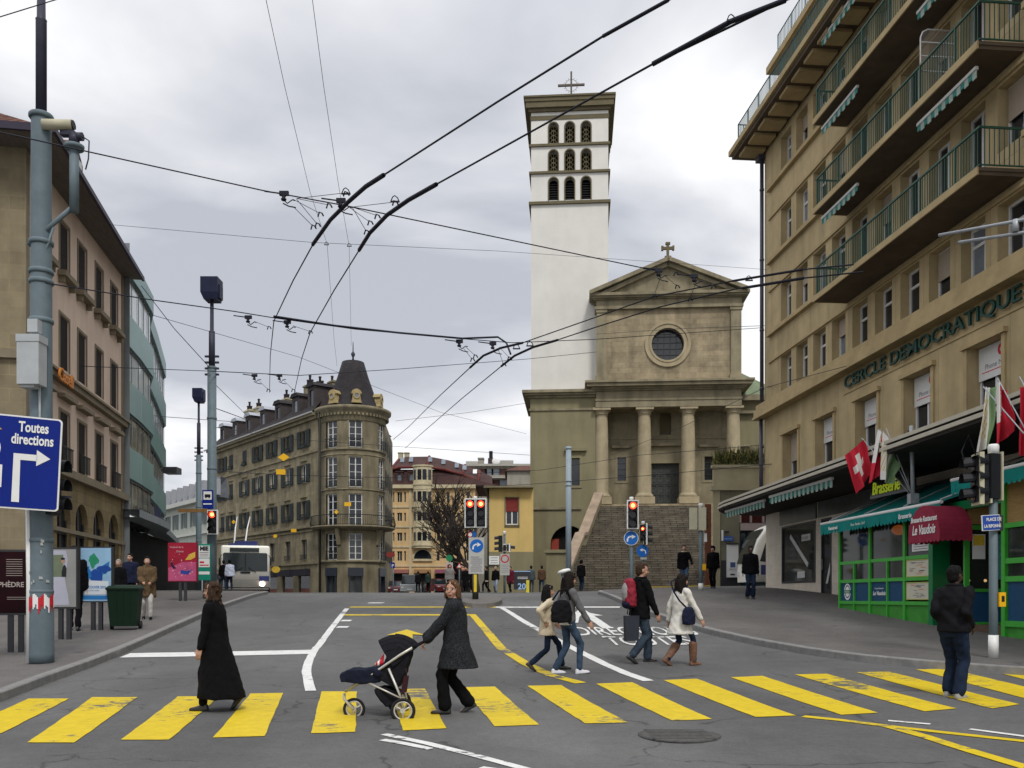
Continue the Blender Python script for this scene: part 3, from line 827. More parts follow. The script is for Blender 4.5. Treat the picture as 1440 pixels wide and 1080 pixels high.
mb=MB();mb.box(s1-.02,s1+.16,YF-.07,YF+.35,gz(s1)-.1,3.72)
mb.box(s1+.16,19.5,YF-.05,YF+.1,3.55,3.74)
mb.build('door_post',M_GRND,KF)
mb=MB()
mb.hexa([(s0+.05,YF,gz(s0)-.1),(s1,YF,gz(s1)-.1),(s1,YF+.03,gz(s1)-.1),(s0+.05,YF+.03,gz(s0)-.1)],[(s0+.05,YF,1.41),(s1,YF,1.41),(s1,YF+.03,1.41),(s0+.05,YF+.03,1.41)])
mb.build('base_panel',mat('green_base',(.05,.26,.035),.5,.15,4),KF);mb=MB()
mb.box(19.6,24.5,YF,YF+.03,.3,1.0)
mb.build('base_panel',mat('green_base',(.05,.26,.035),.5,.15,4),KF)
mb=MB();mb.box(s0+.05,mains[2]-.05,YF,YF+.02,1.5,2.01);mb.build('blue_panel',M_BLUP,KF);mb=MB();mb.box(19.65,24.5,YF,YF+.02,1.12,1.92)
mb.build('blue_panel',M_BLUP,KF)
mb=MB();cs=(s0+subs[0])/2;cz=1.76
for r0,r1 in((.15,.19),(.0,.12)):
 for k in range(20):
  a,b=2*PI*k/20,2*PI*(k+1)/20
  f=lambda r,t:(cs+r*1.05*math.cos(t),YF-.008,cz+r*1.25*math.sin(t))
  mb.quad(f(r0,a),f(r1,a),f(r1,b),f(r0,b))
mb.mi=1;mb.box(cs-.2,cs+.2,YF-.016,YF-.01,cz-.045,cz+.045)
mb.mi=0;add_text(mb,'Heineken',.075,wallM(cs,YF-.018,cz-.025),.001,align='CENTER')
ct=(mains[1]+subs[1])/2
add_text(mb,'Le Vaudois',.15,wallM(ct,YF-.01,1.66),.002,align='CENTER',shear=.3,bold=.004)
add_text(mb,'Brasserie Restaurant',.055,wallM(ct,YF-.01,1.82),.002,align='CENTER')
mb.build('painted_sign',[M_WHITEP,M_GRND],KF)
for a,b,z0,z1 in((mains[0],mains[1],2.62,3.6),(mains[1],mains[2],2.62,3.6),(mains[2],s1,2.62,3.6),(mains[0],subs[0],2.1,2.53),(subs[0],mains[1],2.1,2.53),(mains[1],subs[1],2.1,2.53),(subs[1],mains[2],2.1,2.53),(19.6,21.34,2.4,3.0),(21.46,23.14,2.4,3.0),(19.6,21.4,2.03,2.3),(21.4,23.2,2.03,2.3)):
 mb=MB();mb.box(a+.05,b-.05,YF+.0,YF+.012,z0,z1);mb.build('pane',M_KG,KF)
mb=MB();a,b=mains[2]+.12,s1-.04
for z0,z1 in((2.12,2.5),(1.56,1.95)):mb.box(a,b,YF-.035,YF-.0,z0,z1)
mb.mi=1
for z0,z1 in((2.12,2.5),(1.56,1.95)):
 for bx in((a,b,z1,z1+.02),(a,b,z0-.02,z0),(a-.02,a,z0-.02,z1+.02),(b,b+.02,z0-.02,z1+.02)):mb.box(bx[0],bx[1],YF-.045,YF,bx[2],bx[3])
mb.mi=2;random.seed(5)
for z0,z1 in((2.12,2.5),(1.56,1.95)):
 for k in range(16):
  x=random.uniform(a+.08,b-.35);z=random.uniform(z0+.04,z1-.05);mb.mi=random.choice((2,2,3));mb.box(x,x+random.uniform(.1,.3),YF-.0385,YF-.036,z,z+.014)
mb.build('menu_board',[mat('menu_cream',(.55,.53,.42),.6,.06,8),mat('menu_frame',(.4,.42,.1),.5,0),M_GREYT,mat('menu_orange',(.55,.16,.05),.6,0)],KF)
mb=MB();mb.box(mains[2]+.35,s1-.05,YF-.03,YF-.005,2.72,2.92);mb.mi=1
for z in(2.76,2.82,2.87):mb.box(mains[2]+.42,s1-.12,YF-.033,YF-.031,z,z+.02)
mb.build('opening_hours_sign',[M_WHITEP,M_GREYT],KF)
mb=MB();mb.box(s0-.05,s0+.0,YF+.05,-.01,gz(s0)-.2,3.7);mb.build('end_wall',M_GRND,KF)
mb=MB();mb.box(s0,17.9,-.32,-.28,.5,3.7);mb.box(s0+.1,24.5,YF+.06,-.3,.7,1.0);mb.build('interior_wall',mat('brown_interior',(.09,.06,.04),.8,.3,2),KF)
mb=MB()
for x,w in((13.2,.28),(14.0,.5),(15.4,.35)):mb.box(x,x+w,-1.4,-1.36,2.0,3.6)
mb.build('curtain',mat('curtain_grey',(.3,.28,.24),.8,.2,8),KF)
mb=MB();mb.ball((ks(1233),YF+.5,3.38),.17,14,(1.1,1,.8));mb.build('ceiling_lamp',mat('orange_lamp',(.9,.22,.03),.5,0,emit=1.3),KF)
for x in(14.6,15.6):
 mb=MB();mb.box(x,x+.75,-1.7,-1.0,1.9,1.95);mb.box(x+.3,x+.4,-1.4,-1.3,1.0,1.9);mb.build('table',M_DFR,KF)
DW=18.1
mb=MB();y0,y1=YF+.05,-1.25;zt=3.1;zbt=1.02;t=.05
def dwbox(ya,yb,za,zb_,m=0,xo=0):mb.mi=m;mb.box(DW-xo,DW+.05+xo,ya,yb,za,zb_)
ym=(y0+y1)/2+.05
for ya,yb,za,zb_ in((y0-.05,y0+.06,.75,zt+.1),(y1-.06,y1+.02,.75,zt+.1),(ym-.03,ym+.03,zbt,zt),(y0,y1,zt,zt+.1),(y0,y1,1.72,1.79),(y0,y1,zbt-.06,zbt+.03)):dwbox(ya,yb,za,zb_,0,.01)
mb.mi=1;mb.box(DW+.01,DW+.03,y0,y1,zbt,1.72);mb.mi=2;mb.box(DW+.015,DW+.025,y0,y1,1.79,zt)
mb.build('door',[M_GRN,M_BLUP,M_KG],KF)
mb=MB();mb.box(DW+.055,DW+.065,ym+.1,ym+.32,2.0,3.0);mb.build('notice',mat('notice_teal',(.1,.3,.3),.6,.5,14),KF)
mb=MB();mb.box(DW+.055,DW+.065,y0+.12,y0+.42,2.45,3.0);mb.mi=1;mb.box(DW+.066,DW+.068,y0+.14,y0+.4,2.75,2.98);mb.build('poster',[M_WHITEP,mat('poster_yellow',(.7,.5,.05),.6,.2,9)],KF)
mb=MB();mb.box(DW+.06,DW+.07,y0+.0,y1,3.22,4.0);mb.build('ochre_panel',mat('varnished_wood',(.32,.2,.07),.5,.25,4,stretch=(1,1,8)),KF)
mb=MB();mb.box(19.6,24.5,YF+.005,YF+.03,3.12,4.1);mb.build('upper_panel',mat('varnished_wood',(.32,.2,.07)),KF)
for y in(-1.6,-2.0):
 mb=MB();mb.ball((DW-.35,y,1.98),.035,8);mb.build('bulb',mat('warm_bulb',(1,.6,.25),.5,0,emit=6),KF)
mb=MB();mb.box(s1+.2,DW-.8,-1.0,-.95,.7,3.7);mb.box(s1+.16,s1+.2,YF+.36,-.95,.7,3.7);mb.build('porch_wall',M_DARK,KF)
def sail(xa,xb,nm,up=0):
 mb=MB();yb_,zb_,yf_,zf_=-.6,4.62+up*.5,YF-.42,3.74+up
 n=14
 for k in range(n):
  u0,u1=k/n,(k+1)/n
  for j in range(6):
   v0,v1=j/6,(j+1)/6
   P=lambda u,v:(lerp(xa,xb,u),lerp(yb_,yf_,v),lerp(zb_,zf_,v)-.05*math.sin(PI*v))
   mb.quad(P(u0,v0),P(u0,v1),P(u1,v1),P(u1,v0))
 aw=mb.build(nm,M_TEAL,KF)
 mb=MB();L0=xb-xa;n=int(L0/.17);st=L0/n
 for k in range(n):
  x=xa+k*st;a=[]
  for i in range(7):
   t=i/6;a.append((x+st*t,yf_-.02+.01*math.sin(k*1.3),zf_-.27-.06*math.sin(PI*t)))
  mb.poly([(x,yf_-.03,zf_-.03)]+a+[(x+st,yf_-.03,zf_-.03)])
 mb.build('valance',M_TEAL,aw)
 mb=MB();mb.path([(xa,yf_,zf_),(xb,yf_,zf_)],.045,8);mb.build('front_bar',M_WHITEP,aw)
 for x in(xa+.05,xa+.1+(xb-xa)*.33,xa+(xb-xa)*.66,xb-.05):mb=MB();mb.path([(x,yb_,zb_+.04),(x+.25,(yb_+yf_)/2,(zb_+zf_)/2+.05),(x+.5 if x<xb-.6 else x,yf_,zf_+.05)],.022,6);mb.build('awning_arm',M_STEEL,aw)
 return aw
aw=sail(s0-.35,17.95,'awning')
mb=MB();add_text(mb,'Restaurant',.13,wallM(12.35,YF-.48,3.52),.001,bold=.004);add_text(mb,'Brasserie',.16,wallM(16.2,YF-.48,3.5),.001,bold=.004);add_text(mb,'Pizza  Fondue  Grill',.1,wallM(13.7,YF-.48,3.53),.001,shear=.3);mb.build('valance_lettering',M_WHITEP,aw)
sail(18.35,25,'awning',.42)
mb=MB();mb.box(s0-.4,24.5,-.62,-.45,4.5,4.72);mb.build('awning_housing',M_DFR,KF)
M_BUR=mat('burgundy_cloth',(.24,.02,.045),.75,.15,9)
cs=17.88;zc=2.98;rr=.64;ya,yb_=YF-.8,YF-.05
mb=MB();n=18
arc=[(cs+rr*math.cos(PI*k/n),zc+rr*math.sin(PI*k/n)*1.05)for k in range(n+1)]
mb.poly([(p[0],ya,p[1])for p in arc])
for p,q in zip(arc,arc[1:]):mb.quad((p[0],ya,p[1]),(p[0],yb_,p[1]),(q[0],yb_,q[1]),(q[0],ya,q[1]))
for k in range(9):
 x=cs-rr+k*2*rr/9;w=2*rr/9
 mb.poly([(x,ya-.003,zc+.01)]+[(x+w*i/6,ya-.003,zc-.12-.05*math.sin(PI*i/6))for i in range(7)]+[(x+w,ya-.003,zc+.01)])
for k in range(6):
 y=ya+k*(yb_-ya)/6;w=(yb_-ya)/6
 for xs_ in(cs+rr,cs-rr):mb.poly([(xs_,y,zc+.01)]+[(xs_,y+w*i/5,zc-.12-.04*math.sin(PI*i/5))for i in range(6)]+[(xs_,y+w,zc+.01)])
dome=mb.build('entrance_canopy',M_BUR,KF)
mb=MB();add_text(mb,'Brasserie Restaurant',.17,wallM(cs,ya-.008,3.3),.002,.74,'CENTER',.25,.004);add_text(mb,'Le Vaudois',.3,wallM(cs,ya-.008,3.02),.002,.7,'CENTER',.25,.006)
mb.build('lettering',M_WHITEP,dome)
BS=thing('hanging_sign','dark glass sign panel with yellow green word Brasserie hung under the canopy','sign',tuple(at(1250,690,24.6)),-math.atan2(1,.087))
mb=MB();mb.box(-1.1,1.0,.02,.05,-.12,.75);mb.build('panel',mat('sign_panel_dark',(.03,.03,.028),.15,.1),BS)
mb=MB();add_text(mb,'Brasserie',.5,wallM(-.95,0,-.02),.01,.82,shear=.15,bold=.003);mb.build('lettering',mat('yellow_green_letters',(.5,.6,.04),.5,0,emit=.2),BS)
mb=MB()
for x in(-1.05,.95):mb.path([(x,.03,.7),(x,.03,1.5)],.02,6)
mb.build('hanger',M_DFR,BS)
M_CST=mat('church_stone',(.31,.255,.165),.9,.34,.9,.2,14,stain=.3,brick=(1.1,.42,.012,(.75,.72,.7),.1,'xz'))
M_CST2=mat('church_trim_stone',(.265,.23,.15),.9,.2,1.2,.2,14,stain=.35)
M_COLS=mat('column_stone',(.37,.31,.2),.85,.16,1.2,.15,20,stain=.2)
M_TOW=mat('tower_render',(.66,.645,.60),.85,.06,.5,.1,12,stain=.04)
M_OLIVE=mat('olive_render',(.235,.21,.125),.9,.1,.5,.15,10,stain=.18)
M_OLIT=mat('olive_trim',(.13,.11,.065),.85,.15,1)
M_COPP=mat('copper_roof',(.16,.2,.12),.7,.25,1.5)
CH=thing('church','neoclassical stone church with tall white square bell tower, columned porch and long stair','church',(10.08,70,0),R(-4.2))
cx=lambda px:(px-900)/17.857
cz=lambda py:CAMZ+(HZ-py)/17.857
def ledge(mb,x0,x1,y0,y1,steps):
 for z0,z1,o in steps:mb.box(x0-o,x1+o,y0-o,y1+o,z0,z1)
def ring_prism(mb,c,r0,r1,y0,y1,n=36):
 f=lambda r,a,y:(c[0]+r*math.cos(a),y,c[1]+r*math.sin(a))
 for k in range(n):
  a,b=2*PI*k/n,2*PI*(k+1)/n
  mb.quad(f(r0,a,y0),f(r1,a,y0),f(r1,b,y0),f(r0,b,y0))
  mb.quad(f(r1,a,y0),f(r1,a,y1),f(r1,b,y1),f(r1,b,y0))
  mb.quad(f(r0,a,y0),f(r0,b,y0),f(r0,b,y1),f(r0,a,y1))
mb=MB();mb.box(cx(838),cx(1042),-1.9,2.4,-1,8.55);mb.box(cx(838),cx(1042),.02,2.38,8.55,8.95);mb.build('podium',M_CST,CH)
BY=2.4
kx=(72.4/70.0)
def bx(px):return(px-900)/17.857*kx+.02
def bz(py):return CAMZ+(HZ-py)/17.857*kx
holes=[(bx(871),bx(883),bz(676),bz(643)),(bx(992),bx(1003),bz(676),bz(643)),(bx(917),bx(957),8.98,bz(652)),(bx(930),bx(946),bz(612),bz(577),True)]
mb=MB();facade(mb,cx(838)+.02,cx(1042)-.02,8.95,cz(565),holes,BY,.35)
mb.build('porch_wall',M_CST2,CH)
mb=MB()
for h in holes[:2]:
 for b in((h[0]-.2,h[0],h[2]-.2,h[3]+.2),(h[1],h[1]+.2,h[2]-.2,h[3]+.2),(h[0],h[1],h[3],h[3]+.2),(h[0],h[1],h[2]-.2,h[2])):mb.box(b[0],b[1],BY-.05,BY-.003,b[2],b[3])
 mb.box(h[0]-.45,h[1]+.45,BY-.22,BY-.003,h[3]+.75,h[3]+.95)
h=holes[2];mb.box(h[0]-.25,h[0],BY-.1,BY-.003,8.96,h[3]+.3);mb.box(h[1],h[1]+.25,BY-.1,BY-.003,8.96,h[3]+.3);mb.box(h[0],h[1],BY-.1,BY-.003,h[3],h[3]+.3);mb.box(h[0]-.5,h[1]+.5,BY-.3,BY-.003,bz(628),bz(624))
mb.box(cx(838)+.05,cx(1042)-.05,BY-.06,BY-.003,bz(618),bz(615))
mb.build('stone_trim',M_CST2,CH)
for h in holes[:2]:
 mb=MB();mb.box(h[0],h[1],BY+.2,BY+.25,h[2],h[3]);w=mb.build('window',M_GLASS,CH)
 mb=MB();n=4
 for k in range(1,n):mb.box(h[0],h[1],BY+.15,BY+.19,lerp(h[2],h[3],k/n)-.02,lerp(h[2],h[3],k/n)+.02)
 mb.build('window_bar',M_DFR,w)
h=holes[2];M_CDOOR=mat('church_door',(.035,.038,.036),.5,.2,5,metal=.3)
mb=MB();mb.box(h[0],h[1],BY+.25,BY+.3,h[2],h[3]);xm=(h[0]+h[1])/2
for(a,b)in((h[0]+.05,xm-.04),(xm+.04,h[1]-.05)):
 for q in range(2):
  for r in range(4):
   x0=lerp(a,b,q/2)+.04;x1=lerp(a,b,(q+1)/2)-.04;z0=lerp(h[2]+.1,h[3]-.05,r/4)+.04;z1=lerp(h[2]+.1,h[3]-.05,(r+1)/4)-.04
   for b4 in((x0,x0+.05,z0,z1),(x1-.05,x1,z0,z1),(x0+.05,x1-.05,z0,z0+.05),(x0+.05,x1-.05,z1-.05,z1),(x0+.18,x1-.18,(z0+z1)/2-.2,(z0+z1)/2-.14),(x0+.18,x1-.18,(z0+z1)/2+.14,(z0+z1)/2+.2)):
    mb.box(b4[0],b4[1],BY+.2,BY+.25,b4[2],b4[3])
mb.box(xm-.035,xm+.035,BY+.18,BY+.25,h[2],h[3])
mb.build('door',mat('door_metal_lines',(.065,.07,.065),.5,.2,5),CH)
mb=MB();mb.box(h[0]+.02,h[1]-.02,BY+.26,BY+.32,h[2]+.02,h[3]-.02);mb.build('door_backing',M_CDOOR,CH)
h=holes[3];mb=MB();mb.box(h[0]-.1,h[1]+.1,BY+.34,BY+.4,h[2]-.1,h[3]+.1);mb.build('niche',M_OLIT,CH)
for px in(846.5,907,968.5,1031.5):
 x=cx(px);y=.75
 mb=MB();zb_,zt_=8.97,cz(572)
 mb.box(x-.78,x+.78,y-.78,y+.78,zb_,zb_+.55)
 mb.lathe([(.0,zb_+.55),(.72,zb_+.55),(.74,zb_+.68),(.66,zb_+.8),(.58,zb_+.86),(.56,zb_+.95),(.555,zb_+3.0),(.53,lerp(zb_,zt_,.7)),(.485,zt_-.75),(.47,zt_-.5),(.53,zt_-.48),(.53,zt_-.42),(.48,zt_-.4),(.6,zt_-.25),(.66,zt_-.18),(0,zt_-.18)],(x,y,0),28)
 mb.box(x-.7,x+.7,y-.7,y+.7,zt_-.18,zt_)
 mb.build('column',M_COLS,CH)
mb=MB();x0,x1=cx(838),cx(1041)
mb.box(x0,x1,.02,5,cz(572),cz(563));mb.box(x0-.04,x1+.04,-.04,5,cz(563),cz(560));mb.box(x0+.03,x1-.03,.05,5,cz(560),cz(549))
for z0,z1,o in((549,547,.15),(547,544.5,.35),(544.5,540,.7),(540,537,.85)):mb.box(x0-o,x1+o,-o,5,cz(z0),cz(z1))
mb.build('entablature',M_CST2,CH)
rc=(cx(939),cz(484));ri=23/17.857;ro=32/17.857
xa,xb,za,zb_=cx(840),cx(1040),cz(537),cz(432)
mb=MB();n=40
S=ro*1.02
sq=[]
for k in range(n):
 a=2*PI*k/n;c,s=math.cos(a),math.sin(a);m=max(abs(c),abs(s));sq.append((rc[0]+S*c/m,rc[1]+S*s/m,a))
for k in range(n):
 p,q=sq[k],sq[(k+1)%n]
 mb.quad((p[0],.2,p[1]),(q[0],.2,q[1]),(rc[0]+ri*math.cos(q[2]),.2,rc[1]+ri*math.sin(q[2])),(rc[0]+ri*math.cos(p[2]),.2,rc[1]+ri*math.sin(p[2])))
 mb.quad((rc[0]+ri*math.cos(p[2]),.2,rc[1]+ri*math.sin(p[2])),(rc[0]+ri*math.cos(q[2]),.2,rc[1]+ri*math.sin(q[2])),(rc[0]+ri*math.cos(q[2]),.9,rc[1]+ri*math.sin(q[2])),(rc[0]+ri*math.cos(p[2]),.9,rc[1]+ri*math.sin(p[2])))
for(a,b,c,d)in((xa,rc[0]-S,za,zb_),(rc[0]+S,xb,za,zb_),(rc[0]-S,rc[0]+S,za,rc[1]-S),(rc[0]-S,rc[0]+S,rc[1]+S,zb_)):mb.quad((a,.2,c),(b,.2,c),(b,.2,d),(a,.2,d))
mb.quad((xa,.2,za),(xa,12,za),(xa,12,zb_),(xa,.2,zb_));mb.quad((xb,.2,za),(xb,.2,zb_),(xb,12,zb_),(xb,12,za))
mb.quad((xa,.2,zb_),(xb,.2,zb_),(xb,12,zb_),(xa,12,zb_))
mb.build('upper_wall',M_CST,CH)
mb=MB();ring_prism(mb,rc,ri-.02,ri+.14,.08,.3);ring_prism(mb,rc,ri+.3,ro,.06,.25);ring_prism(mb,rc,ri+.14,ri+.3,.13,.25);mb.build('rose_surround',M_COLS,CH)
mb=MB();mb.poly([(rc[0]+ri*math.cos(2*PI*k/36),.7,rc[1]+ri*math.sin(2*PI*k/36))for k in range(36)]);rw=mb.build('rose_window',M_GLASS,CH)
mb=MB()
for k in(-1.5,-.5,.5,1.5):
 h=math.sqrt(ri*ri-(k*.48)**2);mb.box(rc[0]+k*.48-.02,rc[0]+k*.48+.02,.62,.69,rc[1]-h,rc[1]+h);mb.box(rc[0]-h,rc[0]+h,.63,.68,rc[1]+k*.48-.02,rc[1]+k*.48+.02)
mb.build('tracery',M_DFR,rw)
mb=MB()
for a,b in((xa-.03,cx(853)),(cx(1026),xb+.03)):
 mb=MB()
 mb.box(a,b,.03,.25,za+.5,zb_-.35);mb.box(a-.1,b+.1,-.07,.3,za,za+.5);mb.box(a-.07,b+.07,-.04,.3,zb_-.35,zb_-.05)
 mb.build('pilaster',M_CST2,CH)
mb=MB();X0,X1=xa-.05,xb+.05
for z0,z1,o in((434,430,.12),(430,421,.02),(421,419.5,.2),(419.5,417,.4),(417,413,.55)):mb.box(X0-o,X1+o,.02-o,12,cz(z0),cz(z1))
pz=cz(413);ap=(cx(938.5),cz(366))
tp=[(cx(829),pz),(cx(1049),pz),ap]
mb.prism([(cx(838),-.05,pz),(cx(1041),-.05,pz),(ap[0],-.05,ap[1]-.55)],(0,12,0))
def rake(mb,p,q,th,y0,y1):
 d=Vector((q[0]-p[0],0,q[1]-p[1]));n_=Vector((-d.z,0,d.x)).normalized()
 if n_.z<0:n_=-n_
 a=Vector((p[0],y0,p[1]));b=Vector((q[0],y0,q[1]))
 mb.prism([a,b,b-n_*th*1.05,a-n_*th],(0,y1-y0,0))
for p in(tp[0],tp[1]):
 rake(mb,(p[0],p[1]+.12),(ap[0],ap[1]),.28,-.75,12);s_=1 if p[0]<ap[0]else-1
 rake(mb,(p[0]+s_*.8,p[1]+.02),(ap[0],ap[1]-.3),.3,-.42,11.9)
fix_normals(mb.build('pediment',M_CST2,CH))
def latin(mb,c,h,w,t,y,armz):
 mb.box(c-t/2,c+t/2,y-t/2,y+t/2,armz[0],armz[1]);mb.box(c-w/2,c-t/2,y-t/2,y+t/2,h-t/2,h+t/2);mb.box(c+t/2,c+w/2,y-t/2,y+t/2,h-t/2,h+t/2)
 for x in(c-w/2,c+w/2):mb.box(x-.08,x+.08,y-t/2-.03,y+t/2+.03,h-t/2-.07,h+t/2+.07)
 mb.box(c-t/2-.08,c+t/2+.08,y-t/2-.03,y+t/2+.03,armz[1]-.1,armz[1]+.06)
mb=MB();latin(mb,ap[0],cz(351),.85,.2,-.1,(cz(366)-.1,cz(344)));mb.box(ap[0]-.25,ap[0]+.25,-.35,.15,cz(367.5),cz(363));mb.build('cross',M_OLIT,CH)
xa,xb=cx(745),cx(838);y0=.45
mb=MB()
ar=(cx(774),cx(826),0,cz(738),True);wn=(cx(804),cx(815.5),cz(681),cz(642))
facade(mb,xa,xb,-.5,cz(556),[ar,wn],y0,.6)
mb.quad((xa,y0,-.5),(xa,y0,cz(556)),(xa,9,cz(556)),(xa,9,-.5));mb.quad((xb,y0,8),(xb,4,8),(xb,4,cz(556)),(xb,y0,cz(556)))
mb.build('lower_wall',M_OLIVE,CH)
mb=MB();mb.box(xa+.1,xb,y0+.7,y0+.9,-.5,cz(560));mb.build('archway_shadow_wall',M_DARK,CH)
mb=MB();mb.box(ar[0]+.05,ar[0]+.65,y0+.5,y0+.6,.5,6.3);mb.build('red_door',mat('red_door',(.3,.05,.03),.6,.1),CH)
mb=MB();w=wn
for b in((w[0]-.18,w[0],w[2]-.2,w[3]+.2),(w[1],w[1]+.18,w[2]-.2,w[3]+.2),(w[0],w[1],w[3],w[3]+.2),(w[0],w[1],w[2]-.2,w[2])):mb.box(b[0],b[1],y0-.06,y0-.003,b[2],b[3])
mb.box(w[0]-.55,w[1]+.55,y0-.3,y0-.003,w[3]+.55,w[3]+.78)
mb.build('window_surround',M_OLIVE,CH)
mb=MB();mb.box(w[0],w[1],y0+.25,y0+.3,w[2],w[3]);mb.build('window',M_GLASS,CH)
mb=MB();mb.box(xa-.1,cx(818),y0-.12,y0-.003,cz(715),cz(711.5));mb.box(xa-.1,xa-.003,y0,9,cz(715),cz(711.5))
for z0,z1,o in((574,571,.1),(556,553,.2),(553,550,.42),(550,546,.62)):mb.box(xa-o,xb,y0-o,9.2,cz(z0),cz(z1))
mb.build('cornice',M_CST2,CH)
cx0,cz0_=cx,cz
cz=lambda py:CAMZ+(HZ-py)/F*71.3
cx=lambda px:(px-CX)/F*71.3-10.08
TY=1.3;tx0,tx1=cx(745),cx(854);TD=7.0;ty1=TY+TD
rows_=[(cz(199),cz(168)),(cz(238),cz(207)),(cz(280),cz(246))]
tw=[cx(776.7),cx(799.7),cx(822.8)];hw=.36
holes=[(x-hw,x+hw,a+.12,b,True)for(a,b)in rows_ for x in tw]
mb=MB();facade(mb,tx0,tx1,cz(550),cz(136),holes,TY,.5)
for(x,f)in((tx0,0),(tx1,1)):
 q=[(x,TY,cz(550)),(x,ty1,cz(550)),(x,ty1,cz(136)),(x,TY,cz(136))];mb.quad(*(q if f else q[::-1]))
mb.quad((tx0,ty1,cz(550)),(tx0,ty1,cz(136)),(tx1,ty1,cz(136)),(tx1,ty1,cz(550)))
mb.build('bell_tower_wall',M_TOW,CH)
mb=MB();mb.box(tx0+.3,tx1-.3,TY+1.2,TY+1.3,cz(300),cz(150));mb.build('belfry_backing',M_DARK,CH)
mb=MB()
for py0,py1,o in((201.8,198.4,.16),(240.5,237.2,.16),(284,280,.18),(164,158,.05)):
 z0,z1=cz(py0),cz(py1)
 mb.box(tx0-o,tx1+o,TY-o,ty1+o,z0,z1)
mb.build('string_course',M_OLIT,CH)
mb=MB()
for z0,z1,o in((153,149,.2),(149,141,.42),(141,136,.5),(136,133.5,.58)):mb.box(tx0-o,tx1+o,TY-o,ty1+o,cz(z0),cz(z1))
mb.build('tower_cornice',M_OLIT,CH)
M_LAT=mat('lattice_stone',(.17,.15,.09),.8,.1)
def arch_ring(mb,x,z0,z1,r,t,ya,yb_):
 pts=[(x-r,z0)]+[(x+r*math.cos(PI-PI*k/12),z1-hw+r*math.sin(PI-PI*k/12))for k in range(13)]+[(x+r,z0)]
 pt2=[(x-r-t,z0)]+[(x+(r+t)*math.cos(PI-PI*k/12),z1-hw+(r+t)*math.sin(PI-PI*k/12))for k in range(13)]+[(x+r+t,z0)]
 for a,b,c,d in zip(pts,pts[1:],pt2[1:],pt2):
  mb.quad((a[0],ya,a[1]),(b[0],ya,b[1]),(c[0],ya,c[1]),(d[0],ya,d[1]))
  mb.quad((d[0],ya,d[1]),(c[0],ya,c[1]),(c[0],yb_,c[1]),(d[0],yb_,d[1]));mb.quad((a[0],ya,a[1]),(a[0],yb_,a[1]),(b[0],yb_,b[1]),(b[0],ya,b[1]))
for ri_,(a,b)in enumerate(rows_):
 for x in tw:
  mb=MB();arch_ring(mb,x,a+.12,b,hw,.09,TY-.05,TY+.3);w=mb.build('belfry_opening',M_OLIT,CH)
  mb=MB();z0=a+.15
  if ri_<2:
   y=TY+.25
   mb.box(x-.02,x+.02,y,y+.04,z0,b-.02)
   n=4;hh=(b-.15-z0)/n
   for k in range(n):
    zc_=z0+hh*(k+.5)
    mb.path([(x+.21*math.cos(2*PI*j/10),y+.03,zc_+.21*math.sin(2*PI*j/10))for j in range(10)],.022,4,closed=True)
    for sx in(-1,1):mb.path([(x,y+.03,zc_-hh/2),(x+sx*.34,y+.03,zc_),(x,y+.03,zc_+hh/2)],.02,4)
  else:
   k=z0
   while k<b-.35:mb.box(x-.34,x+.34,TY+.3,TY+.4,k,k+.025);k+=.2
  mb.build('lattice' if ri_<2 else 'louvre',M_LAT if ri_<2 else M_DFR,w)
mb=MB();xc=cx(801.5);zc_=cz(115)*1.04
mb.box(xc-.075,xc+.075,TY+3,TY+3.15,cz(140),cz(96)*1.04);mb.box(xc-1.12,xc-.075,TY+3,TY+3.15,zc_-.08,zc_+.08);mb.box(xc+.075,xc+1.12,TY+3,TY+3.15,zc_-.08,zc_+.08)
cr_=mb.build('cross',mat('cross_metal',(.1,.085,.07),.6,.2),CH)
mb=MB();mb.path([(xc+.5*math.cos(2*PI*j/24),TY+3.1,zc_+.5*math.sin(2*PI*j/24))for j in range(24)],.02,4,closed=True)
for j in range(16):
 a=2*PI*j/16;mb.path([(xc+.5*math.cos(a),TY+3.1,zc_+.5*math.sin(a)),(xc+.66*math.cos(a),TY+3.1,zc_+.66*math.sin(a))],.018,4)
mb.build('ray_ring',mat('ray_metal',(.3,.29,.27),.5,.1),cr_)
cx,cz=cx0,cz0_
mb=MB();mb.box(cx(1042),cx(1110),3,22,-1,cz(556));mb.build('wing_wall',M_OLIVE,CH)
mb=MB();mb.box(cx(1041.5),cx(1110),2.6,22,cz(574),cz(570));mb.box(cx(1041.5),cx(1112),2.3,22,cz(556),cz(548));mb.box(cx(1046),cx(1058),2.9,2.998,cz(639),cz(622));mb.box(cx(1044),cx(1062),2.7,2.998,cz(622),cz(619));mb.build('wing_cornice',M_CST2,CH)
mb=MB()
a=[(cx(1041),2.6,cz(547)),(cx(1112),2.6,cz(547)),(cx(1112),22,cz(547)),(cx(1041),22,cz(547))]
t=[(cx(1041),3.6,cz(505)),(cx(1052),5,cz(503)),(cx(1052),20,cz(503)),(cx(1041),20,cz(505))]
mb.hexa(a,t);mb.build('copper_roof',M_COPP,CH)
mb=MB();n1,n2=19,20;zt=8.568;zb_=2.016;N_=n1+n2;rise=(zt-zb_)/N_
ys0,ys1=-13.2,-1.9;tread=(ys1-ys0-1.0)/N_
def sw(y):t=(y-ys0)/(ys1-ys0);return lerp(cx(812)*1.0-1.0+.0,cx(843),t),cx(1001)
def xl(y):
 t=(y-ys0)/(ys1-ys0)
 return lerp(-5.7,cx(844),t)
xr=4.35
y=ys0;z=zb_
for k in range(N_):
 z1=z+rise
 a=xl(y)
 mb.box(a,xr,y,ys1,z,z1-.045);mb.box(a,xr,y-.03,ys1,z1-.045,z1)
 z=z1;y+=tread
 if k==n1-1:y+=1.0
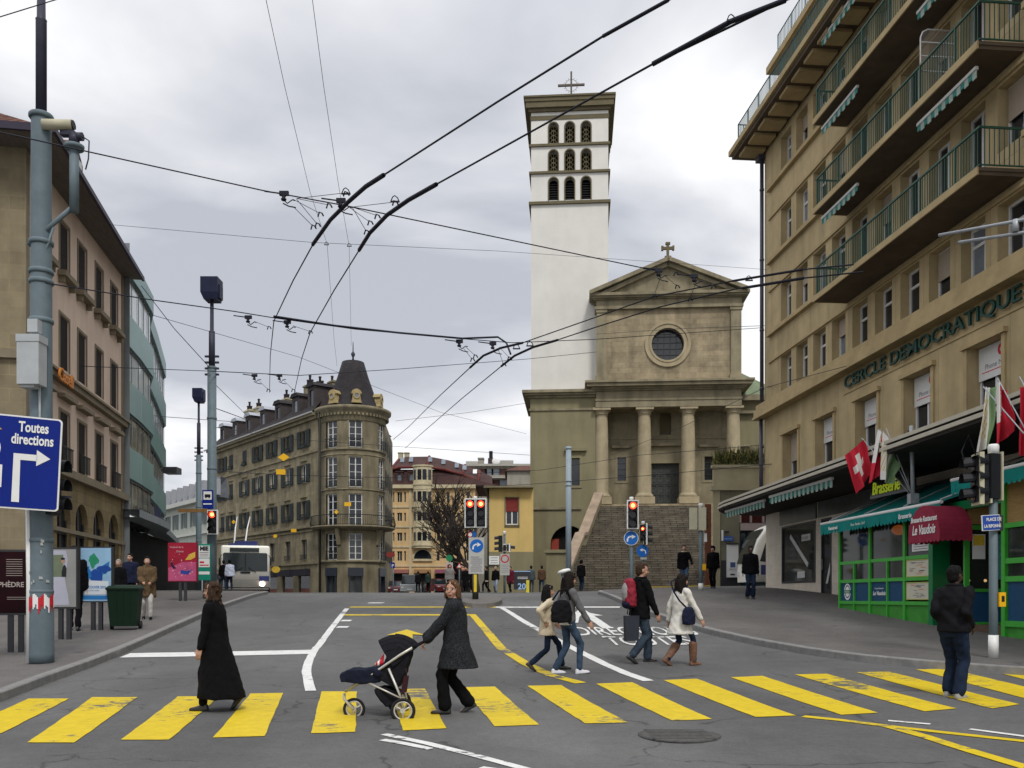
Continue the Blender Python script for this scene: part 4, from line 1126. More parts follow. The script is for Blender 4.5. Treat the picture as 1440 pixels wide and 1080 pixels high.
M_STEP=mat('worn_steps',(.2,.175,.135),.9,.3,1.4,.3,12,stain=.25,brick=(.95,.168,.03,(.35,.33,.3),.16,'xz'))
mb.build('stair',M_STEP,CH)
M_PAR=mat('parapet_stone',(.28,.215,.155),.9,.28,1.2,.3,10)
def yz(y):
 t=(y-ys0);nf=n1*tread
 if t<nf:return zb_+rise*t/tread
 if t<nf+1:return zb_+rise*n1
 return zb_+rise*n1+(t-nf-1)*rise/tread
mb=MB()
pts=[ys0+.9,ys0+n1*tread+.2,ys0+n1*tread+1.2,ys1+.3]
for a,b in zip(pts,pts[1:]):
 za,zb2=yz(a)+.95,yz(b)+.95
 A0,A1,B0,B1=xl(a)-.55,xl(a)+.15,xl(b)-.55,xl(b)+.15
 mb.hexa([(A0,a,za-.22),(A1,a,za-.22),(B1,b,zb2-.22),(B0,b,zb2-.22)],[(A0,a,za),(A1,a,za),(B1,b,zb2),(B0,b,zb2)])
fix_normals(mb.build('parapet_coping',M_PAR,CH))
mb=MB()
for a,b in zip(pts,pts[1:]):
 za,zb2=yz(a)+.72,yz(b)+.72;A0,A1,B0,B1=xl(a)-.45,xl(a)+.03,xl(b)-.45,xl(b)+.03
 mb.hexa([(A0,a,0),(A1,a,0),(B1,b,0),(B0,b,0)],[(A0,a,za),(A1,a,za),(B1,b,zb2),(B0,b,zb2)])
fix_normals(mb.build('parapet_wall',M_OLIVE,CH))
mb=MB();px0=xl(ys0)-1.2;mb.box(px0,px0+1.45,ys0-.4,ys0+.9,1,4.45);mb.box(px0-.12,px0+1.57,ys0-.52,ys0+1.0,4.45,4.65);mb.build('pedestal',M_OLIVE,CH)
mb=MB();mb.path([(xl(ys0)+.5,ys0-.2,2.1),(xl(ys0)+.5,ys0-.2,3.2),(xl(ys0)+.6,ys0+1,3.8)],.03,6);mb.build('handrail',M_DFR,CH)
LB=thing('low_building','low grey green building with rooftop planter wall between church stair and apartment block','building',(0,46,0))
lx=lambda px:(px-CX)/F*46
lz=lambda py:CAMZ+(HZ-py)/F*46
M_LB=mat('grey_green_render',(.2,.19,.135),.9,.12,.8,.1,10,stain=.15)
M_LBC=mat('cream_pilaster',(.36,.325,.21),.85,.08,2,stain=.1)
mb=MB();facade(mb,lx(1003),24,.5,lz(690),[(lx(1040),19,1.0,lz(735)),(lx(1041),15.5,lz(735)+.003,lz(714))],0,.35)
mb.quad((lx(1003),0,.5),(lx(1003),0,lz(690)),(lx(1003)+2.6,9,lz(690)),(lx(1003)+2.6,9,.5));mb.build('wall',M_LB,LB)
mb=MB();mb.box(lx(1003)-.02,lx(1012),-.1,.0,.6,lz(690));mb.build('pilaster',M_LBC,LB)
mb=MB();mb.box(lx(1003)-.15,24,-.25,.2,lz(690),lz(684));mb.box(lx(1003),24,-.06,.2,lz(684),lz(656));mb.box(lx(1003)-.08,24,-.14,.24,lz(658),lz(654));mb.build('parapet',M_LBC,LB)
mb=MB();mb.prism([(lx(1003)+.3,.26,lz(690)),(24,.26,lz(690)),(24,9,lz(690)),(lx(1003)+2.9,9,lz(690))],(0,0,lz(662)-lz(690)));mb.build('roof_soil',mat('soil',(.05,.04,.03),.9,.3),LB)
mb=MB();mb.box(lx(1041),15.5,.2,.25,lz(735),lz(714));w=mb.build('curtained_window',mat('dark_red_curtain',(.07,.012,.012),.5,.3,4),LB)
mb=MB()
for px in(1041,1056,1073.5):mb.box(lx(px)-.03,lx(px)+.05,-.02,.19,lz(735),lz(714))
mb.box(lx(1041),15.5,-.03,.18,lz(714)-.08,lz(714));mb.box(lx(1041),15.5,-.08,.18,lz(746),lz(736));mb.build('window_frame',mat('mauve_frame',(.36,.3,.28),.6,.05),w)
mb=MB();mb.box(lx(1040),19,.36,.4,1,lz(735));mb.build('shop_glass',mat('teal_glass',(.03,.07,.08),.08,.4,1),LB)
mb=MB()
for px in(1040,1052,1064):mb.box(lx(px),lx(px)+.09,.1,.35,1,lz(735))
mb.build('shop_frame',M_DFR,LB)
mb=MB();mb.box(lx(993.5),lx(1002),.3,.4,1,lz(708));mb.build('rust_strip',mat('rusty_metal',(.16,.06,.035),.8,.3,3),LB)
mb=MB();mb.box(lx(1014),lx(1039),-.04,-.003,1,lz(788));mb.build('dark_base',M_DFR,LB)
def small(name,label,cat,x0,x1,y0,y1,z0,z1,m):
 o=MB().box(x0,x1,y0,y1,z0,z1);r=o.build(name,m);tag(r,label,cat);return r
tk=thing('cash_machine','white wall mounted cash machine panel with small screen','cash machine',(lx(1029),45.9,0))
mb=MB();mb.box(-.29,.29,-.12,.05,lz(812),lz(766));mb.build('panel',M_WHITEP,tk)
mb=MB();mb.box(-.2,.18,-.17,-.125,lz(800),lz(790));mb.build('screen_housing',M_WHITEP,tk)
mb=MB();mb.box(-.14,.12,-.18,-.172,lz(798),lz(791));mb.build('screen',mat('screen_blue',(.08,.12,.28),.2,.1),tk)
mb=MB();mb.box(-.12,.1,-.14,-.122,lz(809),lz(807));mb.box(-.3,.3,-.2,.05,lz(766),lz(764));mb.build('slot',M_DFR,tk)
sg=thing('wall_sign','small blue street plate on the grey green wall above the cash machine','sign',(lx(1023),45.9,0))
mb=MB();mb.box(-.22,.26,-.05,-.02,lz(761),lz(754.5));mb.build('plate',mat('sign_blue',(.02,.10,.36),.4,0),sg)
mb=MB();add_text(mb,'RUE DU TUNNEL',.055,wallM(-.2,-.055,lz(758.5)),.001);mb.build('lettering',M_WHITEP,sg)
small('wall_board','narrow white vertical board fixed beside the blue street plate','board',lx(1013.5),lx(1016),45.8,45.88,lz(761),lz(746),M_WHITEP)
small('wall_lamp_box','small dark box on the wall above the blue street plate','box',lx(1018),lx(1024),45.8,45.9,lz(750),lz(747),M_DFR)
def leaves(mb,c,rad,n,size,seed=0,sc=(1,1,1),mi=0,droop=0):
 rnd=random.Random(seed)
 for _ in range(n):
  while True:
   v=Vector((rnd.uniform(-1,1),rnd.uniform(-1,1),rnd.uniform(-1,1)))
   if v.length<1:break
  v=v.normalized()*(v.length**.45)
  p=Vector(c)+Vector((v.x*rad*sc[0],v.y*rad*sc[1],v.z*rad*sc[2]))
  a=Vector((rnd.uniform(-1,1),rnd.uniform(-1,1),rnd.uniform(-.6,1)-droop)).normalized();b=a.cross(Vector((rnd.uniform(-1,1),rnd.uniform(-1,1),rnd.uniform(-1,1)))).normalized()
  s=size*rnd.uniform(.6,1.4);mb.mi=rnd.randint(0,mi)
  mb.quad(p-b*s*.3,p+a*s*.5-b*s*.05,p+a*s+b*s*.1,p+a*s*.4+b*s*.35)
M_LF=[mat('leaf_olive',(.10,.115,.03),.7,.3,6),mat('leaf_dark',(.045,.06,.02),.7,.3,6),mat('leaf_straw',(.2,.17,.06),.7,.3,6)]
rnd=random.Random(3)
for k,(px,r)in enumerate(((1019,.42),(1031,.62),(1045,.7),(1058,.68),(1072,.6))):
 mb=MB();leaves(mb,(lx(px),46.5,lz(649)),r,700,.13,40+k,(1.25,.8,.85),2,.2)
 for q in range(60):
  p=Vector((lx(px)+rnd.uniform(-r,r),46.5+rnd.uniform(-.4,.3),lz(650)));d=Vector((rnd.uniform(-.3,.3),rnd.uniform(-.3,.1),rnd.uniform(.3,.9)))
  mb.mi=rnd.randint(0,2);mb.quad(p,p+d*.6+Vector((.02,0,0)),p+d*1.1,p+d*.5-Vector((.03,0,0)))
 o=mb.build('planter_shrub',M_LF)
 tag(o,['small dry olive shrub at the left end of the rooftop planter','olive shrub second from left in the rooftop planter','tallest olive shrub in the middle of the rooftop planter','bushy olive shrub right of the middle in the rooftop planter','olive shrub at the right end of the planter near the drain pipe'][k],'shrub','shrubs in the rooftop planter')
M_CBS=mat('old_grey_stone',(.25,.215,.14),.9,.3,.5,.2,12,stain=.4,brick=(1.2,.45,.014,(.78,.76,.74),.08,'xz'))
M_CBR=mat('turret_stone',(.215,.185,.12),.9,.32,.5,.2,12,stain=.4)
M_CBT=mat('grey_trim_stone',(.23,.2,.13),.9,.2,1,.1,12,stain=.3)
M_SLATE=mat('slate_roof',(.026,.023,.025),.8,.25,2,brick=(.4,.25,.02,(.6,.6,.6),.15,'xyz'))
M_SHUT=mat('dark_green_shutter',(.008,.015,.015),.6,.2,5)
M_IRON=mat('wrought_iron',(.02,.022,.022),.6,.1)
CBY=85.0;sc=F/CBY
tcy=CBY+3.2;tcx=(496.5-CX)/F*tcy;tr=3.12
dirv=Vector((-.796,1,0)).normalized()
P0=Vector(((447-CX)/F*87,87,0))
def t_of(px):
 k=(px-CX)/F;return(k*P0.y-P0.x)/(dirv.x-k*dirv.y)
LN=t_of(297)
org=P0+dirv*LN
CB=thing('corner_building','old grey stone corner block with round slate topped turret and rows of dark shutters','building',(org.x,org.y,0),math.atan2(-dirv.y,-dirv.x))
def zc(px,py):
 t=t_of(px);Y=P0.y+dirv.y*t;return CAMZ+(HZ-py)/F*Y
EZ=zc(427,588)
cols=[LN-t_of(px)for px in(313,325,344,362.5,382.5,404.5,427.5)]
r1=(zc(427,630),zc(427,606));r2=(zc(427,679),zc(427,654));r3=(zc(427,730),zc(427,705));r4=(zc(427,787),zc(427,759));r5=(.6,zc(427,800))
lw=1.25
holes=[]
for c in cols:
 for z0,z1 in(r1,r2,r3,r4):holes.append((c-lw/2,c+lw/2,z0,z1))
shops=[(c-1.3,c+1.3,r5[0],r5[1])for c in cols]
mb=MB();facade(mb,0,LN,.3,EZ,holes+shops,0,.3)
mb.quad((0,0,.3),(0,0,EZ),(0,14,EZ),(0,14,.3));mb.quad((LN,0,.3),(LN,6,.3),(LN,6,EZ),(LN,0,EZ))
mb.build('wall',M_CBS,CB)
mb=MB();mb.box(.05,LN-.05,.32,.5,.3,EZ);mb.build('inner_wall',M_DARK,CB)
mb=MB()
for z,o,h in((EZ-.25,.6,.28),(EZ-.55,.3,.3),(r1[0]-.75,.14,.22),(r3[0]-.95,.22,.3),(r4[0]-.5,.14,.22),(r4[1]+.75,.1,.14)):mb.box(-.1,LN+.05,-o,-.003,z,z+h)
for c in cols:
 for z0,z1 in(r2,r3):mb.box(c-.75,c+.75,-.16,-.003,z1+.35,z1+.47)
mb.build('stone_trim',M_CBT,CB)
for i,c in enumerate(cols):
 for j,(z0,z1)in enumerate((r1,r2,r3,r4)):
  w=put_window(CB,c,.18,z0,lw,z1-z0,'double',M_GLASS,M_WFR if j==1 else mat('weathered_frame',(.16,.15,.13),.7,.1))
  if j<3:
   for s_ in(-1,1):
    mb=MB();mb.box(-.4,.4,-.05,0,0,z1-z0);sh_=mb.build('shutter',M_SHUT,w)
    closed=(i,j)in((1,0),(2,0),(1,1),(0,2))
    sh_.location=(s_*(.41 if closed else 1.05),-.24 if not closed else-.1,0)
  mb=MB();x0,x1=-lw/2-.03,lw/2+.03;mb.box(x0,x1,-.32,-.28,.45,.5);mb.box(x0,x1,-.32,-.28,.02,.06)
  n=9
  for k in range(n+1):x=lerp(x0,x1-.03,k/n);mb.box(x,x+.03,-.31,-.29,.06,.45)
  if j<3:mb.mi=1;mb.box(x0+.05,x1-.05,-.42,-.33,-.02,.2)
  mb.build('window_guard',[M_IRON,M_SHUT],w)
for i,h in enumerate(shops):
 mb=MB();mb.box(h[0],h[1],.15,.2,h[2],h[3]);s=mb.build('shop_window',M_SHG,CB)
 mb=MB();mb.box(h[0]-.1,h[1]+.1,-.5,-.003,h[3]-.7,h[3]-.05);mb.build('shop_awning',mat('dark_awning',(.02,.02,.028),.8,.1),s)
 mb=MB();mb.box(h[0]+.3,h[1]-.3,.12,.14,1.9,2.5);mb.build('shop_display',mat('shop_red',(.16,.05,.035),.6,.3,8),s)
TI_=frame_inv(CB)
mb=MB();RZ=EZ+3.4
c1_=TI_@Vector(((551-CX)/F*100,100,0))
mb.hexa([(-.5,-.6,EZ+.03),(LN-.2,-.6,EZ+.03),(c1_.x,c1_.y,EZ+.03),(-.5,c1_.y,EZ+.03)],[(-.5,3.0,RZ),(LN-2.5,3.0,RZ),(c1_.x-4,c1_.y-2,RZ+.3),(-.5,c1_.y-2,RZ+.3)]);fix_normals(mb.build('roof',M_SLATE,CB))
mb=MB();mb.box(-.6,LN,-.75,-.6,EZ-.02,EZ+.12);mb.build('gutter',mat('gutter_pale',(.35,.35,.33),.5,.05),CB)
M_ZN=mat('zinc_roof',(.3,.32,.36),.45,.1,3)
dc=[LN-t_of(px)for px in(309.5,327,345.5,366,387,411.5,434)]
for i,c in enumerate(dc):
 mb=MB();z0=EZ+.7;h=1.9 if i<6 else 2.3
 facade(mb,c-.8,c+.8,z0,z0+h,[(c-.42,c+.42,z0+.35,z0+h-.35)],.3,.15)
 mb.quad((c-.8,.3,z0),(c-.8,.3,z0+h),(c-.8,3.4,z0+h),(c-.8,3.4,z0));mb.quad((c+.8,.3,z0),(c+.8,3.4,z0),(c+.8,3.4,z0+h),(c+.8,.3,z0+h))
 d=mb.build('dormer',mat('dormer_dark',(.06,.05,.05),.8,.2,2),CB)
 mb=MB();mb.prism([(c-1.0,.1,z0+h),(c+1.0,.1,z0+h),(c+.55,.1,z0+h+.4),(c-.55,.1,z0+h+.4)],(0,3.6,0));mb.build('dormer_roof',M_ZN if i<4 else M_SLATE,d)
 mb=MB();mb.box(c-.42,c+.42,.4,.44,z0+.35,z0+h-.35);mb.build('window',M_GLASSL if i%2 else M_GLASS,d)
M_CHIM=mat('chimney_render',(.42,.38,.25),.9,.12,2,stain=.2);M_POT=mat('chimney_pot',(.05,.04,.045),.8,.1)
for px,py0,py1,w in((351,590,577,.75),(364,588,573,.7),(403,572,561,.7),(436,552,541,.8),(450,552,543,.9),(469,540,536,.5)):
 s=LN-t_of(min(px,452));d=6.0
 base=CB.location+Vector((math.cos(CB.rotation_euler[2])*s,math.sin(CB.rotation_euler[2])*s,0))
 Y=base.y+4.5;X=(px-CX)/F*Y;p=frame_inv(CB)@Vector((X,Y,0))
 zt_=CAMZ+(HZ-py1)/F*Y;z0=EZ+1
 mb=MB();mb.box(p.x-w,p.x+w,p.y-.35,p.y+.35,z0,zt_);mb.box(p.x-w-.1,p.x+w+.1,p.y-.45,p.y+.45,zt_-.22,zt_-.08);c_=mb.build('chimney',M_CHIM if px<410 else M_CBT,CB)
 for k in range(3 if w>.6 else 1):
  mb=MB();x=p.x-w*.6+k*w*.6;hh=(.45,.85,.3)[k];mb.lathe([(.11,0),(.14,.05),(.12,hh),(.17,hh+.02),(.15,hh+.14),(0,hh+.16)],(x,p.y,zt_),8);mb.build('chimney_pot',M_POT,c_)
TI=frame_inv(CB)
tl=TI@Vector((tcx,tcy,0));tx,ty=tl.x,tl.y
rotT=CB.rotation_euler[2]
def tz(py):return CAMZ+(HZ-py)/F*(CBY+0.3)
def tang(px):
 off=((px-CX)/F*(CBY+.9)-tcx)/tr;off=clamp(off,-.98,.98)
 aw_=-PI/2+math.asin(off);return aw_-rotT
mb=MB();n=48
winA=[(467.5,4.2),(502,8.6),(534,5.0)]
zr_=[(tz(629),tz(591)),(tz(685),tz(642)),(tz(739),tz(694)),(tz(787),tz(750)),(.5,tz(799))]
seg=[]
an=[tang(px)for px,hw_ in winA];ha=[.20,.21,.20]
edges=sorted(set([round(a-h,4)for a,h in zip(an,ha)]+[round(a+h,4)for a,h in zip(an,ha)]+[round(-rotT-PI/2+k*2*PI/n,4)for k in range(n)if all(abs(((-rotT-PI/2+k*2*PI/n)-a+PI)%(2*PI)-PI)>h for a,h in zip(an,ha))]+[round(a,4)for a in an]))
a0=edges[0];edges.append(a0+2*PI)
zs_=[.3];
for a,b in sorted(zr_):zs_+=[a,b]
zs_.append(tz(577))
def tp_(r,a,z):return(tx+r*math.cos(a),ty+r*math.sin(a),z)
def inwin(a):return any(abs((a-c+PI)%(2*PI)-PI)<h-.001 for c,h in zip(an,ha))
for e0,e1 in zip(edges,edges[1:]):
 w=inwin((e0+e1)/2)
 for z0,z1 in zip(zs_,zs_[1:]):
  if z1<=z0:continue
  isw=w and any(abs(z0-a)<1e-6 for a,b in zr_)
  r=tr-.3 if isw else tr
  if not isw:mb.quad(tp_(r,e0,z0),tp_(r,e1,z0),tp_(r,e1,z1),tp_(r,e0,z1))
for c,h in zip(an,ha):
 for z0,z1 in zr_:
  for a in(c-h,c+h):mb.quad(tp_(tr,a,z0),tp_(tr-.3,a,z0),tp_(tr-.3,a,z1),tp_(tr,a,z1))
  for z in(z0,z1):mb.quad(tp_(tr,c-h,z),tp_(tr,c+h,z),tp_(tr-.3,c+h,z),tp_(tr-.3,c-h,z))
TW=mb.build('turret_wall',M_CBR,CB)
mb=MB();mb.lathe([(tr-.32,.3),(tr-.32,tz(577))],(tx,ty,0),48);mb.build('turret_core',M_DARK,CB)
mb=MB()
for z,o,h in((tz(633),.12,.2),(tz(640),.05,.12),(tz(742.5),.1,.25),(tz(791),.16,.25),(tz(748),.06,.1),(tz(689),.08,.12)):
 mb.lathe([(tr,z),(tr+o,z+.04),(tr+o,z+h),(tr,z+h)],(tx,ty,0),48)
mb.lathe([(tr,tz(592)),(tr+.1,tz(590)),(tr+.12,tz(584)),(tr+.35,tz(581)),(tr+.42,tz(577)),(tr+.62,tz(575)),(tr+.65,tz(571)),(tr-.2,tz(570))],(tx,ty,0),56)
for k in range(56):
 a=2*PI*k/56;mb.M=Matrix.Translation((tx,ty,0))@Matrix.Rotation(a,4,'Z');mb.box(tr+.02,tr+.4,-.09,.09,tz(584),tz(581)+.02)
mb.M=None
mb.build('turret_cornice',M_CBT,CB)
for wi,(c,h)in enumerate(zip(an,ha)):
 w_=2*tr*math.sin(h)*.97
 for zi,(z0,z1)in enumerate(zr_):
  p=tp_(tr-.2,c,z0)
  hh=z1-z0
  if zi<4:
   w=put_window(CB,p[0],p[1],z0,w_,hh,'grid',M_GLASS,M_WFR,c+PI/2)
   if zi in(0,1)or(zi==3 and wi!=1):
    mb=MB();x0,x1=-w_/2-.08,w_/2+.08;mb.box(x0,x1,-.4,-.36,.8,.86);mb.box(x0,x1,-.4,-.36,.04,.1)
    for k in range(12):x=lerp(x0,x1-.03,k/11);mb.box(x,x+.03,-.39,-.37,.1,.8)
    mb.build('window_guard',M_IRON,w)
  else:
   mb=MB();mb.box(-w_/2,w_/2,.02,.06,0,hh);s=mb.build('shop_window',M_SHG,CB,(p[0],p[1],z0),c+PI/2)
   mb=MB();mb.box(-w_/2-.1,w_/2+.1,-.34,-.2,hh-.75,hh+.05);mb.box(-w_/2,-w_/2+.1,-.3,.0,0,hh-.75);mb.box(w_/2-.1,w_/2,-.3,.0,0,hh-.75);mb.box(-.04,.04,-.1,.0,0,hh-.75);mb.build('shop_frame',mat('shop_frame_blue_black',(.02,.025,.035),.4,.1),s)
mb=MB();zb_=tz(741)
mb.lathe([(tr,zb_-.22),(tr+.8,zb_-.1),(tr+1.0,zb_),(tr+1.0,zb_+.12),(tr,zb_+.12)],(tx,ty,0),48);bal=mb.build('turret_balcony',M_CBT,CB)
mb=MB()
for z,r in((zb_+1.12,.04),(zb_+.2,.03)):mb.path([tp_(tr+.95,2*PI*k/48,z)for k in range(48)],r,5,closed=True)
for k in range(120):
 a=2*PI*k/120;mb.path([tp_(tr+.95,a,zb_+.15),tp_(tr+1.08,a,zb_+.45),tp_(tr+.95,a,zb_+1.1)],.018,3)
mb.build('railing',M_IRON,bal)
for px in(479,529):mb=MB();a=tang(px);mb.M=Matrix.Translation((tx,ty,0))@Matrix.Rotation(a,4,'Z');mb.hexa([(tr,-.2,zb_-1.7),(tr+.15,-.2,zb_-1.7),(tr+.15,.2,zb_-1.7),(tr,.2,zb_-1.7)],[(tr,-.2,zb_-.2),(tr+.6,-.2,zb_-.2),(tr+.6,.2,zb_-.2),(tr,.2,zb_-.2)]);mb.build('console_bracket',M_CBT,CB)
mb=MB();zt_=CAMZ+(HZ-510)/F*tcy
prof=[(tr+.25,tz(571)),(2.78,tz(568.5)),(lerp(2.6,1.0,.3),lerp(tz(566),zt_,.3)),(lerp(2.6,1.0,.65),lerp(tz(566),zt_,.65)),(1.08,zt_),(1.0,zt_+.03),(0,zt_+.08)]
mb.lathe(prof,(tx,ty,0),32);tr_=mb.build('turret_roof',M_SLATE,CB)
mb=MB();mb.lathe([(.12,zt_+.2),(.08,zt_+.5),(.2,zt_+.75),(.2,zt_+.9),(.06,zt_+1.1),(.04,zt_+1.9),(.015,zt_+2.1),(0,CAMZ+(HZ-486)/F*tcy)],(tx,ty,0),10);mb.build('finial',mat('lead_finial',(.04,.045,.06),.5,.1),tr_)
M_GOLD=mat('yellow_stone_dormer',(.36,.28,.14),.85,.2,3,stain=.1)
for px in(466.5,503.5,535):
 a=tang(px);zd=tz(566.5)
 mb=MB();mb.M=Matrix.Translation((tx,ty,zd))@Matrix.Rotation(a+PI/2,4,'Z')@Matrix.Translation((0,-2.9,.05))@Matrix.Scale(.82,4)
 mb.prism([(-.62,-.1,0),(.62,-.1,0),(.5,-.1,.35),(.42,-.1,1.0),(.62,-.1,1.15),(.45,-.1,1.45),(.15,-.1,1.62),(-.15,-.1,1.62),(-.45,-.1,1.45),(-.62,-.1,1.15),(-.42,-.1,1.0),(-.5,-.1,.35)],(0,.9,0))
 ring_prism(mb,(0,.85),.26,.4,-.2,-.08,16)
 mb.mi=1;mb.poly([(.26*math.cos(2*PI*k/16),-.11,.85+.26*math.sin(2*PI*k/16))for k in range(16)])
 mb.M=None
 fix_normals(mb.build('eye_dormer',[M_GOLD,M_GLASSL],tr_))
b0=TI@Vector(((538-CX)/F*88.3,88.3,0));b1=TI@Vector(((552-CX)/F*104,104,0))
mb=MB();mb.quad((b0.x,b0.y,.3),(b1.x,b1.y,.3),(b1.x,b1.y,EZ),(b0.x,b0.y,EZ));mb.quad((b0.x,b0.y,EZ),(b1.x,b1.y,EZ),(LN-4,7,RZ),(tx,ty,RZ));mb.build('flank_wall',M_CBS,CB)
d=(b1-b0).normalized();nn=Vector((d.y,-d.x,0))
for k in range(5):
 for z in(r1,r2,r3,r4):
  p=b0.lerp(b1,(k+.6)/5.4)
  mb=MB();mb.quad(p-d*.6+nn*.1+Vector((0,0,z[0])),p+d*.6+nn*.1+Vector((0,0,z[0])),p+d*.6+nn*.1+Vector((0,0,z[1])),p-d*.6+nn*.1+Vector((0,0,z[1])));mb.build('shutter',M_SHUT,CB)
mb=MB();pp=TI@Vector(((450-CX)/F*86.2,86.2,0));mb.path([(pp.x,pp.y,1),(pp.x,pp.y,EZ)],.1,8);mb.build('drain_pipe',M_IRON,CB)
def hang_sign(name,label,cat,px,py,Y,w,h,m,shape='box',group=None):
 p=at(px,py,Y);mb=MB()
 if shape=='box':mb.box(-w/2,w/2,-.04,.04,-h/2,h/2)
 elif shape=='diamond':mb.prism([(0,-.04,-h/2),(w/2,-.04,0),(0,-.04,h/2),(-w/2,-.04,0)],(0,.08,0))
 else:
  mb.prism([(w/2*math.cos(2*PI*k/16),-.05,h/2*math.sin(2*PI*k/16))for k in range(16)],(0,.1,0))
 o=mb.build(name,m,None,p);tag(o,label,cat,group);return o
M_YSGN=mat('yellow_lantern',(.75,.42,.02),.5,.05)
hang_sign('street_decoration','yellow diamond hung on a wire in front of the upper shutters, the highest one','decoration',399,643,70,.9,.62,M_YSGN,'diamond')
hang_sign('street_decoration','widest yellow rectangle hung on a wire in front of the shuttered facade','decoration',395,664,66,.68,.42,M_YSGN)
hang_sign('street_decoration','yellow rectangle hanging in front of the turret first balcony','decoration',489,709,78,.58,.34,M_YSGN)
hang_sign('street_decoration','small yellow diamond just above the turret balcony railing','decoration',473,720,78,.4,.4,M_YSGN,'diamond')
hang_sign('street_decoration','tiny yellow diamond beside the trolleybus pole tips','decoration',328.5,734,60,.27,.27,M_YSGN,'diamond')
hang_sign('street_decoration','small yellow box hanging just below the long facade ledge','decoration',413,746,66,.38,.24,M_YSGN)
hang_sign('street_decoration','small round yellow lantern hanging left of the yellow box under the ledge','decoration',387,754,66,.28,.26,M_YSGN,'round')
hang_sign('shop_sign','large yellow oval shop sign beside the bus on the corner building','sign',388,801,74,.7,.55,mat('ochre_sign',(.45,.3,.03),.6,.2,5),'round')
hang_sign('shop_sign','red oval shop sign projecting from the right flank of the turret block','sign',549,780,86,.9,.55,mat('dull_red_sign',(.2,.03,.025),.6,.2,5),'round')
NB=thing('corner_house','pink rendered house with stone ground floor arches and wide dark eaves on the left','building',(-14.9,27.2,0),math.atan2(1,-.166))
NBI=frame_inv(NB)
M_PINK=mat('pink_render',(.66,.51,.40),.9,.08,.8,.12,14,stain=.12)
M_NST=mat('yellow_brown_stone',(.26,.2,.105),.9,.2,1,.2,12,stain=.25,brick=(.9,.42,.014,(.7,.68,.66),.12,'xz'))
M_NSTY=mat('yellow_brown_stone_side',(.23,.19,.12),.9,.2,1,.2,12,stain=.25,brick=(.9,.42,.014,(1.12,1.1,1.05),.12,'yz'))
M_NTR=mat('brown_trim',(.21,.175,.12),.9,.15,2,.15,20)
def nb_s(px):
 Y=-10.39/((px-CX)/F+.166);return(Y-27.2)*math.hypot(1,.166)
NL=nb_s(172.5)
wc=[nb_s(px)for px in(90,115,139,160)];pitch=(wc[3]-wc[0])/3;wc=[wc[0]-pitch]+wc
EZN=15.35
def nz(px,py):Y=-10.39/((px-CX)/F+.166);return CAMZ+(HZ-py)/F*Y
rA=(12.5,14.85);rB=(9.45,11.6);rC=(6.0,8.1)
zA=(nz(160,470));
rA=(nz(163,466),nz(160,403));rB=(nz(161,574),nz(159,511));rC=(nz(159,686),nz(157,622));rD=(2.2,nz(157,723))
rC2=rC
hs=[]
for c in wc:
 hs+=[(c-.48,c+.48,rA[0],rA[1]),(c-.48,c+.48,rB[0],rB[1]),(c-.48,c+.48,rC[0],rC[1])]
S2=nz(172,697);S1=nz(172,592)
mb=MB();facade(mb,0,NL,S2,EZN,hs,0,.3);mb.build('wall',M_PINK,NB)
ga=[(c-.72,c+.72,1.3,rD[1],True)for c in wc]
mb=MB();facade(mb,0,NL,.2,S2,ga,0,.5);mb.build('ground_floor_wall',M_NST,NB)
mb=MB();mb.box(.05,NL-.05,.52,.7,.2,EZN);mb.build('inner_wall',M_DARK,NB)
mb=MB();mb.quad((0,0,.2),(0,0,EZN),(0,14,EZN),(0,14,.2));mb.build('gable_wall',M_NSTY,NB)
mb=MB();mb.quad((NL,0,.2),(NL,14,.2),(NL,14,EZN),(NL,0,EZN));mb.build('back_wall',M_PINK,NB)
mb=MB()
mb.box(-.12,NL+.05,-.22,-.003,S1-.28,S1);mb.box(-.1,NL+.05,-.3,-.003,S1-.08,S1+.003);mb.box(-.14,-.003,-.2,14,S1-.28,S1)
mb.box(-.1,NL+.1,-.25,-.003,S2-.22,S2+.05)
mb.box(NL-.25,NL+.02,-.05,-.003,.2,EZN);mb.box(0,.3,-.03,-.003,.2,EZN)
zt_=nz(172,762);mb.box(0,NL,-.1,-.003,zt_-.14,zt_)
for c in wc:
 mb.box(c-.7,c+.7,-.28,-.003,rA[0]-.2,rA[0]-.02);mb.box(c-.6,c-.5,-.2,-.003,rA[0]-.4,rA[0]-.2);mb.box(c+.5,c+.6,-.2,-.003,rA[0]-.4,rA[0]-.2)
 mb.box(c-.7,c+.7,-.26,-.003,rC[1]+.42,rC[1]+.56)
 for r in(rA,rB,rC):
  mb.box(c-.57,c-.48,-.03,-.003,r[0],r[1]+.1);mb.box(c+.48,c+.57,-.03,-.003,r[0],r[1]+.1);mb.box(c-.48,c+.48,-.03,-.003,r[1],r[1]+.1)
mb.build('stone_trim',M_NTR,NB)
M_SHB=mat('brown_shutter',(.024,.02,.017),.7,.2,4)
for c in wc:
 for j,r in enumerate((rA,rB,rC)):
  mb=MB();h=r[1]-r[0];mb.box(-.48,.48,.0,.05,0,h);n=int(h/.09)
  for k in range(n):mb.box(-.44,.44,-.02,.0,k*.09+.01,k*.09+.05)
  w=mb.build('shuttered_window',M_SHB,NB,(c,.05,r[0]))
  if j==2:
   mb=MB()
   for k in range(9):mb.box(-.5+k*.12,-.47+k*.12,-.2,-.18,.0,.6)
   mb.box(-.52,.52,-.21,-.17,.6,.65);mb.build('window_guard',M_IRON,w)
 put_window(NB,c,.16,1.3,1.42,rD[1]-1.3,'arch',M_GLASS,M_DFR)
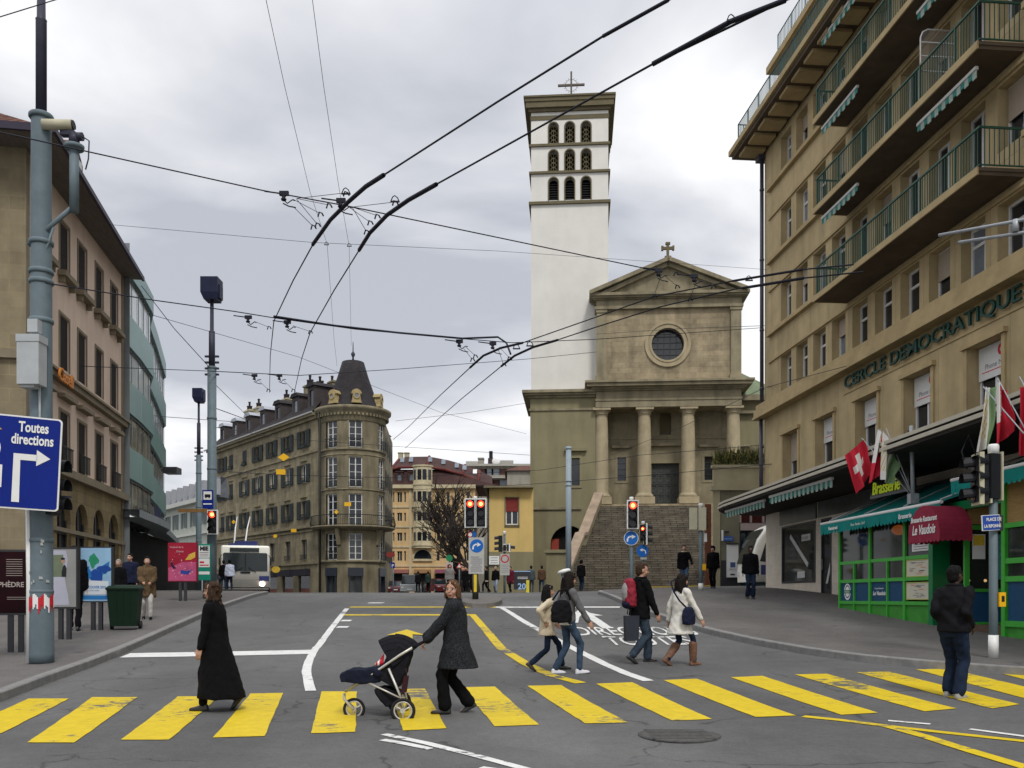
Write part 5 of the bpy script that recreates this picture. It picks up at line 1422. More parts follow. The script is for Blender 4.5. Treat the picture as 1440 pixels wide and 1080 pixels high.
mb=MB();mb.prism([(-1.1,-1.15,EZN),(NL+.2,-.72,EZN),(NL+.2,14,EZN),(-1.1,14,EZN)],(0,0,.1));mb.build('eaves',mat('eave_boards',(.14,.12,.1),.8,.2,2,stretch=(1,6,1)),NB)
mb=MB();mb.hexa([(-1.2,-1.26,EZN-.02),(NL+.3,-.82,EZN-.02),(NL+.3,-.72,EZN-.02),(-1.2,-1.16,EZN-.02)],[(-1.2,-1.26,EZN+.15),(NL+.3,-.82,EZN+.15),(NL+.3,-.72,EZN+.15),(-1.2,-1.16,EZN+.15)]);mb.box(-1.2,-1.1,-1.05,14,EZN-.02,EZN+.2);mb.build('gutter',mat('gutter_dark',(.035,.03,.05),.5,.1),NB)
M_TILE=mat('red_brown_tiles',(.13,.055,.035),.85,.3,5,brick=(.3,.32,.05,(.35,.35,.35),.25,'xyz'))
mb=MB();mb.hexa([(-1.15,-1.15,EZN+.1),(NL+.2,-.72,EZN+.1),(NL+.2,14,EZN+.1),(-1.15,14,EZN+.1)],[(.9,3.2,EZN+1.95),(NL-3,3.2,EZN+1.95),(NL-3,12,EZN+1.95),(.9,12,EZN+1.95)]);mb.build('roof',M_TILE,NB)
for s in(2.9,):
 mb=MB();mb.prism([(s-.7,-.6,EZN+.2),(s+.7,-.6,EZN+.2),(s+.7,-.6,EZN+1.2),(s,-.6,EZN+1.75),(s-.7,-.6,EZN+1.2)],(0,3,0));d=mb.build('dormer',M_TILE,NB)
 mb=MB();mb.box(s-.4,s+.4,-.66,-.605,EZN+.35,EZN+1.15);mb.build('window',M_WFR,d)
mb=MB();add_text(mb,'Caseli',.6,Matrix.Translation((nb_s(66),-.35,nz(80,541)))@Matrix.Rotation(PI/2,4,'X'),.03,shear=.2,bold=.015);mb.build('raised_lettering',mat('orange_letters',(.5,.17,.02),.5,.1),NB)
GA=Vector((-16.75,38.35,0));GBp=Vector((-18.3,45.07,0));GC=Vector((-22.7,58,0))
OB=thing('office_building','curved office building with green spandrels and long ribbon windows behind the pink house','building',(GA.x,GA.y,0))
M_GSP=mat('green_spandrel',(.12,.25,.23),.35,.1,.6);M_RIB=mat('ribbon_glass',(.66,.70,.68),.08,.2,.6,spec=1.0)  # ribbon glass: pale base colour stands in for the sky it reflects
M_RIBD=mat('ribbon_glass_painted_reflection',(.13,.13,.11),.1,.5,1.1,spec=.8,brick=(.8,1.2,.14,(1.9,1.8,1.6),.2,'yz'))  # reflection painted into the colour: dark base with a pale grid
M_GREYB=mat('grey_cladding',(.20,.22,.23),.5,.12,1)
pl=[Vector((-.06,-.5,0)),Vector((-.78,3.4,0)),GBp-GA,Vector((-2.6,8.9,0)),Vector((-3.9,13.2,0)),GC-GA,Vector((-9,24,0))]
def arcl(pl,step=.7):
 out=[]
 for a,b in zip(pl,pl[1:]):
  n=max(1,round((b-a).length/step))
  out+=[a.lerp(b,k/n)for k in range(n)]
 return out+[pl[-1]]
pc=arcl(pl)
def band(mb,z0,z1,off,th=.0):
 for a,b in zip(pc,pc[1:]):
  t=(b-a).normalized();n_=Vector((t.y,-t.x,0))*off
  mb.quad(a+n_+Vector((0,0,z0)),b+n_+Vector((0,0,z0)),b+n_+Vector((0,0,z1)),a+n_+Vector((0,0,z1)))
 if off:
  for z in(z0,z1):
   for a,b in zip(pc,pc[1:]):
    t=(b-a).normalized();n_=Vector((t.y,-t.x,0))*off
    mb.quad(a+Vector((0,0,z)),b+Vector((0,0,z)),b+n_+Vector((0,0,z)),a+n_+Vector((0,0,z)))
gz_=lambda py:CAMZ+(HZ-py)/F*38.35
LVL=[(gz_(372),gz_(343)),(gz_(476),gz_(430)),(gz_(572),gz_(527)),(gz_(667),gz_(622)),(gz_(728),gz_(719))]
for z0,z1 in LVL[:4]:mb=MB();band(mb,z0,z1,.12);mb.build('spandrel',M_GSP,OB)
mb=MB();band(mb,LVL[4][0],LVL[4][1]+.05,.9);mb.build('canopy',M_GREYB,OB)
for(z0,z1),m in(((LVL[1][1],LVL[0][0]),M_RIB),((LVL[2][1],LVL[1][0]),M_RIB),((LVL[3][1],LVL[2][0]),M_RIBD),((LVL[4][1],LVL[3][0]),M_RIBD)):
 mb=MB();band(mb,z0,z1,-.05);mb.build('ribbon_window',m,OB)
 mb=MB()
 for k in range(0,len(pc),2):
  p=pc[k];mb.box(p.x-.03,p.x+.0,p.y-.015,p.y+.015,z0,z1)
 mb.box(0,0.001,0,.001,z0,z0+.001)
 mb.build('mullion',M_GREYB,OB)
 mb=MB();band(mb,z1-.1,z1,.02);mb.build('shade_strip',M_DFR,OB)
mb=MB()
for a,b in zip(pc,pc[1:]):mb.quad(a+Vector((0,0,LVL[0][1])),b+Vector((0,0,LVL[0][1])),b+Vector((-9,2,LVL[0][1])),a+Vector((-9,2,LVL[0][1])))
mb.quad((.3,-.1,.5),(.3,-.1,LVL[0][1]),(-9,-.1,LVL[0][1]),(-9,-.1,.5));mb.build('roof',M_GREYB,OB)
mb=MB();mb.quad((-1.2,-.2,.5),(-1.2,-.2,5),(-6,26,5),(-6,26,.5));mb.build('lobby_wall',M_DARK,OB)
mb=MB();band(mb,.5,LVL[4][0],-1.6);mb.build('ground_floor_glass',mat('dark_shopfront',(.03,.04,.04),.15,.5,.8),OB)
mb=MB()
for k in range(2,len(pc),4):mb.path([pc[k]+Vector((-1.2,0,.5)),pc[k]+Vector((-1.2,0,LVL[4][0]))],.14,8)
mb.build('column',M_GREYB,OB)
mb=MB();q=[p+Vector((.5,0,LVL[4][1]))for p in pc[8:24]]
for a,b in zip(q,q[1:]):mb.quad(a,b,b+Vector((0,0,.75)),a+Vector((0,0,.75)))
mb.build('terrace_screen',mat('navy_cloth',(.012,.018,.06),.7,.3,3),OB)
mb=MB();c=pc[22];mb.box(c.x+.4,c.x+1.2,c.y-.2,c.y+.6,gz_(600),gz_(588));mb.build('projecting_lamp',M_DFR,OB)
PH=thing('far_house','pale house with grey shutters and a metal mansard seen between the masts','building',(0,78,0))
qx=lambda px:(px-CX)/F*78;qz=lambda py:CAMZ+(HZ-py)/F*78
PHa=Vector(((225-CX)/F*91,91,0));PHb=Vector(((297-CX)/F*79,79,0));PH.location=PHa;PHd=(PHb-PHa).normalized();PH.rotation_euler[2]=math.atan2(PHd.y,PHd.x)
def ph_s(px):
 k=(px-CX)/F;return(k*PHa.y-PHa.x)/(PHd.x-k*PHd.y)
def pz(px,py):return CAMZ+(HZ-py)/F*(PHa.y+PHd.y*ph_s(px))
qz=lambda py:pz(284,py)
M_PAL=mat('pale_render',(.42,.44,.39),.9,.08,1,stain=.1)
wd=[(px)for px in(236,247,259,272,286)]
L0,L1=0,(PHb-PHa).length
hs=[(ph_s(p)-.42,ph_s(p)+.42,qz(738),qz(716))for p in wd if ph_s(p)<L1-.6]
mb=MB();facade(mb,L0,L1,.5,qz(700),hs,0,.2);mb.build('wall',M_PAL,PH)
for h in hs:
 mb=MB();mb.box(h[0],h[1],.1,.15,h[2],h[3]);w=mb.build('window',M_GLASSL,PH)
 for s_ in(h[0]-.45,h[1]):mb=MB();mb.box(s_,s_+.45,-.05,-.003,h[2],h[3]);mb.build('shutter',mat('grey_green_shutter',(.09,.12,.12),.6,.1),w)
mb=MB();mb.box(L0-.2,L1,-.5,.4,qz(706),qz(700));mb.box(L0,L1,-.2,-.003,qz(751),qz(748));mb.build('cornice',mat('pale_cornice',(.5,.51,.47),.8,.05),PH)
mb=MB();mb.hexa([(L0,0,qz(700)),(L1,0,qz(700)),(L1-1.2,2,qz(700)),(L0,2,qz(700))],[(L0+.4,1.0,qz(672)),(L1-.4,1.0,qz(672)),(L1-1.3,1.9,qz(672)),(L0+.4,1.9,qz(672))]);rf=mb.build('mansard_roof',mat('mansard_metal',(.14,.15,.17),.6,.25,1.2),PH)
mb=MB()
for k in range(9):x=lerp(L0+.6,L1-.5,k/8);mb.box(x,x+.35,-.1,.9,qz(698),qz(676))
mb.build('roof_fin',mat('mansard_fin',(.3,.31,.33),.6,.1),rf)
YH=thing('town_house','yellow town house with rounded bay and dark red mansard roof down the street','building',(0,130,0))
ux=lambda px:(px-CX)/F*130;uz=lambda py:CAMZ+(HZ-py)/F*130
YH.location=(ux(551),130,0)
U=lambda px:ux(px)-ux(551)
M_YEL_W=mat('yellow_render',(.58,.40,.20),.9,.12,.4,stain=.12);M_CRM=mat('cream_stone',(.52,.45,.29),.85,.12,.6,stain=.15)
M_MANS=mat('dark_red_mansard',(.055,.028,.025),.8,.3,.6);M_TREDL=mat('red_roof_line',(.11,.025,.02),.7,.15)
rw4=[(uz(706.5),uz(692)),(uz(733),uz(721)),(uz(761),uz(749)),(uz(789),uz(775))]
cl=[(553.5,1.2),(562,3.6),(569.5,1.4),(616,2.4),(630,2.4),(645,2.4),(658,2.4)]
hs=[(U(p)-w/9.6,U(p)+w/9.6,a,b)for p,w in cl for a,b in rw4]
bayh=(U(582),U(607),uz(786),uz(771),True)
mb=MB();facade(mb,-.6,U(668),.5,uz(683),hs,0,.3);mb.quad((U(668),0,.5),(U(668),14,.5),(U(668),14,uz(683)),(U(668),0,uz(683)));mb.build('wall',M_YEL_W,YH)
for h in hs:put_window(YH,(h[0]+h[1])/2,.2,h[2],h[1]-h[0],h[3]-h[2],'double' if h[1]-h[0]>.6 else 'plain',M_GLASS,M_CRM)
mb=MB()
for py in(714,742,770,797,684):mb.box(-.6,U(668),-.12,-.003,uz(py),uz(py)+.22)
mb.box(U(575.5),U(578.5),-.1,-.003,.5,uz(684));mb.box(-.7,U(669),-.5,-.1,uz(687),uz(682));mb.build('stone_trim',M_CRM,YH)
bc=U(594.5);br=1.42
mb=MB();zB0,zB1=uz(771),uz(656)
def bayp(r,a,z):return(bc+r*math.sin(a),-.1-r*.75*math.cos(a)+.0,z)
_=[R(a)for a in(-90,-66,-60,-40,-30,-6,6,30,40,60,66,90)]
wseg={1:0,3:1,5:0}
brow=[(uz(676)-.0,uz(661)),(uz(706.5),uz(692)),(uz(733),uz(721)),(uz(761),uz(749))]
zz=sorted([zB0,zB1]+[z for r in brow for z in r])
wj=[(R(-62),R(-38)),(R(-28),R(-3)),(R(3),R(28)),(R(38),R(62))]
aa=sorted([-PI/2,PI/2]+[x for w in wj for x in w])
for a,b in zip(aa,aa[1:]):
 isc=any(abs(a-w[0])<1e-6 for w in wj)
 for z0,z1 in zip(zz,zz[1:]):
  isr=any(abs(z0-r[0])<1e-6 for r in brow)
  mb.mi=1 if(isc and isr)else 0;r_=br*(.93 if mb.mi else 1)
  mb.quad(bayp(r_,a,z0),bayp(r_,b,z0),bayp(r_,b,z1),bayp(r_,a,z1))
mb.mi=0;mb.poly([bayp(br,a,zB1)for a in aa]);mb.poly([bayp(br,a,zB0)for a in aa])
mb.build('bay',[M_CRM,M_GLASS],YH)
mb=MB()
for py in(657,683,714,742,768):
 for a,b in zip(aa,aa[1:]):
  z=uz(py);q=1.09;mb.hexa([bayp(br*q,a,z),bayp(br*q,b,z),bayp(br*.9,b,z),bayp(br*.9,a,z)],[bayp(br*q,a,z+.22),bayp(br*q,b,z+.22),bayp(br*.9,b,z+.22),bayp(br*.9,a,z+.22)])
mb.build('bay_cornice',M_CRM,YH)
mb=MB();mb.box(U(581),U(608),-.25,-.003,uz(789),uz(786));arch_pts=[(bc+1.3*math.cos(PI*k/12),uz(786)+1.35*math.sin(PI*k/12))for k in range(13)]
mb.mi=1;mb.poly([(p[0],-.06,p[1])for p in arch_pts]);mb.mi=0
for a,b in zip(arch_pts,arch_pts[1:]):mb.quad((a[0],-.12,a[1]),(b[0],-.12,b[1]),(bc+(b[0]-bc)*1.15,-.12,uz(786)+(b[1]-uz(786))*1.15),(bc+(a[0]-bc)*1.15,-.12,uz(786)+(a[1]-uz(786))*1.15))
mb.build('arched_window',[M_CRM,M_GLASS],YH)
mb=MB();mb.hexa([(-.8,-.4,uz(683)),(U(700),-.4,uz(683)),(U(700),14,uz(683)),(-.8,14,uz(683))],[(-.4,.9,uz(659)),(U(620),.9,uz(659)),(U(690),.9,uz(682.5)),(-.4,12,uz(659))])
lo=[(549,660),(560,657),(600,656),(625,660),(650,667),(672,676),(693,686)];hi_=[(556,640),(566,636),(600,635.5),(628,641),(652,648),(673,656),(691,665)]
A_r=[(U(p),.4,uz(q))for p,q in lo];B_r=[(U(p),4.2,uz(q))for p,q in hi_];C_r=[(U(p),8,uz(q)-.4)for p,q in hi_]
for P_,Q_ in((A_r,B_r),(B_r,C_r)):
 for i in range(6):mb.quad(P_[i],P_[i+1],Q_[i+1],Q_[i])
mb.quad(A_r[0],B_r[0],C_r[0],(U(549),8,uz(660)))
rf=mb.build('mansard_roof',M_MANS,YH)
mb=MB();[mb.path([a_,b_],.22,5)for a_,b_ in list(zip(A_r,A_r[1:]))+[(A_r[i],B_r[i])for i in(0,2,4,5)]];mb.build('roof_edge',M_TREDL,rf)
for px in(562,579):
 mb=MB();facade(mb,U(px)-.55,U(px)+.55,uz(680),uz(664),[(U(px)-.3,U(px)+.3,uz(678),uz(666),True)],-.2,.2);mb.box(U(px)-.6,U(px)+.6,-.3,1.5,uz(664),uz(662.5));d=mb.build('dormer',M_MANS,rf)
 mb=MB();mb.box(U(px)-.3,U(px)+.3,.0,.03,uz(678),uz(667));mb.build('window',M_GLASSL,d)
for k,px in enumerate((563,575.5,603,622,641,652,667)):
 t=.55;mb=MB();y=lerp(.4,4.2,t)-.1;z=lerp(uz(interp([(q_[0],q_[1])for q_ in lo],px)),uz(interp(hi_,px)),t)+.25
 mb.hexa([(U(px)-.3,y-.5,z-.35),(U(px)+.3,y-.5,z-.35),(U(px)+.3,y-.4,z-.45),(U(px)-.3,y-.4,z-.45)],[(U(px)-.3,y+.2,z+.42),(U(px)+.3,y+.2,z+.42),(U(px)+.3,y+.3,z+.32),(U(px)-.3,y+.3,z+.32)]);mb.build('skylight',M_GLASSL if k!=6 else M_WFR,rf)
for px in(557,566):
 mb=MB();mb.box(U(px)-.35,U(px)+.35,5,5.8,uz(645),uz(628));mb.box(U(px)-.42,U(px)+.42,4.9,5.9,uz(629.5),uz(628.5));mb.build('chimney',M_CHIM,YH)
for a,b,m in((552,575,mat('shop_pink',(.3,.12,.1),.7,.1)),(583,606,mat('shop_ochre',(.3,.17,.08),.7,.1)),(612,634,mat('shop_mauve',(.25,.08,.12),.7,.1)),(638,662,mat('shop_pink2',(.28,.1,.09),.7,.1))):
 mb=MB();mb.box(U(a),U(b),-.9,-.003,uz(806),uz(801));mb.build('shop_awning',m,YH)
 mb=MB();mb.box(U(a),U(b),-.06,-.003,.6,uz(807));mb.build('shopfront',M_DARK,YH)
GB2=thing('far_apartment_block','grey apartment block with rooftop structures far behind the yellow house','building',(0,165,0))
vx=lambda px:(px-CX)/F*165;vz=lambda py:CAMZ+(HZ-py)/F*165
GB2.location=(vx(680),165,0);V=lambda px:vx(px)-vx(680)
hs=[(V(p)-.75,V(p)+.75,vz(z0),vz(z0-9))for p in(670,679,688,697,708,719,731,742)for z0 in(684,668)]
M_GRB=mat('grey_far_render',(.30,.28,.23),.9,.12,.3,stain=.2)
mb=MB();facade(mb,V(655),V(748),.5,vz(655),hs,0,.4);mb.build('wall',M_GRB,GB2)
for i,h in enumerate(hs):mb=MB();mb.box(h[0],h[1],.2,.25,h[2],h[3]);mb.build('window',M_GLASSL if i%3 else mat('far_brown_blind',(.12,.06,.05),.7,.1),GB2)
mb=MB();mb.box(V(655),V(748),-1.3,-.003,vz(673.5),vz(672));mb.box(V(655),V(748),-.8,.2,vz(656),vz(653));mb.box(V(690),V(722),2,9,vz(655),vz(645));mb.box(V(655),V(672),.5,4,vz(653),vz(648));mb.build('cornice',mat('grey_far_trim',(.36,.35,.31),.8,.1),GB2)
mb=MB();mb.box(V(686),V(694),1,3,vz(653),vz(643));mb.path([(V(690),2,vz(643)),(V(690),2,vz(632))],.35,8);mb.box(V(687.5),V(692.5),1.2,2.8,vz(634),vz(633));mb.build('chimney',M_POT,GB2)
mb=MB();mb.box(V(672),V(680),1,3,vz(653),vz(643.5));mb.box(V(671.5),V(680.5),.8,3.2,vz(644),vz(642.5));mb.build('chimney',M_GRB,GB2)
mb=MB();mb.ball((V(697.5),.8,vz(648)),.8,12,(1,.25,1));mb.build('satellite_dish',M_WHITEP,GB2)
RH=thing('far_red_roof_house','far house with low red brown hipped roof against the church wall','building',(vx(735),150,0))
mb=MB();k=150/165.
mb.box(-2.8,4,.2,10,.5,CAMZ+(HZ-662)/F*150);mb.build('wall',M_GRB,RH)
mb=MB();mb.hexa([(-3.2,-.3,CAMZ+(HZ-662)/F*150),(4,-.3,CAMZ+(HZ-662)/F*150),(4,10,CAMZ+(HZ-662)/F*150),(-3.2,10,CAMZ+(HZ-662)/F*150)],[(-.6,4,CAMZ+(HZ-650)/F*150),(2,4,CAMZ+(HZ-650)/F*150),(2,6,CAMZ+(HZ-650)/F*150),(-.6,6,CAMZ+(HZ-650)/F*150)]);mb.build('roof',M_TILE,RH)
YB=thing('yellow_house','plain yellow two storey house with one red blind beside the church tower','building',(0,62,0))
ex=lambda px:(px-CX)/F*62;ez=lambda py:CAMZ+(HZ-py)/F*62
M_YW2=mat('mustard_render',(.60,.43,.16),.9,.08,.8,.05,15,stain=.12)
w=(ex(711),ex(729),ez(738),ez(700))
mb=MB();facade(mb,ex(688),ex(750),ez(776),ez(687),[w],0,.25);mb.build('wall',M_YW2,YB)
mb=MB();facade(mb,ex(688),ex(750),.5,ez(776),[],0,.25);mb.quad((ex(688),0,.5),(ex(688),0,ez(687)),(ex(688)+.1,9,ez(687)),(ex(688)+.1,9,.5));mb.build('plinth_wall',M_OLIVE,YB)
wo=put_window(YB,(w[0]+w[1])/2,.12,w[2],w[1]-w[0],w[3]-w[2],'double',M_GLASS,M_WFR)
mb=MB();mb.box(-.42,.42,-.07,-.03,.93,1.86);mb.build('roller_blind',mat('red_blind',(.2,.03,.025),.7,.1,6),wo)
mb=MB()
for b in((w[0]-.06,w[0],w[2],w[3]),(w[1],w[1]+.06,w[2],w[3]),(w[0]-.06,w[1]+.06,w[3],w[3]+.06),(w[0]-.08,w[1]+.08,w[2]-.15,w[2])):mb.box(b[0],b[1],-.06,-.003,b[2],b[3])
mb.build('window_surround',M_OLIT,YB)
mb=MB();mb.hexa([(ex(680),-.6,ez(687)),(ex(750),-.6,ez(687)),(ex(750),9,ez(687)),(ex(682),9,ez(687))],[(ex(681),-.5,ez(684)),(ex(750),-.5,ez(684)),(ex(750),8,ez(678)),(ex(685),8,ez(678))]);mb.build('roof',M_OLIT,YB)
mb=MB();mb.path([(ex(686.5),-.08,1),(ex(686.5),-.08,ez(687))],.06,6);mb.build('drain_pipe',M_IRON,YB)
nbd=thing('information_board','white board with three lines on the yellow house wall','board',(ex(695),61.9,0))
mb=MB();mb.box(-.35,.35,-.05,0,ez(794),ez(782));mb.mi=1
for py in(784.5,788,791.5):mb.box(-.25,.25,-.054,-.051,ez(py)-.02,ez(py)+.02)
mb.build('board',[M_WHITEP,M_GREYT],nbd)
def tree(name,label,base,H,seed):
 rnd=random.Random(seed);root=thing(name,label,'tree',base)
 br=MB();tw=MB();br.smooth=True
 M_BARK=mat('bark',(.045,.036,.03),.9,.3,4);M_TWIG=mat('twigs',(.048,.04,.034),.9,.3,4)
 def grow(p,d,L_,r,depth):
  n=4;pts=[p];rs=[r]
  for k in range(n):
   d=(d+Vector((rnd.uniform(-.2,.2),rnd.uniform(-.2,.2),rnd.uniform(-.06,.14)))).normalized();p=p+d*L_/n;pts.append(p);rs.append(lerp(r,r*.6,(k+1)/n))
  (br if depth<3 else tw).path(pts,rs,6 if depth<2 else(4 if depth<4 else 3),caps=False)
  if depth>=5:return
  for _ in range(2 if depth<1 else rnd.choice((2,3,3))):
   ax=Vector((rnd.uniform(-1,1),rnd.uniform(-1,1),rnd.uniform(-.2,.4))).normalized()
   nd=(d*.75+ax*rnd.uniform(.5,.85)).normalized();grow(pts[-1]if rnd.random()<.5 else pts[-2],nd,L_*rnd.uniform(.68,.84),r*.6,depth+1)
  if depth<4:grow(p,(d+Vector((rnd.uniform(-.3,.3),rnd.uniform(-.3,.3),.25))).normalized(),L_*.8,r*.62,depth+1)
 grow(Vector((0,0,-.3)),Vector((0,0,1)),H*.27,H*.032,0)
 br.build('trunk',M_BARK,root);tw.build('crown',M_TWIG,root)
 return root
tree('bare_tree','large bare winter tree rising behind the double traffic light',(gx(652,88,0).x,88,1.6),13.0,4)
tree('bare_tree','smaller bare tree leaning behind the yellow house roof edge',(gx(672,80,0).x,80,1.6),9.0,11)
M_POLE=mat('painted_steel_pole',(.125,.165,.185),.55,.12,4,stain=.15);M_POLED=mat('dark_steel_pole',(.035,.035,.055),.5,.15,5)
M_BLUE=mat('sign_blue_deep',(.001,.014,.19),.7,.08,2);M_RED=mat('sign_red',(.5,.02,.03),.5,.05)
M_BLK=mat('signal_black',(.012,.013,.016),.5,.1);M_CREAM=mat('signal_back_cream',(.46,.43,.31),.6,.1)
M_REDL=mat('red_lamp_lit',(1,.045,.02),.4,0,emit=3.2);M_REDC=mat('red_lamp_core',(1,.35,.08),.4,0,emit=4.5)
M_ORNG=mat('signal_button_yellow',(.78,.42,.01),.5,.05);M_LENS=mat('unlit_lens',(.02,.02,.022),.2,.1)
def zat(py,Y):return CAMZ+(HZ-py)/F*Y
def signal(parent,x,y,z,rz,lit=True,w=.34,h=1.0,back=M_CREAM,border=M_WHITEP,n=3,lamp=None):
 """signal head: housing, lamps, visors; front faces local -y; z = bottom"""
 M=Matrix.Translation((x,y,z))@Matrix.Rotation(rz,4,'Z')
 mb=MB();mb.M=M;mb.box(-w/2,w/2,0,.2,0,h);mb.mi=1;mb.box(-w/2-.03,w/2+.03,.2,.23,-.03,h+.03)
 if border is not None:
  mb.mi=2
  for b in((-w/2-.045,-w/2,-.045,h+.045),(w/2,w/2+.045,-.045,h+.045),(-w/2,w/2,-.045,0),(-w/2,w/2,h,h+.045)):mb.box(b[0],b[1],.03,.1,b[2],b[3])
 o=mb.build('signal_head',[M_BLK,back,border or M_BLK],parent)
 for k in range(n):
  zc_=h*(n-k-.5)/n;r=min(w*.38,h/n*.42)
  mb=MB();mb.M=M;N_=16
  mb.poly([(r*math.cos(2*PI*j/N_),-.012,zc_+r*math.sin(2*PI*j/N_))for j in range(N_)])
  if lit and k==0:
   mb.mi=1;mb.poly([(r*.55*math.cos(2*PI*j/N_),-.018,zc_+r*.55*math.sin(2*PI*j/N_))for j in range(N_)])
   mb.build('red_lamp',[M_REDL,M_REDC],o)
  else:mb.build('lamp',M_LENS,o)
  mb=MB();mb.M=M
  for j in range(10):
   a,b=PI*(-.1+1.2*j/10),PI*(-.1+1.2*(j+1)/10);q=1.12
   L_=.2
   mb.quad((r*q*math.cos(a),0,zc_+r*q*math.sin(a)),(r*q*math.cos(b),0,zc_+r*q*math.sin(b)),(r*q*math.cos(b),-L_,zc_+r*q*math.sin(b)-.02),(r*q*math.cos(a),-L_,zc_+r*q*math.sin(a)-.02))
  mb.build('visor',M_BLK,o)
 return o
def disc(mb,c,r,y,n=22):mb.poly([(c[0]+r*math.cos(2*PI*j/n),y,c[1]+r*math.sin(2*PI*j/n))for j in range(n)])
def arrow_curve(mb,cx_,cz_,s,y,flip=1):
 pts=[(-.55,-.5),(-.5,-.05),(-.25,.2),(.12,.22)]
 for a,b in zip(pts,pts[1:]):
  d=Vector((b[0]-a[0],b[1]-a[1])).normalized()*.11;nx,nz=-d.y,d.x
  q=[(a[0]+nx,a[1]+nz),(b[0]+nx,b[1]+nz),(b[0]-nx,b[1]-nz),(a[0]-nx,a[1]-nz)]
  mb.poly([(cx_+flip*p[0]*s,y,cz_+p[1]*s)for p in q])
 mb.poly([(cx_+flip*p[0]*s,y,cz_+p[1]*s)for p in((.08,.52),(.62,.2),(.08,-.12))])
b=gp(58,932,KH);YM=b.y
LM=thing('steel_mast','thick grey steel mast with video camera arm and cabinets at the left kerb','mast',b)
zz_=lambda py:zat(py,YM)-b.z
xx_=lambda px:(px-CX)/F*YM-b.x
mb=MB();mb.smooth=True;mb.lathe([(.2,0),(.2,.15),(.19,1.2),(.185,1.25),(.175,4),(.165,7),(.155,zz_(170)),(.155,zz_(166)),(.1,zz_(160))],n=20)
for z in(1.15,2.0,zz_(386),zz_(400),zz_(345),zz_(455),zz_(168)):mb.lathe([(.18,z),(.195,z+.02),(.195,z+.06),(.18,z+.08)],n=20)
mb.build('pole',M_POLE,LM)
mb=MB();mb.lathe([(.085,zz_(168)),(.085,zz_(30)),(.09,zz_(28)),(.068,zz_(26)),(.06,zz_(-60))],n=14);mb.build('upper_pole',M_POLED,LM)
mb=MB();mb.path([(xx_(46),-.12,.0),(xx_(46.5),-.12,1.4),(xx_(45),-.12,zz_(700))],.045,8);mb.build('conduit',M_WHITEP,LM)
mb=MB();mb.path([(xx_(44),-.1,zz_(348)),(xx_(106),-.04,zz_(291))],.045,4);mb.path([(xx_(58),-.1,zz_(385)),(xx_(78),-.06,zz_(322))],.022,6)
mb.path([(xx_(106),-.04,zz_(300)),(xx_(106),-.04,zz_(205))],.075,10);mb.lathe([(.0,-.04),(.15,-.03),(.16,.03),(0,.05)],(xx_(106),-.04,zz_(209)),16)
mb.build('bracket_arm',M_POLE,LM)
mb=MB();mb.path([(xx_(106),-.04,zz_(205)),(xx_(106),-.04,zz_(190))],.085,10);mb.box(xx_(88),xx_(108),-.1,.02,zz_(193),zz_(187));mb.path([(xx_(106),-.04,zz_(194)),(xx_(118),-.04,zz_(194))],.07,8)
mb.path([(xx_(118),-.04,zz_(194)),(xx_(127),-.04,zz_(200)),(xx_(126),-.04,zz_(225)),(xx_(122),-.04,zz_(240))],.012,5);mb.build('camera_mount',M_POLED,LM)
mb=MB();mb.path([(xx_(66),-.14,zz_(181)),(xx_(104),-.06,zz_(178.5))],.085,14);mb.mi=1;mb.path([(xx_(104),-.06,zz_(178.5)),(xx_(106.5),-.06,zz_(178.3))],.075,14);mb.build('video_camera',[M_CREAM,M_BLK],LM)
mb=MB();mb.box(xx_(43),xx_(73),-.42,-.16,zz_(548),zz_(490));mb.box(xx_(42),xx_(74),-.43,-.15,zz_(490),zz_(480));mb.box(xx_(46),xx_(65),-.38,-.2,zz_(552),zz_(548));mb.build('grey_cabinet',mat('cabinet_grey',(.38,.4,.41),.6,.08,4,stain=.1),LM)
mb=MB();mb.box(xx_(52),xx_(66),-.3,-.15,zz_(474),zz_(456));mb.path([(xx_(64),-.2,zz_(460)),(xx_(66),-.2,zz_(700))],.02,5);mb.build('junction_box',mat('cabinet_grey',(.38,.4,.41)),LM)
mb=MB();random.seed(9)
for k in range(26):
 a=R(-150+k*6.2);a2=a+R(6.2);zt=zz_(838)+.12*math.sin(k*.9)*.3;h=.2+.05*math.sin(k*1.7)
 mb.mi=1 if(k//4)%2 else 0
 mb.quad((.205*math.cos(a),.205*math.sin(a),zt-h),(.205*math.cos(a2),.205*math.sin(a2),zt-h*1.05),(.205*math.cos(a2),.205*math.sin(a2),zt),(.205*math.cos(a),.205*math.sin(a),zt))
mb.build('barrier_tape',[M_WHITEP,M_RED],LM)
mb=MB()
for k in range(14):
 a=R(random.uniform(-160,-30));z=random.choice((zz_(772),zz_(815),zz_(905)))+random.uniform(-.12,.12);w=random.uniform(.1,.35)
 mb.quad((.2*math.cos(a),.2*math.sin(a),z),(.2*math.cos(a+w),.2*math.sin(a+w),z),(.2*math.cos(a+w*.8),.2*math.sin(a+w*.8),z+.04),(.2*math.cos(a),.2*math.sin(a),z+.05))
mb.build('sticker_remains',mat('paper_remains',(.38,.39,.37),.8,.1),LM)
YS=YM-.4
sgx=lambda px:(px-CX)/F*YS
DS=thing('direction_sign','large blue direction sign reading Toutes directions with white right turn arrow','sign',(sgx(85),YS,zat(655,YS)),R(19))
mb=MB();Wd=2.5;Hh=.75
T=Matrix.Rotation(R(-0),4,'Y')
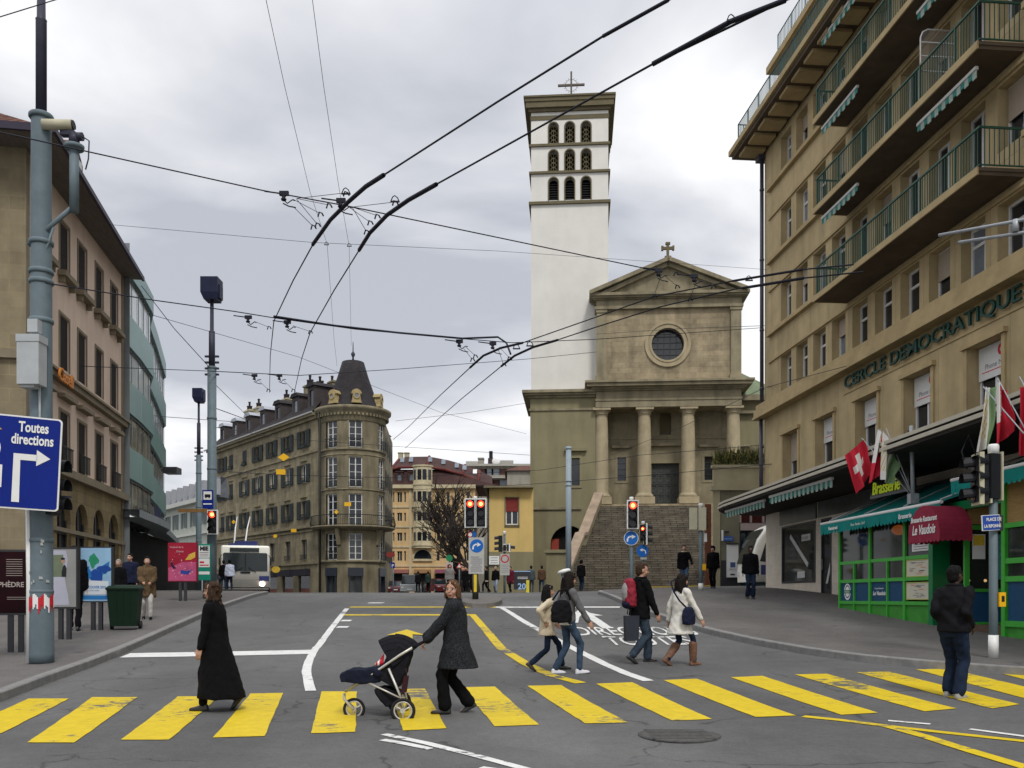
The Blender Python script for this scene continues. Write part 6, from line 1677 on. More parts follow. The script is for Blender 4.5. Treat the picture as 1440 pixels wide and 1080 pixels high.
def rrect(mb,x0,x1,z0,z1,r,y0,y1,n=5):
 p=[]
 for(cx_,cz_,a0)in((x1-r,z1-r,0),(x0+r,z1-r,90),(x0+r,z0+r,180),(x1-r,z0+r,270)):
  for k in range(n+1):a=R(a0+90*k/n);p.append((cx_+r*math.cos(a),y0,cz_+r*math.sin(a)))
 mb.prism(p,(0,y1-y0,0))
SH=Matrix(((1,0,0,0),(0,1,0,0),(-.1,0,1,0),(0,0,0,1)))
mb.M=Matrix.Rotation(R(2.6),4,'Y')
rrect(mb,-Wd,0,-Hh,Hh,.06,0,.04);fix_normals(mb.build('panel',M_WHITEP,DS))
mb=MB();mb.M=Matrix.Rotation(R(2.6),4,'Y');rrect(mb,-Wd+.025,-.025,-Hh+.025,Hh-.025,.045,-.006,-.001);fix_normals(mb.build('face',M_BLUE,DS))
mb=MB();mb.M=Matrix.Rotation(R(2.6),4,'Y');y=-.012
for b4 in((-.67,-.59,-.56,.18),):mb.quad((-.68,y,-.64),(-.57,y,-.64),(-.58,y,.04),(-.68,y,.14))
mb.quad((-.68,y,.14),(-.58,y,.04),(-.34,y,.04),(-.34,y,.14));mb.poly([(-.35,y,-.04),(-.15,y,.09),(-.35,y,.22)])
add_text(mb,'Toutes',.23,Matrix.Translation((-.41,y,.5))@Matrix.Rotation(PI/2,4,'X'),.001,.66,'CENTER',bold=.006)
add_text(mb,'directions',.23,Matrix.Translation((-.42,y,.3))@Matrix.Rotation(PI/2,4,'X'),.001,.66,'CENTER',bold=.006)
mb.quad((-1.35,y,-.42),(-.83,y,-.42),(-.83,y,-.06),(-1.35,y,-.06))
for k in range(24):
 a,b2=2*PI*k/24,2*PI*(k+1)/24;c=(-1.1,.2)
 mb.quad(*[(c[0]+r*math.cos(t),y,c[1]+r*math.sin(t))for r,t in((.21,a),(.235,a),(.235,b2),(.21,b2))])
mb.mi=1;mb.quad((-1.15,y,.36),(-1.0,y,.36),(-1.0,y,.5),(-1.15,y,.5));mb.poly([(-1.3,y,.5),(-.86,y,.5),(-1.08,y,.68)])
mb.mi=2;add_text(mb,'Riviera',.1,Matrix.Translation((-1.25,y-.002,-.17))@Matrix.Rotation(PI/2,4,'X'),.001);add_text(mb,'gens  P',.1,Matrix.Translation((-1.2,y-.002,-.27))@Matrix.Rotation(PI/2,4,'X'),.001);add_text(mb,'hopital',.1,Matrix.Translation((-1.2,y-.002,-.38))@Matrix.Rotation(PI/2,4,'X'),.001)
mb.build('lettering',[M_WHITEP,M_ORNG,M_GREYT],DS)
mb=MB()
for z in(-.5,.5):mb.box(-2.0,-.1,.045,.09,z-.04,z+.04)
mb.build('back_rail',M_STEEL,DS)
TS=thing('traffic_light','black traffic light seen edge on behind the blue direction sign','traffic light',(sgx(80),YM,b.z),0,'traffic lights around the crossing')
signal(TS,-.24,.05,zz_(724),R(90),False,.34,.95,border=None,back=M_BLK)
mb=MB();mb.box(-.35,.0,.02,.08,zz_(700),zz_(697));mb.build('bracket',M_POLED,TS)
def poster(px0,px1,pt,pb,pbase,label,rz,draw,frame=M_DFR,grp='poster panels on the left pavement'):
 base=gp((px0+px1)/2,pbase,KH);Y=base.y;w=(px1-px0)/F*Y;z0=zat(pb,Y)-base.z;z1=zat(pt,Y)-base.z
 o=thing('poster_panel',label,'poster panel',base,rz,grp)
 mb=MB();mb.box(-w/2,w/2,-.05,.05,z0,z1);mb.build('frame',frame,o)
 for x in(-.09,.09):
  mb=MB();mb.box(x-.045,x+.045,-.03,.03,-.1,z0);mb.build('leg',M_DFR,o)
 draw(o,w,z0,z1);return o
def D_phedre(o,w,z0,z1):
 mb=MB();m=mat('poster_dark_red',(.014,.001,.003),.9,.6,2.2)
 mb.box(-w/2+.03,w/2-.03,-.056,-.05,z0+.04,z1-.04);mb.mi=1;h=z1-z0
 add_text(mb,'PHÈDRE',.13,wallM(-.06,-.06,z0+h*.43),.001,.95,'CENTER',bold=.002)
 for k in range(8):mb.box(-w*.22,w*.2,-.0585,-.057,z0+h*(.6+k*.035),z0+h*(.6+k*.035)+.008)
 for k in range(2):mb.box(-w*.2,w*.3,-.0585,-.057,z0+h*(.27-k*.03),z0+h*(.27-k*.03)+.008)
 mb.build('poster',[m,mat('poster_pale_ink',(.42,.36,.33),.6,.1)],o)
def D_torn(o,w,z0,z1):
 h=z1-z0;mb=MB();mb.box(-w/2+.03,w/2-.03,-.056,-.05,z0+.04,z1-.04)
 mb.mi=1;f=lambda u,v:(-w/2+u*w,-.06,z0+v*h)
 mb.poly([f(.02,.06),f(.72,.06),f(.66,.25),(f(.58,.42)),f(.55,.5),f(.02,.5)])
 mb.poly([f(.02,.5),f(.55,.5),f(.62,.62),f(.66,.8),f(.6,.95),f(.02,.95)])
 mb.mi=2;mb.poly([(p[0],-.0615,p[2])for p in(f(.05,.52),f(.5,.52),f(.5,.88),f(.05,.88))])
 mb.mi=3;mb.poly([(p[0],-.0625,p[2])for p in(f(.44,.52),f(.6,.52),f(.62,.66),f(.56,.72),f(.5,.7),f(.44,.6))])
 mb.poly([(p[0],-.0625,p[2])for p in(f(.05,.52),f(.12,.52),f(.12,.88),f(.05,.88))])
 mb.mi=4;c=f(.5,.78);mb.poly([(c[0]+.045*math.cos(k*PI/6),-.0635,c[2]+.06*math.sin(k*PI/6))for k in range(12)])
 mb.mi=3;mb.poly([(c[0]-.01+.05*math.cos(k*PI/6),-.0645,c[2]+.045+.025*math.sin(k*PI/6))for k in range(12)])
 mb.build('poster',[mat('poster_grey',(.3,.3,.29),.7,.1,5),mat('poster_lilac',(.44,.44,.52),.7,.08,3),mat('poster_olive',(.16,.19,.12),.7,.2,3),mat('poster_black',(.02,.02,.025),.6,.1),mat('poster_skin',(.42,.25,.18),.7,.1)],o)
def D_vanc(o,w,z0,z1):
 h=z1-z0;mb=MB();mb.box(-w/2+.025,w/2-.025,-.056,-.05,z0+.03,z1-.03);f=lambda u,v,d=.06:(-w/2+u*w,-d,z0+v*h)
 rnd=random.Random(2)
 def blob(c,r,m,n=14,d=.06,j=.35,sx=1):mb.mi=m;mb.poly([f(c[0]+sx*r*math.cos(2*PI*k/n)*(1+rnd.uniform(-j,j)),c[1]+r*.75*math.sin(2*PI*k/n)*(1+rnd.uniform(-j,j)),d)for k in range(n)])
 mb.mi=1;mb.poly([f(.04,.05,.058),f(.96,.05,.058),f(.96,.12,.058),f(.04,.12,.058)])
 mb.poly([f(.04,.68,.0585),f(.3,.6,.0585),f(.45,.5,.0585),f(.6,.62,.0585),f(.93,.74,.0585),(f(.9,.62,.0585)),f(.62,.42,.0585),f(.45,.38,.0585),f(.25,.45,.0585),f(.04,.42,.0585)])
 blob((.2,.55),.14,1);blob((.55,.47),.15,3,d=.061,sx=1.3);blob((.75,.6),.1,3,d=.0615,sx=1.8);blob((.42,.75),.15,2,d=.062)
 mb.mi=4;mb.poly([f(.04,.14,.063),f(.9,.14,.063),f(.9,.38,.063),f(.04,.4,.063)])
 mb.mi=1;add_text(mb,'VANCOUVER 2010',.085,wallM(-w*.0-.03,-.065,z0+h*.25),.001,.78,'CENTER',bold=.002);add_text(mb,'OLYMPIC GAMES',.04,wallM(-.05,-.065,z0+h*.2),.001,.9,'CENTER')
 mb.build('poster',[mat('poster_sky_blue',(.25,.42,.58),.5,.2,1.5),mat('poster_blue',(.02,.16,.42),.5,.1),mat('poster_green',(.02,.24,.12),.5,.2,8),mat('poster_deep_blue',(.01,.06,.28),.5,.1),mat('poster_white',(.6,.64,.66),.5,.03)],o)
poster(-3,48,773,865,917,'dark red theatre poster panel reading PHEDRE half hidden by the mast',R(8),D_phedre)
poster(71,112,770,856,899,'half torn grey poster panel between the mast and the blue poster',R(-6),D_torn)
poster(113,160,769,847,886,'blue and green VANCOUVER 2010 poster panel',R(-4),D_vanc)
def D_red(o,w,z0,z1):
 h=z1-z0;mb=MB();mb.box(-w/2+.02,w/2-.02,-.056,-.05,z0+.02,z1-.02);f=lambda u,v,d=.06:(-w/2+u*w,-d,z0+v*h)
 mb.mi=1;mb.poly([f(.02,.02),f(.98,.02),f(.98,.5),f(.5,.5),f(.02,.35)])
 mb.mi=2;mb.poly([f(.6,.55,.062),f(.75,.7,.062),f(.95,.76,.062),f(.95,.62,.062),f(.8,.56,.062)])
 mb.mi=3;mb.poly([f(.45,.3,.062),f(.45,.2,.062),f(.7,.18,.062),f(.85,.32,.062),f(.65,.27,.062)])
 mb.mi=4;mb.poly([f(.12,.55,.062),f(.1,.42,.062),f(.2,.32,.062),f(.3,.34,.062),f(.2,.42,.062)])
 mb.mi=5;rnd=random.Random(8)
 for k in range(26):
  u,v,s=rnd.uniform(.08,.85),rnd.uniform(.1,.75),rnd.uniform(.01,.035);mb.poly([f(u,v,.0635),f(u+s,v+.005,.0635),f(u+s*.9,v+s,.0635),f(u-.005,v+s*.8,.0635)])
 add_text(mb,'Festival de la',.09,wallM(-w*.42,-.064,z0+h*.86,rz=0),.001);add_text(mb,'Danse',.1,wallM(-w*.2,-.064,z0+h*.75),.001)
 mb.build('poster',[mat('poster_crimson',(.3,.01,.03),.5,.2,2),mat('poster_pink',(.42,.07,.16),.5,.3,4),mat('poster_gold',(.6,.38,.05),.5,.1),mat('poster_navy',(.02,.05,.25),.5,.1),mat('poster_blk',(.03,.01,.04),.5,0),mat('poster_paleink',(.6,.4,.42),.5,.1)],o)
poster(236.5,278,763,818,845,'red and pink festival poster panel standing left of the green striped sign',R(-3),D_red,mat('frame_crimson',(.2,.01,.02),.5,.1))
base=gp(288,842,KH);Y=base.y
GSg=thing('shop_pylon','green and white striped sign pylon right of the red poster','sign',base)
mb=MB();z0,z1,w=zat(816,Y)-base.z,zat(765,Y)-base.z,16/F*Y;mb.box(-w/2,w/2,-.06,.06,z0,z1)
mb.mi=1;h=z1-z0
for a,b2 in((.62,.95),(.36,.6),(.16,.24)):mb.box(-w/2+.01,w/2-.01,-.066,-.06,z0+h*a,z0+h*b2)
mb.mi=2;add_text(mb,'MIE',.2,wallM(0,-.07,z0+h*.82),.001,1,'CENTER',bold=.012)
for k in range(3):mb.box(-w*.4,w*.4,-.069,-.067,z0+h*(.66+.05*k),z0+h*(.66+.05*k)+.02)
mb.mi=3;mb.box(-w*.4,w*.4,-.069,-.067,z0+h*.4,z0+h*.43);mb.box(-w*.4,0,-.069,-.067,z0+h*.47,z0+h*.52)
mb.build('panel',[mat('pylon_green',(.01,.22,.15),.5,.05),M_WHITEP,M_BLK,M_RED],GSg)
mb=MB();mb.box(-.06,.06,-.04,.04,0,z0);mb.build('leg',M_DFR,GSg)
base=gp(176,885,KH);Y=base.y;s_=Y/F
WB=thing('wheelie_bin','dark green wheeled rubbish bin beside the blue poster','bin',base,R(12))
M_BIN=mat('bin_green',(.003,.018,.008),.65,.12,6)
w0,w1,h=34*s_/2,41*s_/2,55*s_
mb=MB();mb.hexa([(-w0,-.24,.08),(w0,-.24,.08),(w0,.2,.08),(-w0,.2,.08)],[(-w1,-.3,h),(w1,-.3,h),(w1,.3,h),(-w1,.3,h)]);mb.box(-w1-.02,w1+.02,-.32,.32,h,h+.04)
for x in(-.15,0,.15):mb.hexa([(x-.02,-.25,.15),(x+.02,-.25,.15),(x+.02,-.23,.15),(x-.02,-.23,.15)],[(x-.02,-.31,h),(x+.02,-.31,h),(x+.02,-.29,h),(x-.02,-.29,h)])
mb.build('body',M_BIN,WB)
mb=MB();mb.hexa([(-w1-.03,-.34,h+.04),(w1+.03,-.34,h+.04),(w1+.03,.34,h+.06),(-w1-.03,.34,h+.06)],[(-w1+.03,-.25,h+.1),(w1-.03,-.25,h+.1),(w1-.03,.3,h+.13),(-w1+.03,.3,h+.13)]);mb.path([(-w1+.05,.38,h+.04),(w1-.05,.38,h+.04)],.018,6);mb.build('lid',M_BIN,WB)
for x in(-w0-.03,w0+.03):mb=MB();mb.path([(x-.03,.12,.1),(x+.03,.12,.1)],.1,14);mb.build('wheel',M_BLK,WB)
def lamp_mast(px,Y,pys,r,label,head,grp='lamp masts'):
 b=gx(px,Y,KH);o=thing('street_lamp',label,'street lamp',b,0,grp);zz=lambda py:zat(py,Y)-b.z
 top,step1,step2=pys
 mb=MB();mb.smooth=True;mb.lathe([(r*1.1,0),(r*1.05,3),(r,zz(step1))],n=14)
 z=3
 while z<zz(step1):mb.lathe([(r*1.02,z),(r*1.12,z+.02),(r*1.12,z+.09),(r*1.02,z+.11)],n=14);z+=2.1
 mb.build('pole',M_POLE,o)
 mb=MB();mb.lathe([(r*.72,zz(step1)-.05),(r*.7,zz(step2)),(r*.45,zz(step2)+.02),(r*.42,zz(top))],n=12)
 for k in range(4):mb.box(-r*1.6,r*1.6,-.05,.05,zz(step1)-.35+k*.25,zz(step1)-.28+k*.25)
 mb.build('upper_pole',M_POLED,o)
 x0,x1,y0,y1=head;sx=Y/F
 a,c=(x0-px)*sx,(x1-px)*sx;mb=MB()
 mb.hexa([(a+.12,-.25,zz(y1)),(c-.05,-.25,zz(y1)),(c-.05,.35,zz(y1)),(a+.12,.35,zz(y1))],[(a,-.3,zz(y1)+.28),(c,-.3,zz(y1)+.28),(c,.4,zz(y1)+.28),(a,.4,zz(y1)+.28)]);mb.box(a,c,-.3,.4,zz(y1)+.283,zz(y0));mb.box(c-.08,c+.04,-.1,.3,zz(y1)+.1,zz(y1)+.65)
 mb.build('lamp_head',mat('lamp_head_blue_black',(.012,.016,.045),.5,.2,3),o);return o,b
lampA,bA=lamp_mast(298,37,(424,516,466),.18,'tall street lamp mast with square head, the nearer of the two by the kerb',(285,309,392,423))
lampB,bB=lamp_mast(279.5,55,(566,640,595),.16,'slimmer and farther street lamp mast with square head behind the bus stop',(272.5,286,547,566))
YA=36.6;
bs=thing('bus_stop_sign','blue and white bus stop sign on the nearer lamp mast','sign',at(292,702,YA))
mb=MB();mb.box(-.22,.22,0,.04,-.38,.38);mb.mi=1;mb.box(-.17,.17,-.006,-.001,-.02,.32);mb.box(-.18,.18,-.006,-.001,-.22,-.17);mb.mi=2;mb.box(-.12,.12,-.012,-.007,.08,.2);mb.box(-.09,-.04,-.012,-.007,.04,.08);mb.box(.04,.09,-.012,-.007,.04,.08);mb.build('plate',[M_BLUE,M_WHITEP,M_BLK],bs)
tl_=thing('traffic_light','red traffic light on the nearer lamp mast beside the bus','traffic light',at(299.5,750,YA),0,'traffic lights around the crossing');signal(tl_,0,-.1,0,0,True,.34,.92)
wp=MB();wp.box(-.62,.58,-.03,.03,-.07,.07);tag(wp.build('plank_sign',mat('plank_brown',(.2,.11,.04),.8,.2,6),None,at(272,718,YA)),'narrow brown horizontal sign seen edge on beside the bus stop sign','sign')
def light_pole(px,Y,lift,top_py,r,label,mat_=M_POLE,capc=True,cat='traffic light',name='traffic_light',grp='traffic lights around the crossing',x=None):
 b=gx(px,Y,lift);o=thing(name,label,cat,b,0,grp);zz=lambda py:zat(py,Y)-b.z;xx=lambda p:(p-px)/F*Y
 mb=MB();mb.smooth=True;mb.lathe([(r*1.05,0),(r,1),(r,zz(top_py)-.15)],n=14);mb.build('pole',mat_,o)
 if capc:mb=MB();mb.lathe([(r*1.25,zz(top_py)-.18),(r*1.3,zz(top_py)-.03),(r*1.1,zz(top_py)),(0,zz(top_py)+.01)],n=14);mb.build('pole_cap',M_WHITEP,o)
 return o,b,zz,xx
Yi=ctr.y
o,b,zz,xx=light_pole(668.5,Yi,.14,698,.055,'double red traffic light on the island above a blue turn sign')
signal(o,xx(661.5),-.25,zz(741),0,True,.30,.94);signal(o,xx(676.5),-.25,zz(741),0,True,.30,.94)
mb=MB();w=.27;y=-.12;mb.box(xx(670)-w,xx(670)+w,y,y+.03,zz(807),zz(756));mb.mi=1;disc(mb,(xx(670.5),zz(768)),.235,y-.004);mb.mi=2;arrow_curve(mb,xx(670.5),zz(768),.24,y-.008)
mb.mi=3
for k,(a,c)in enumerate(((-.2,.1),(-.18,.2),(-.2,.2),(-.2,.2),(-.15,.15),(-.2,.2),(-.2,.18),(-.2,.2))):mb.box(xx(670)+a,xx(670)+c,y-.006,y-.002,zz(784+k*2.8),zz(784+k*2.8)+.025)
mb.build('sign_plate',[mat('plate_grey',(.42,.42,.40),.6,.05),mat('disc_blue',(.01,.12,.45),.5,.05),M_WHITEP,M_GREYT],o)
mb=MB();mb.lathe([(.11,0),(.11,zz(808))],n=14);mb.mi=1;mb.box(-.05,.05,-.118,-.108,.25,zz(808));mb.build('reflective_sleeve',[mat('sleeve_dark',(.05,.05,.035),.6,.1),mat('yellow_reflective',(.7,.5,.04),.5,.1)],o)
mb=MB();disc(mb,(xx(661.5),zz(752)),.1,-.1,14);mb.mi=1;disc(mb,(xx(661.5),zz(752)),.07,-.104,14);mb.mi=2;mb.box(xx(664),xx(670),-.1,-.08,zz(755),zz(748));mb.build('small_sign',[M_RED,M_WHITEP,mat('disc_blue',(.01,.12,.45))],o)
o,b,zz,xx=light_pole(888,33,KH,699,.065,'single red traffic light with white border above a blue arrow disc')
signal(o,xx(888.5),-.3,zz(743),0,True,.34,.98)
mb=MB();disc(mb,(xx(887),zz(757)),.25,-.12);mb.mi=1;disc(mb,(xx(887),zz(757)),.27,-.115);mb.mi=2;arrow_curve(mb,xx(887),zz(757),.26,-.126);mb.build('arrow_disc',[mat('disc_blue',(.01,.12,.45)),M_WHITEP,M_WHITEP],o)
o,b,zz,xx=light_pole(904.5,41,KH,733,.06,'smaller red pedestrian light with a black head turned right behind the backpacker')
signal(o,xx(902.5),-.25,zz(761),0,True,.2,.74,n=2,border=None);signal(o,xx(911),-.1,zz(765),R(82),False,.3,.9)
mb=MB();disc(mb,(xx(903),zz(775)),.28,-.12);mb.mi=1;arrow_curve(mb,xx(903.5),zz(775),.24,-.126,-1);mb.mi=2;mb.box(-.15,.15,-.14,-.12,zz(787),zz(784));mb.build('arrow_disc',[mat('disc_blue',(.01,.12,.45)),M_WHITEP,mat('plate_grey',(.42,.42,.40))],o)
mb=MB();mb.box(xx(897),xx(902),-.16,-.0,zz(801),zz(794));mb.build('button_box',M_ORNG,o)
o,b,zz,xx=light_pole(985.5,36,KH,708,.075,'grey pole with two cream backed signal heads seen from behind')
signal(o,xx(974),.1,zz(744),R(180),False,.26,.82,border=None);signal(o,xx(990.5),.05,zz(745),R(150),False,.26,.86,border=None)
mb=MB();mb.lathe([(.1,0),(.1,.28)],n=14);mb.build('white_base',M_WHITEP,o)
mb=MB();mb.box(xx(990),xx(994),-.02,.02,zz(762),zz(750));mb.build('small_sign',M_WHITEP,o)
mb=MB();mb.box(xx(987),xx(992),-.1,.1,zz(802),zz(793));mb.build('button_box',M_ORNG,o)
b=gp(1397,925,KH);YR=b.y
o,b,zz,xx=light_pole(1397,YR,KH,625,.068,'near grey traffic light pole with white foot by the green restaurant')
mb=MB();mb.lathe([(.08,0),(.08,zz(893))],n=16);mb.build('white_base',M_WHITEP,o)
signal(o,xx(1383),-.02,zz(702),R(-72),False,.3,.75,border=None);signal(o,xx(1372),.06,zz(706),R(-98),False,.3,.78,border=M_CREAM)
mb=MB();mb.box(xx(1376),xx(1397),-.02,.02,zz(648),zz(645));mb.box(xx(1370),xx(1397),-.02,.02,zz(706),zz(703));mb.path([(xx(1360),0,zz(660)),(xx(1352),0,zz(635)),(xx(1362),0,zz(612)),(xx(1372),0,zz(640))],.012,5);mb.build('bracket',M_BLK,o)
mb=MB();mb.box(xx(1401),xx(1410),-.1,.06,zz(853),zz(833));mb.mi=1;mb.box(xx(1404),xx(1408),-.106,-.1,zz(846),zz(838));mb.build('button_box',[M_ORNG,M_BLK],o)
SS=thing('street_name_sign','blue street name plate reading PLACE DE LA RIPONNE on the near right pole','sign',at(1394,735,YR-.15),R(14))
mb=MB();mb.M=Matrix.Rotation(R(-4),4,'Y');mb.box(-.18,.17,0,.02,-.13,.13);mb.mi=1;mb.box(-.17,.16,-.004,-.001,-.12,.12);mb.mi=0
add_text(mb,'PLACE DE',.075,wallM(-.1,-.008,.03),.001,.9,bold=.002);add_text(mb,'LA RIPONNE',.075,wallM(-.15,-.008,-.08),.001,.78,bold=.002)
mb.build('plate',[M_WHITEP,mat('disc_blue2',(.012,.06,.33),.4,.05)],SS)
mb=MB();mb.box(.17,.24,.0,.2,-.13,.13);mb.build('second_plate',M_DFR,SS)
o,b,zz,xx=light_pole(709.5,43,KH*0,747,.055,'far black signal heads above a no entry plate in front of the yellow house')
signal(o,xx(701),0,zz(776),R(-90),False,.26,.78,border=None);signal(o,xx(709.8),-.15,zz(774.5),0,False,.22,.28,n=1);signal(o,xx(718.5),0,zz(775),R(90),False,.26,.32,n=1,border=M_WHITEP)
mb=MB();mb.box(xx(703.5),xx(716.5),-.12,-.1,zz(809),zz(779));mb.mi=1;disc(mb,(xx(710),zz(786)),.2,-.125);mb.mi=0;disc(mb,(xx(710),zz(786)),.14,-.129);mb.mi=2
for k in range(5):mb.box(xx(705),xx(715),-.125,-.121,zz(795+2.5*k),zz(795+2.5*k)+.02)
mb.build('sign_plate',[mat('plate_grey',(.42,.42,.40)),M_RED,M_GREYT],o)
b=gx(799.5,52,0);PP=thing('catenary_pole','plain pale blue grey pole in front of the church base','pole',b)
mb=MB();mb.smooth=True;mb.lathe([(.17,0),(.155,zat(628,52)-b.z),(.0,zat(627.5,52)-b.z)],n=16)
for py in(678,684,632):z=zat(py,52)-b.z;mb.lathe([(.16,z),(.19,z+.02),(.19,z+.1),(.16,z+.12)],n=16)
mb.build('shaft',mat('pale_blue_pole',(.27,.33,.37),.5,.08,4),PP)
o,b,zz,xx=light_pole(632,62,0,778,.05,'white plate with red ring and green roundel in front of the tree',cat='sign',name='street_sign',grp=None,capc=False)
mb=MB();mb.box(xx(627.5),xx(637),-.1,-.08,zz(832),zz(791));mb.mi=1;disc(mb,(xx(632),zz(785)),.23,-.1);mb.mi=2;disc(mb,(xx(632),zz(797)),.18,-.105);mb.mi=0;disc(mb,(xx(632),zz(797)),.12,-.109);mb.build('sign_plate',[mat('plate_grey',(.42,.42,.40)),mat('roundel_green',(.02,.2,.08),.5,.05),M_RED],o)
o,b,zz,xx=light_pole(646,70,0,790,.05,'small triangular warning sign at the foot of the bare tree',cat='sign',name='street_sign',grp=None,capc=False)
mb=MB();mb.poly([(xx(641.5),-.1,zz(799)),(xx(650.5),-.1,zz(799)),(xx(646),-.1,zz(791))]);mb.mi=1;mb.poly([(xx(643.3),-.105,zz(798)),(xx(648.7),-.105,zz(798)),(xx(646),-.105,zz(793))]);mb.build('sign_plate',[M_RED,M_WHITEP],o)
o,b,zz,xx=light_pole(553,80,0,788,.05,'small blue parking sign beside the turret building',cat='sign',name='street_sign',grp=None,capc=False)
mb=MB();mb.box(xx(549.5),xx(555.5),-.1,-.08,zz(799),zz(791));mb.mi=1;add_text(mb,'P',.42,wallM(xx(552.5),-.11,zz(798)),.001,1,'CENTER');mb.build('sign_plate',[M_BLUE,M_WHITEP],o)
b=gx(735,52,0)
AB=thing('display_board','black notice board with pale blue 20 in front of the yellow wall','board',b)
mb=MB();z=lambda py:zat(py,52)-b.z;mb.box(-.52,.45,-.03,.05,z(829),z(803));mb.mi=1;mb.box(-.52,.45,-.04,-.031,z(804),z(803));add_text(mb,'20',.48,wallM(-.05,-.045,z(828.5)),.004,1,'CENTER',bold=.012);mb.mi=2
for k in range(2):mb.box(-.3,.3,-.036,-.032,z(812+2*k),z(812+2*k)+.03)
mb.build('panel',[M_DFR,mat('pale_blue_digits',(.35,.55,.85),.5,0),M_WHITEP],AB)
tag(MB().box(-.09,.09,-.1,.1,0,z(816)).build('yellow_bag',mat('bag_yellow',(.7,.6,.06),.6,.1),None,gx(742,52)),'small yellow bag standing right of the black 20 board','bag')
b=gx(794,50,0);BL=thing('bollard_lamp','steel bollard with slanted white top at the foot of the pedestal','bollard',b)
mb=MB();mb.lathe([(.2,0),(.2,zat(806,50)-b.z)],n=16);mb.build('post',M_STEEL,BL)
mb=MB();z0=zat(806,50)-b.z;mb.M=Matrix.Translation((0,0,z0))@Matrix.Rotation(R(-16),4,'Y');mb.lathe([(.0,0),(.36,.02),(.38,.12),(.3,.2),(0,.24)],n=18);mb.build('top',M_WHITEP,BL)
M_FR=mat('flag_red',(.48,.02,.04),.8,.12,3);M_FW=mat('flag_white',(.62,.6,.56),.8,.05);M_FG=mat('flag_green',(.16,.26,.13),.8,.12,3);M_FGD=mat('flag_gold',(.5,.38,.1),.8,.2,8)
def flag(name,label,corners,Yc,kind,pole,grp='flags along the canopy',seed=0):
 """corners: 4 px corners tl,tr,br,bl ; pole: px,py tip -> px,py foot"""
 tip,foot=at(*pole[0]),at(*pole[1]);root=thing(name,label,'flag',foot,0,grp)
 mb=MB();mb.path([Vector((0,0,0)),tip-foot],.012,6);mb.build('flagpole',M_STEEL,root)
 TL,TR,BR,BL=(at(c[0],c[1],Yc)-foot for c in corners);mb=MB();mb.smooth=True;n=32;ids=[]
 for j in range(n+1):
  r=[]
  for i in range(n+1):
   u,v=i/n,j/n;p=TL.lerp(TR,u).lerp(BL.lerp(BR,u),v)
   p=p+Vector((0,1,0))*(.09*math.sin(u*9+v*2+seed)*(.3+v*.7)+.04*math.sin(u*17+seed))+Vector((1,0,0))*.03*math.sin(v*7+seed)*u
   r.append(mb.pt(p))
  ids.append(r)
 for j in range(n):
  for i in range(n):
   u,v=(i+.5)/n,(j+.5)/n;m=0
   if kind=='swiss':m=1 if(abs(u-.5)<.1 and abs(v-.5)<.31)or(abs(v-.5)<.1 and abs(u-.5)<.31)else 0
   if kind=='vaud':m=2 if v>.5 else 1;m=3 if(.2<v<.42 and .25<u<.75 and(i//2+j)%3)else m
   if kind=='vaudv':m=2 if u>.5 else 1;m=3 if(u<.4 and .2<v<.8 and(i+j//2)%3==0)else m
   if kind=='redwhite':m=1 if u<.35+.1*math.sin(v*5)and v<.62 else 0
   mb.mi=m;mb.face([ids[j][i],ids[j][i+1],ids[j+1][i+1],ids[j+1][i]])
 mb.build('cloth',[M_FR,M_FW,M_FG,M_FGD],root);return root
flag('flag','swiss flag with white cross, leftmost over the restaurant',((1188,641),(1214,619),(1227,662),(1206,694)),22.4,'swiss',((1212,616,22.6),(1282,698,21.4)),seed=0)
flag('flag','folded red and white flag right beside the leftmost swiss flag',((1236,603),(1246,632),(1236,668),(1221,680)),22.0,'redwhite',((1237,603,22.3),(1283,698,21.4)),seed=2)
flag('flag','green and white flag with gold edge above the word Brasserie',((1243,604),(1264,655),(1254,682),(1239,674)),21.7,'vaudv',((1246,602,22.0),(1284,698,21.4)),seed=1)
flag('flag','pale green and white flag behind the near traffic light pole',((1384,545),(1404,545),(1396,628),(1374,636)),16.6,'vaudv',((1383,544,16.6),(1440,610,15.2)),seed=4)
flag('flag','deep red flag with a white top hanging over the near traffic light pole',((1402,537),(1415,552),(1432,600),(1398,632)),16.0,'redwhite',((1403,532,16.2),(1446,612,15.2)),seed=3)
flag('flag','red flag cut by the right edge of the photo',((1432,545),(1462,540),(1456,640),(1436,640)),15.6,'plain',((1434,530,15.6),(1470,600,14.8)),seed=5)
mb=MB();a=at(1284,700,21.4);mb.path([a,a+Vector((0,.1,1.75))],.05,8);mb.box(a.x-.1,a.x+.1,a.y-.1,a.y+.1,a.z-.15,a.z+.1)
tag(mb.build('flag_bracket',M_STEEL),'steel hanger under the canopy holding three flagpoles','bracket')
mb=MB();mb.path([at(1320,331,17),at(1440,309,16),at(1480,300,15.6)],.032,8);mb.path([at(1348,341,17),at(1440,327,16),at(1480,322,15.6)],.032,8);mb.path([at(1428,326,16.1),at(1428,309,16.1)],.06,6)
tag(mb.build('wire_boom',M_STEEL),'pair of pale steel booms reaching from the right in front of the ochre facade','boom')
M_WIRE=mat('wire_black',(.010,.011,.02),.6,0)
def wy(py,z=7.6):return(z-CAMZ)*F/(HZ-py)
def wire(name,label,pts,r,cat='wire',grp='overhead wires',smooth=True):
 P=[at(*p)for p in pts];o=P[0].copy();mb=MB();mb.path([p-o for p in P],r,5,False)
 ob=mb.build(name,M_WIRE,None,o);tag(ob,label,cat,grp);return ob
def A_(px,py,Y=None):return(px,py,Y or wy(py))
A1=[A_(1010,-44),A_(940,0),A_(848,51),A_(700,143),A_(540,246)]
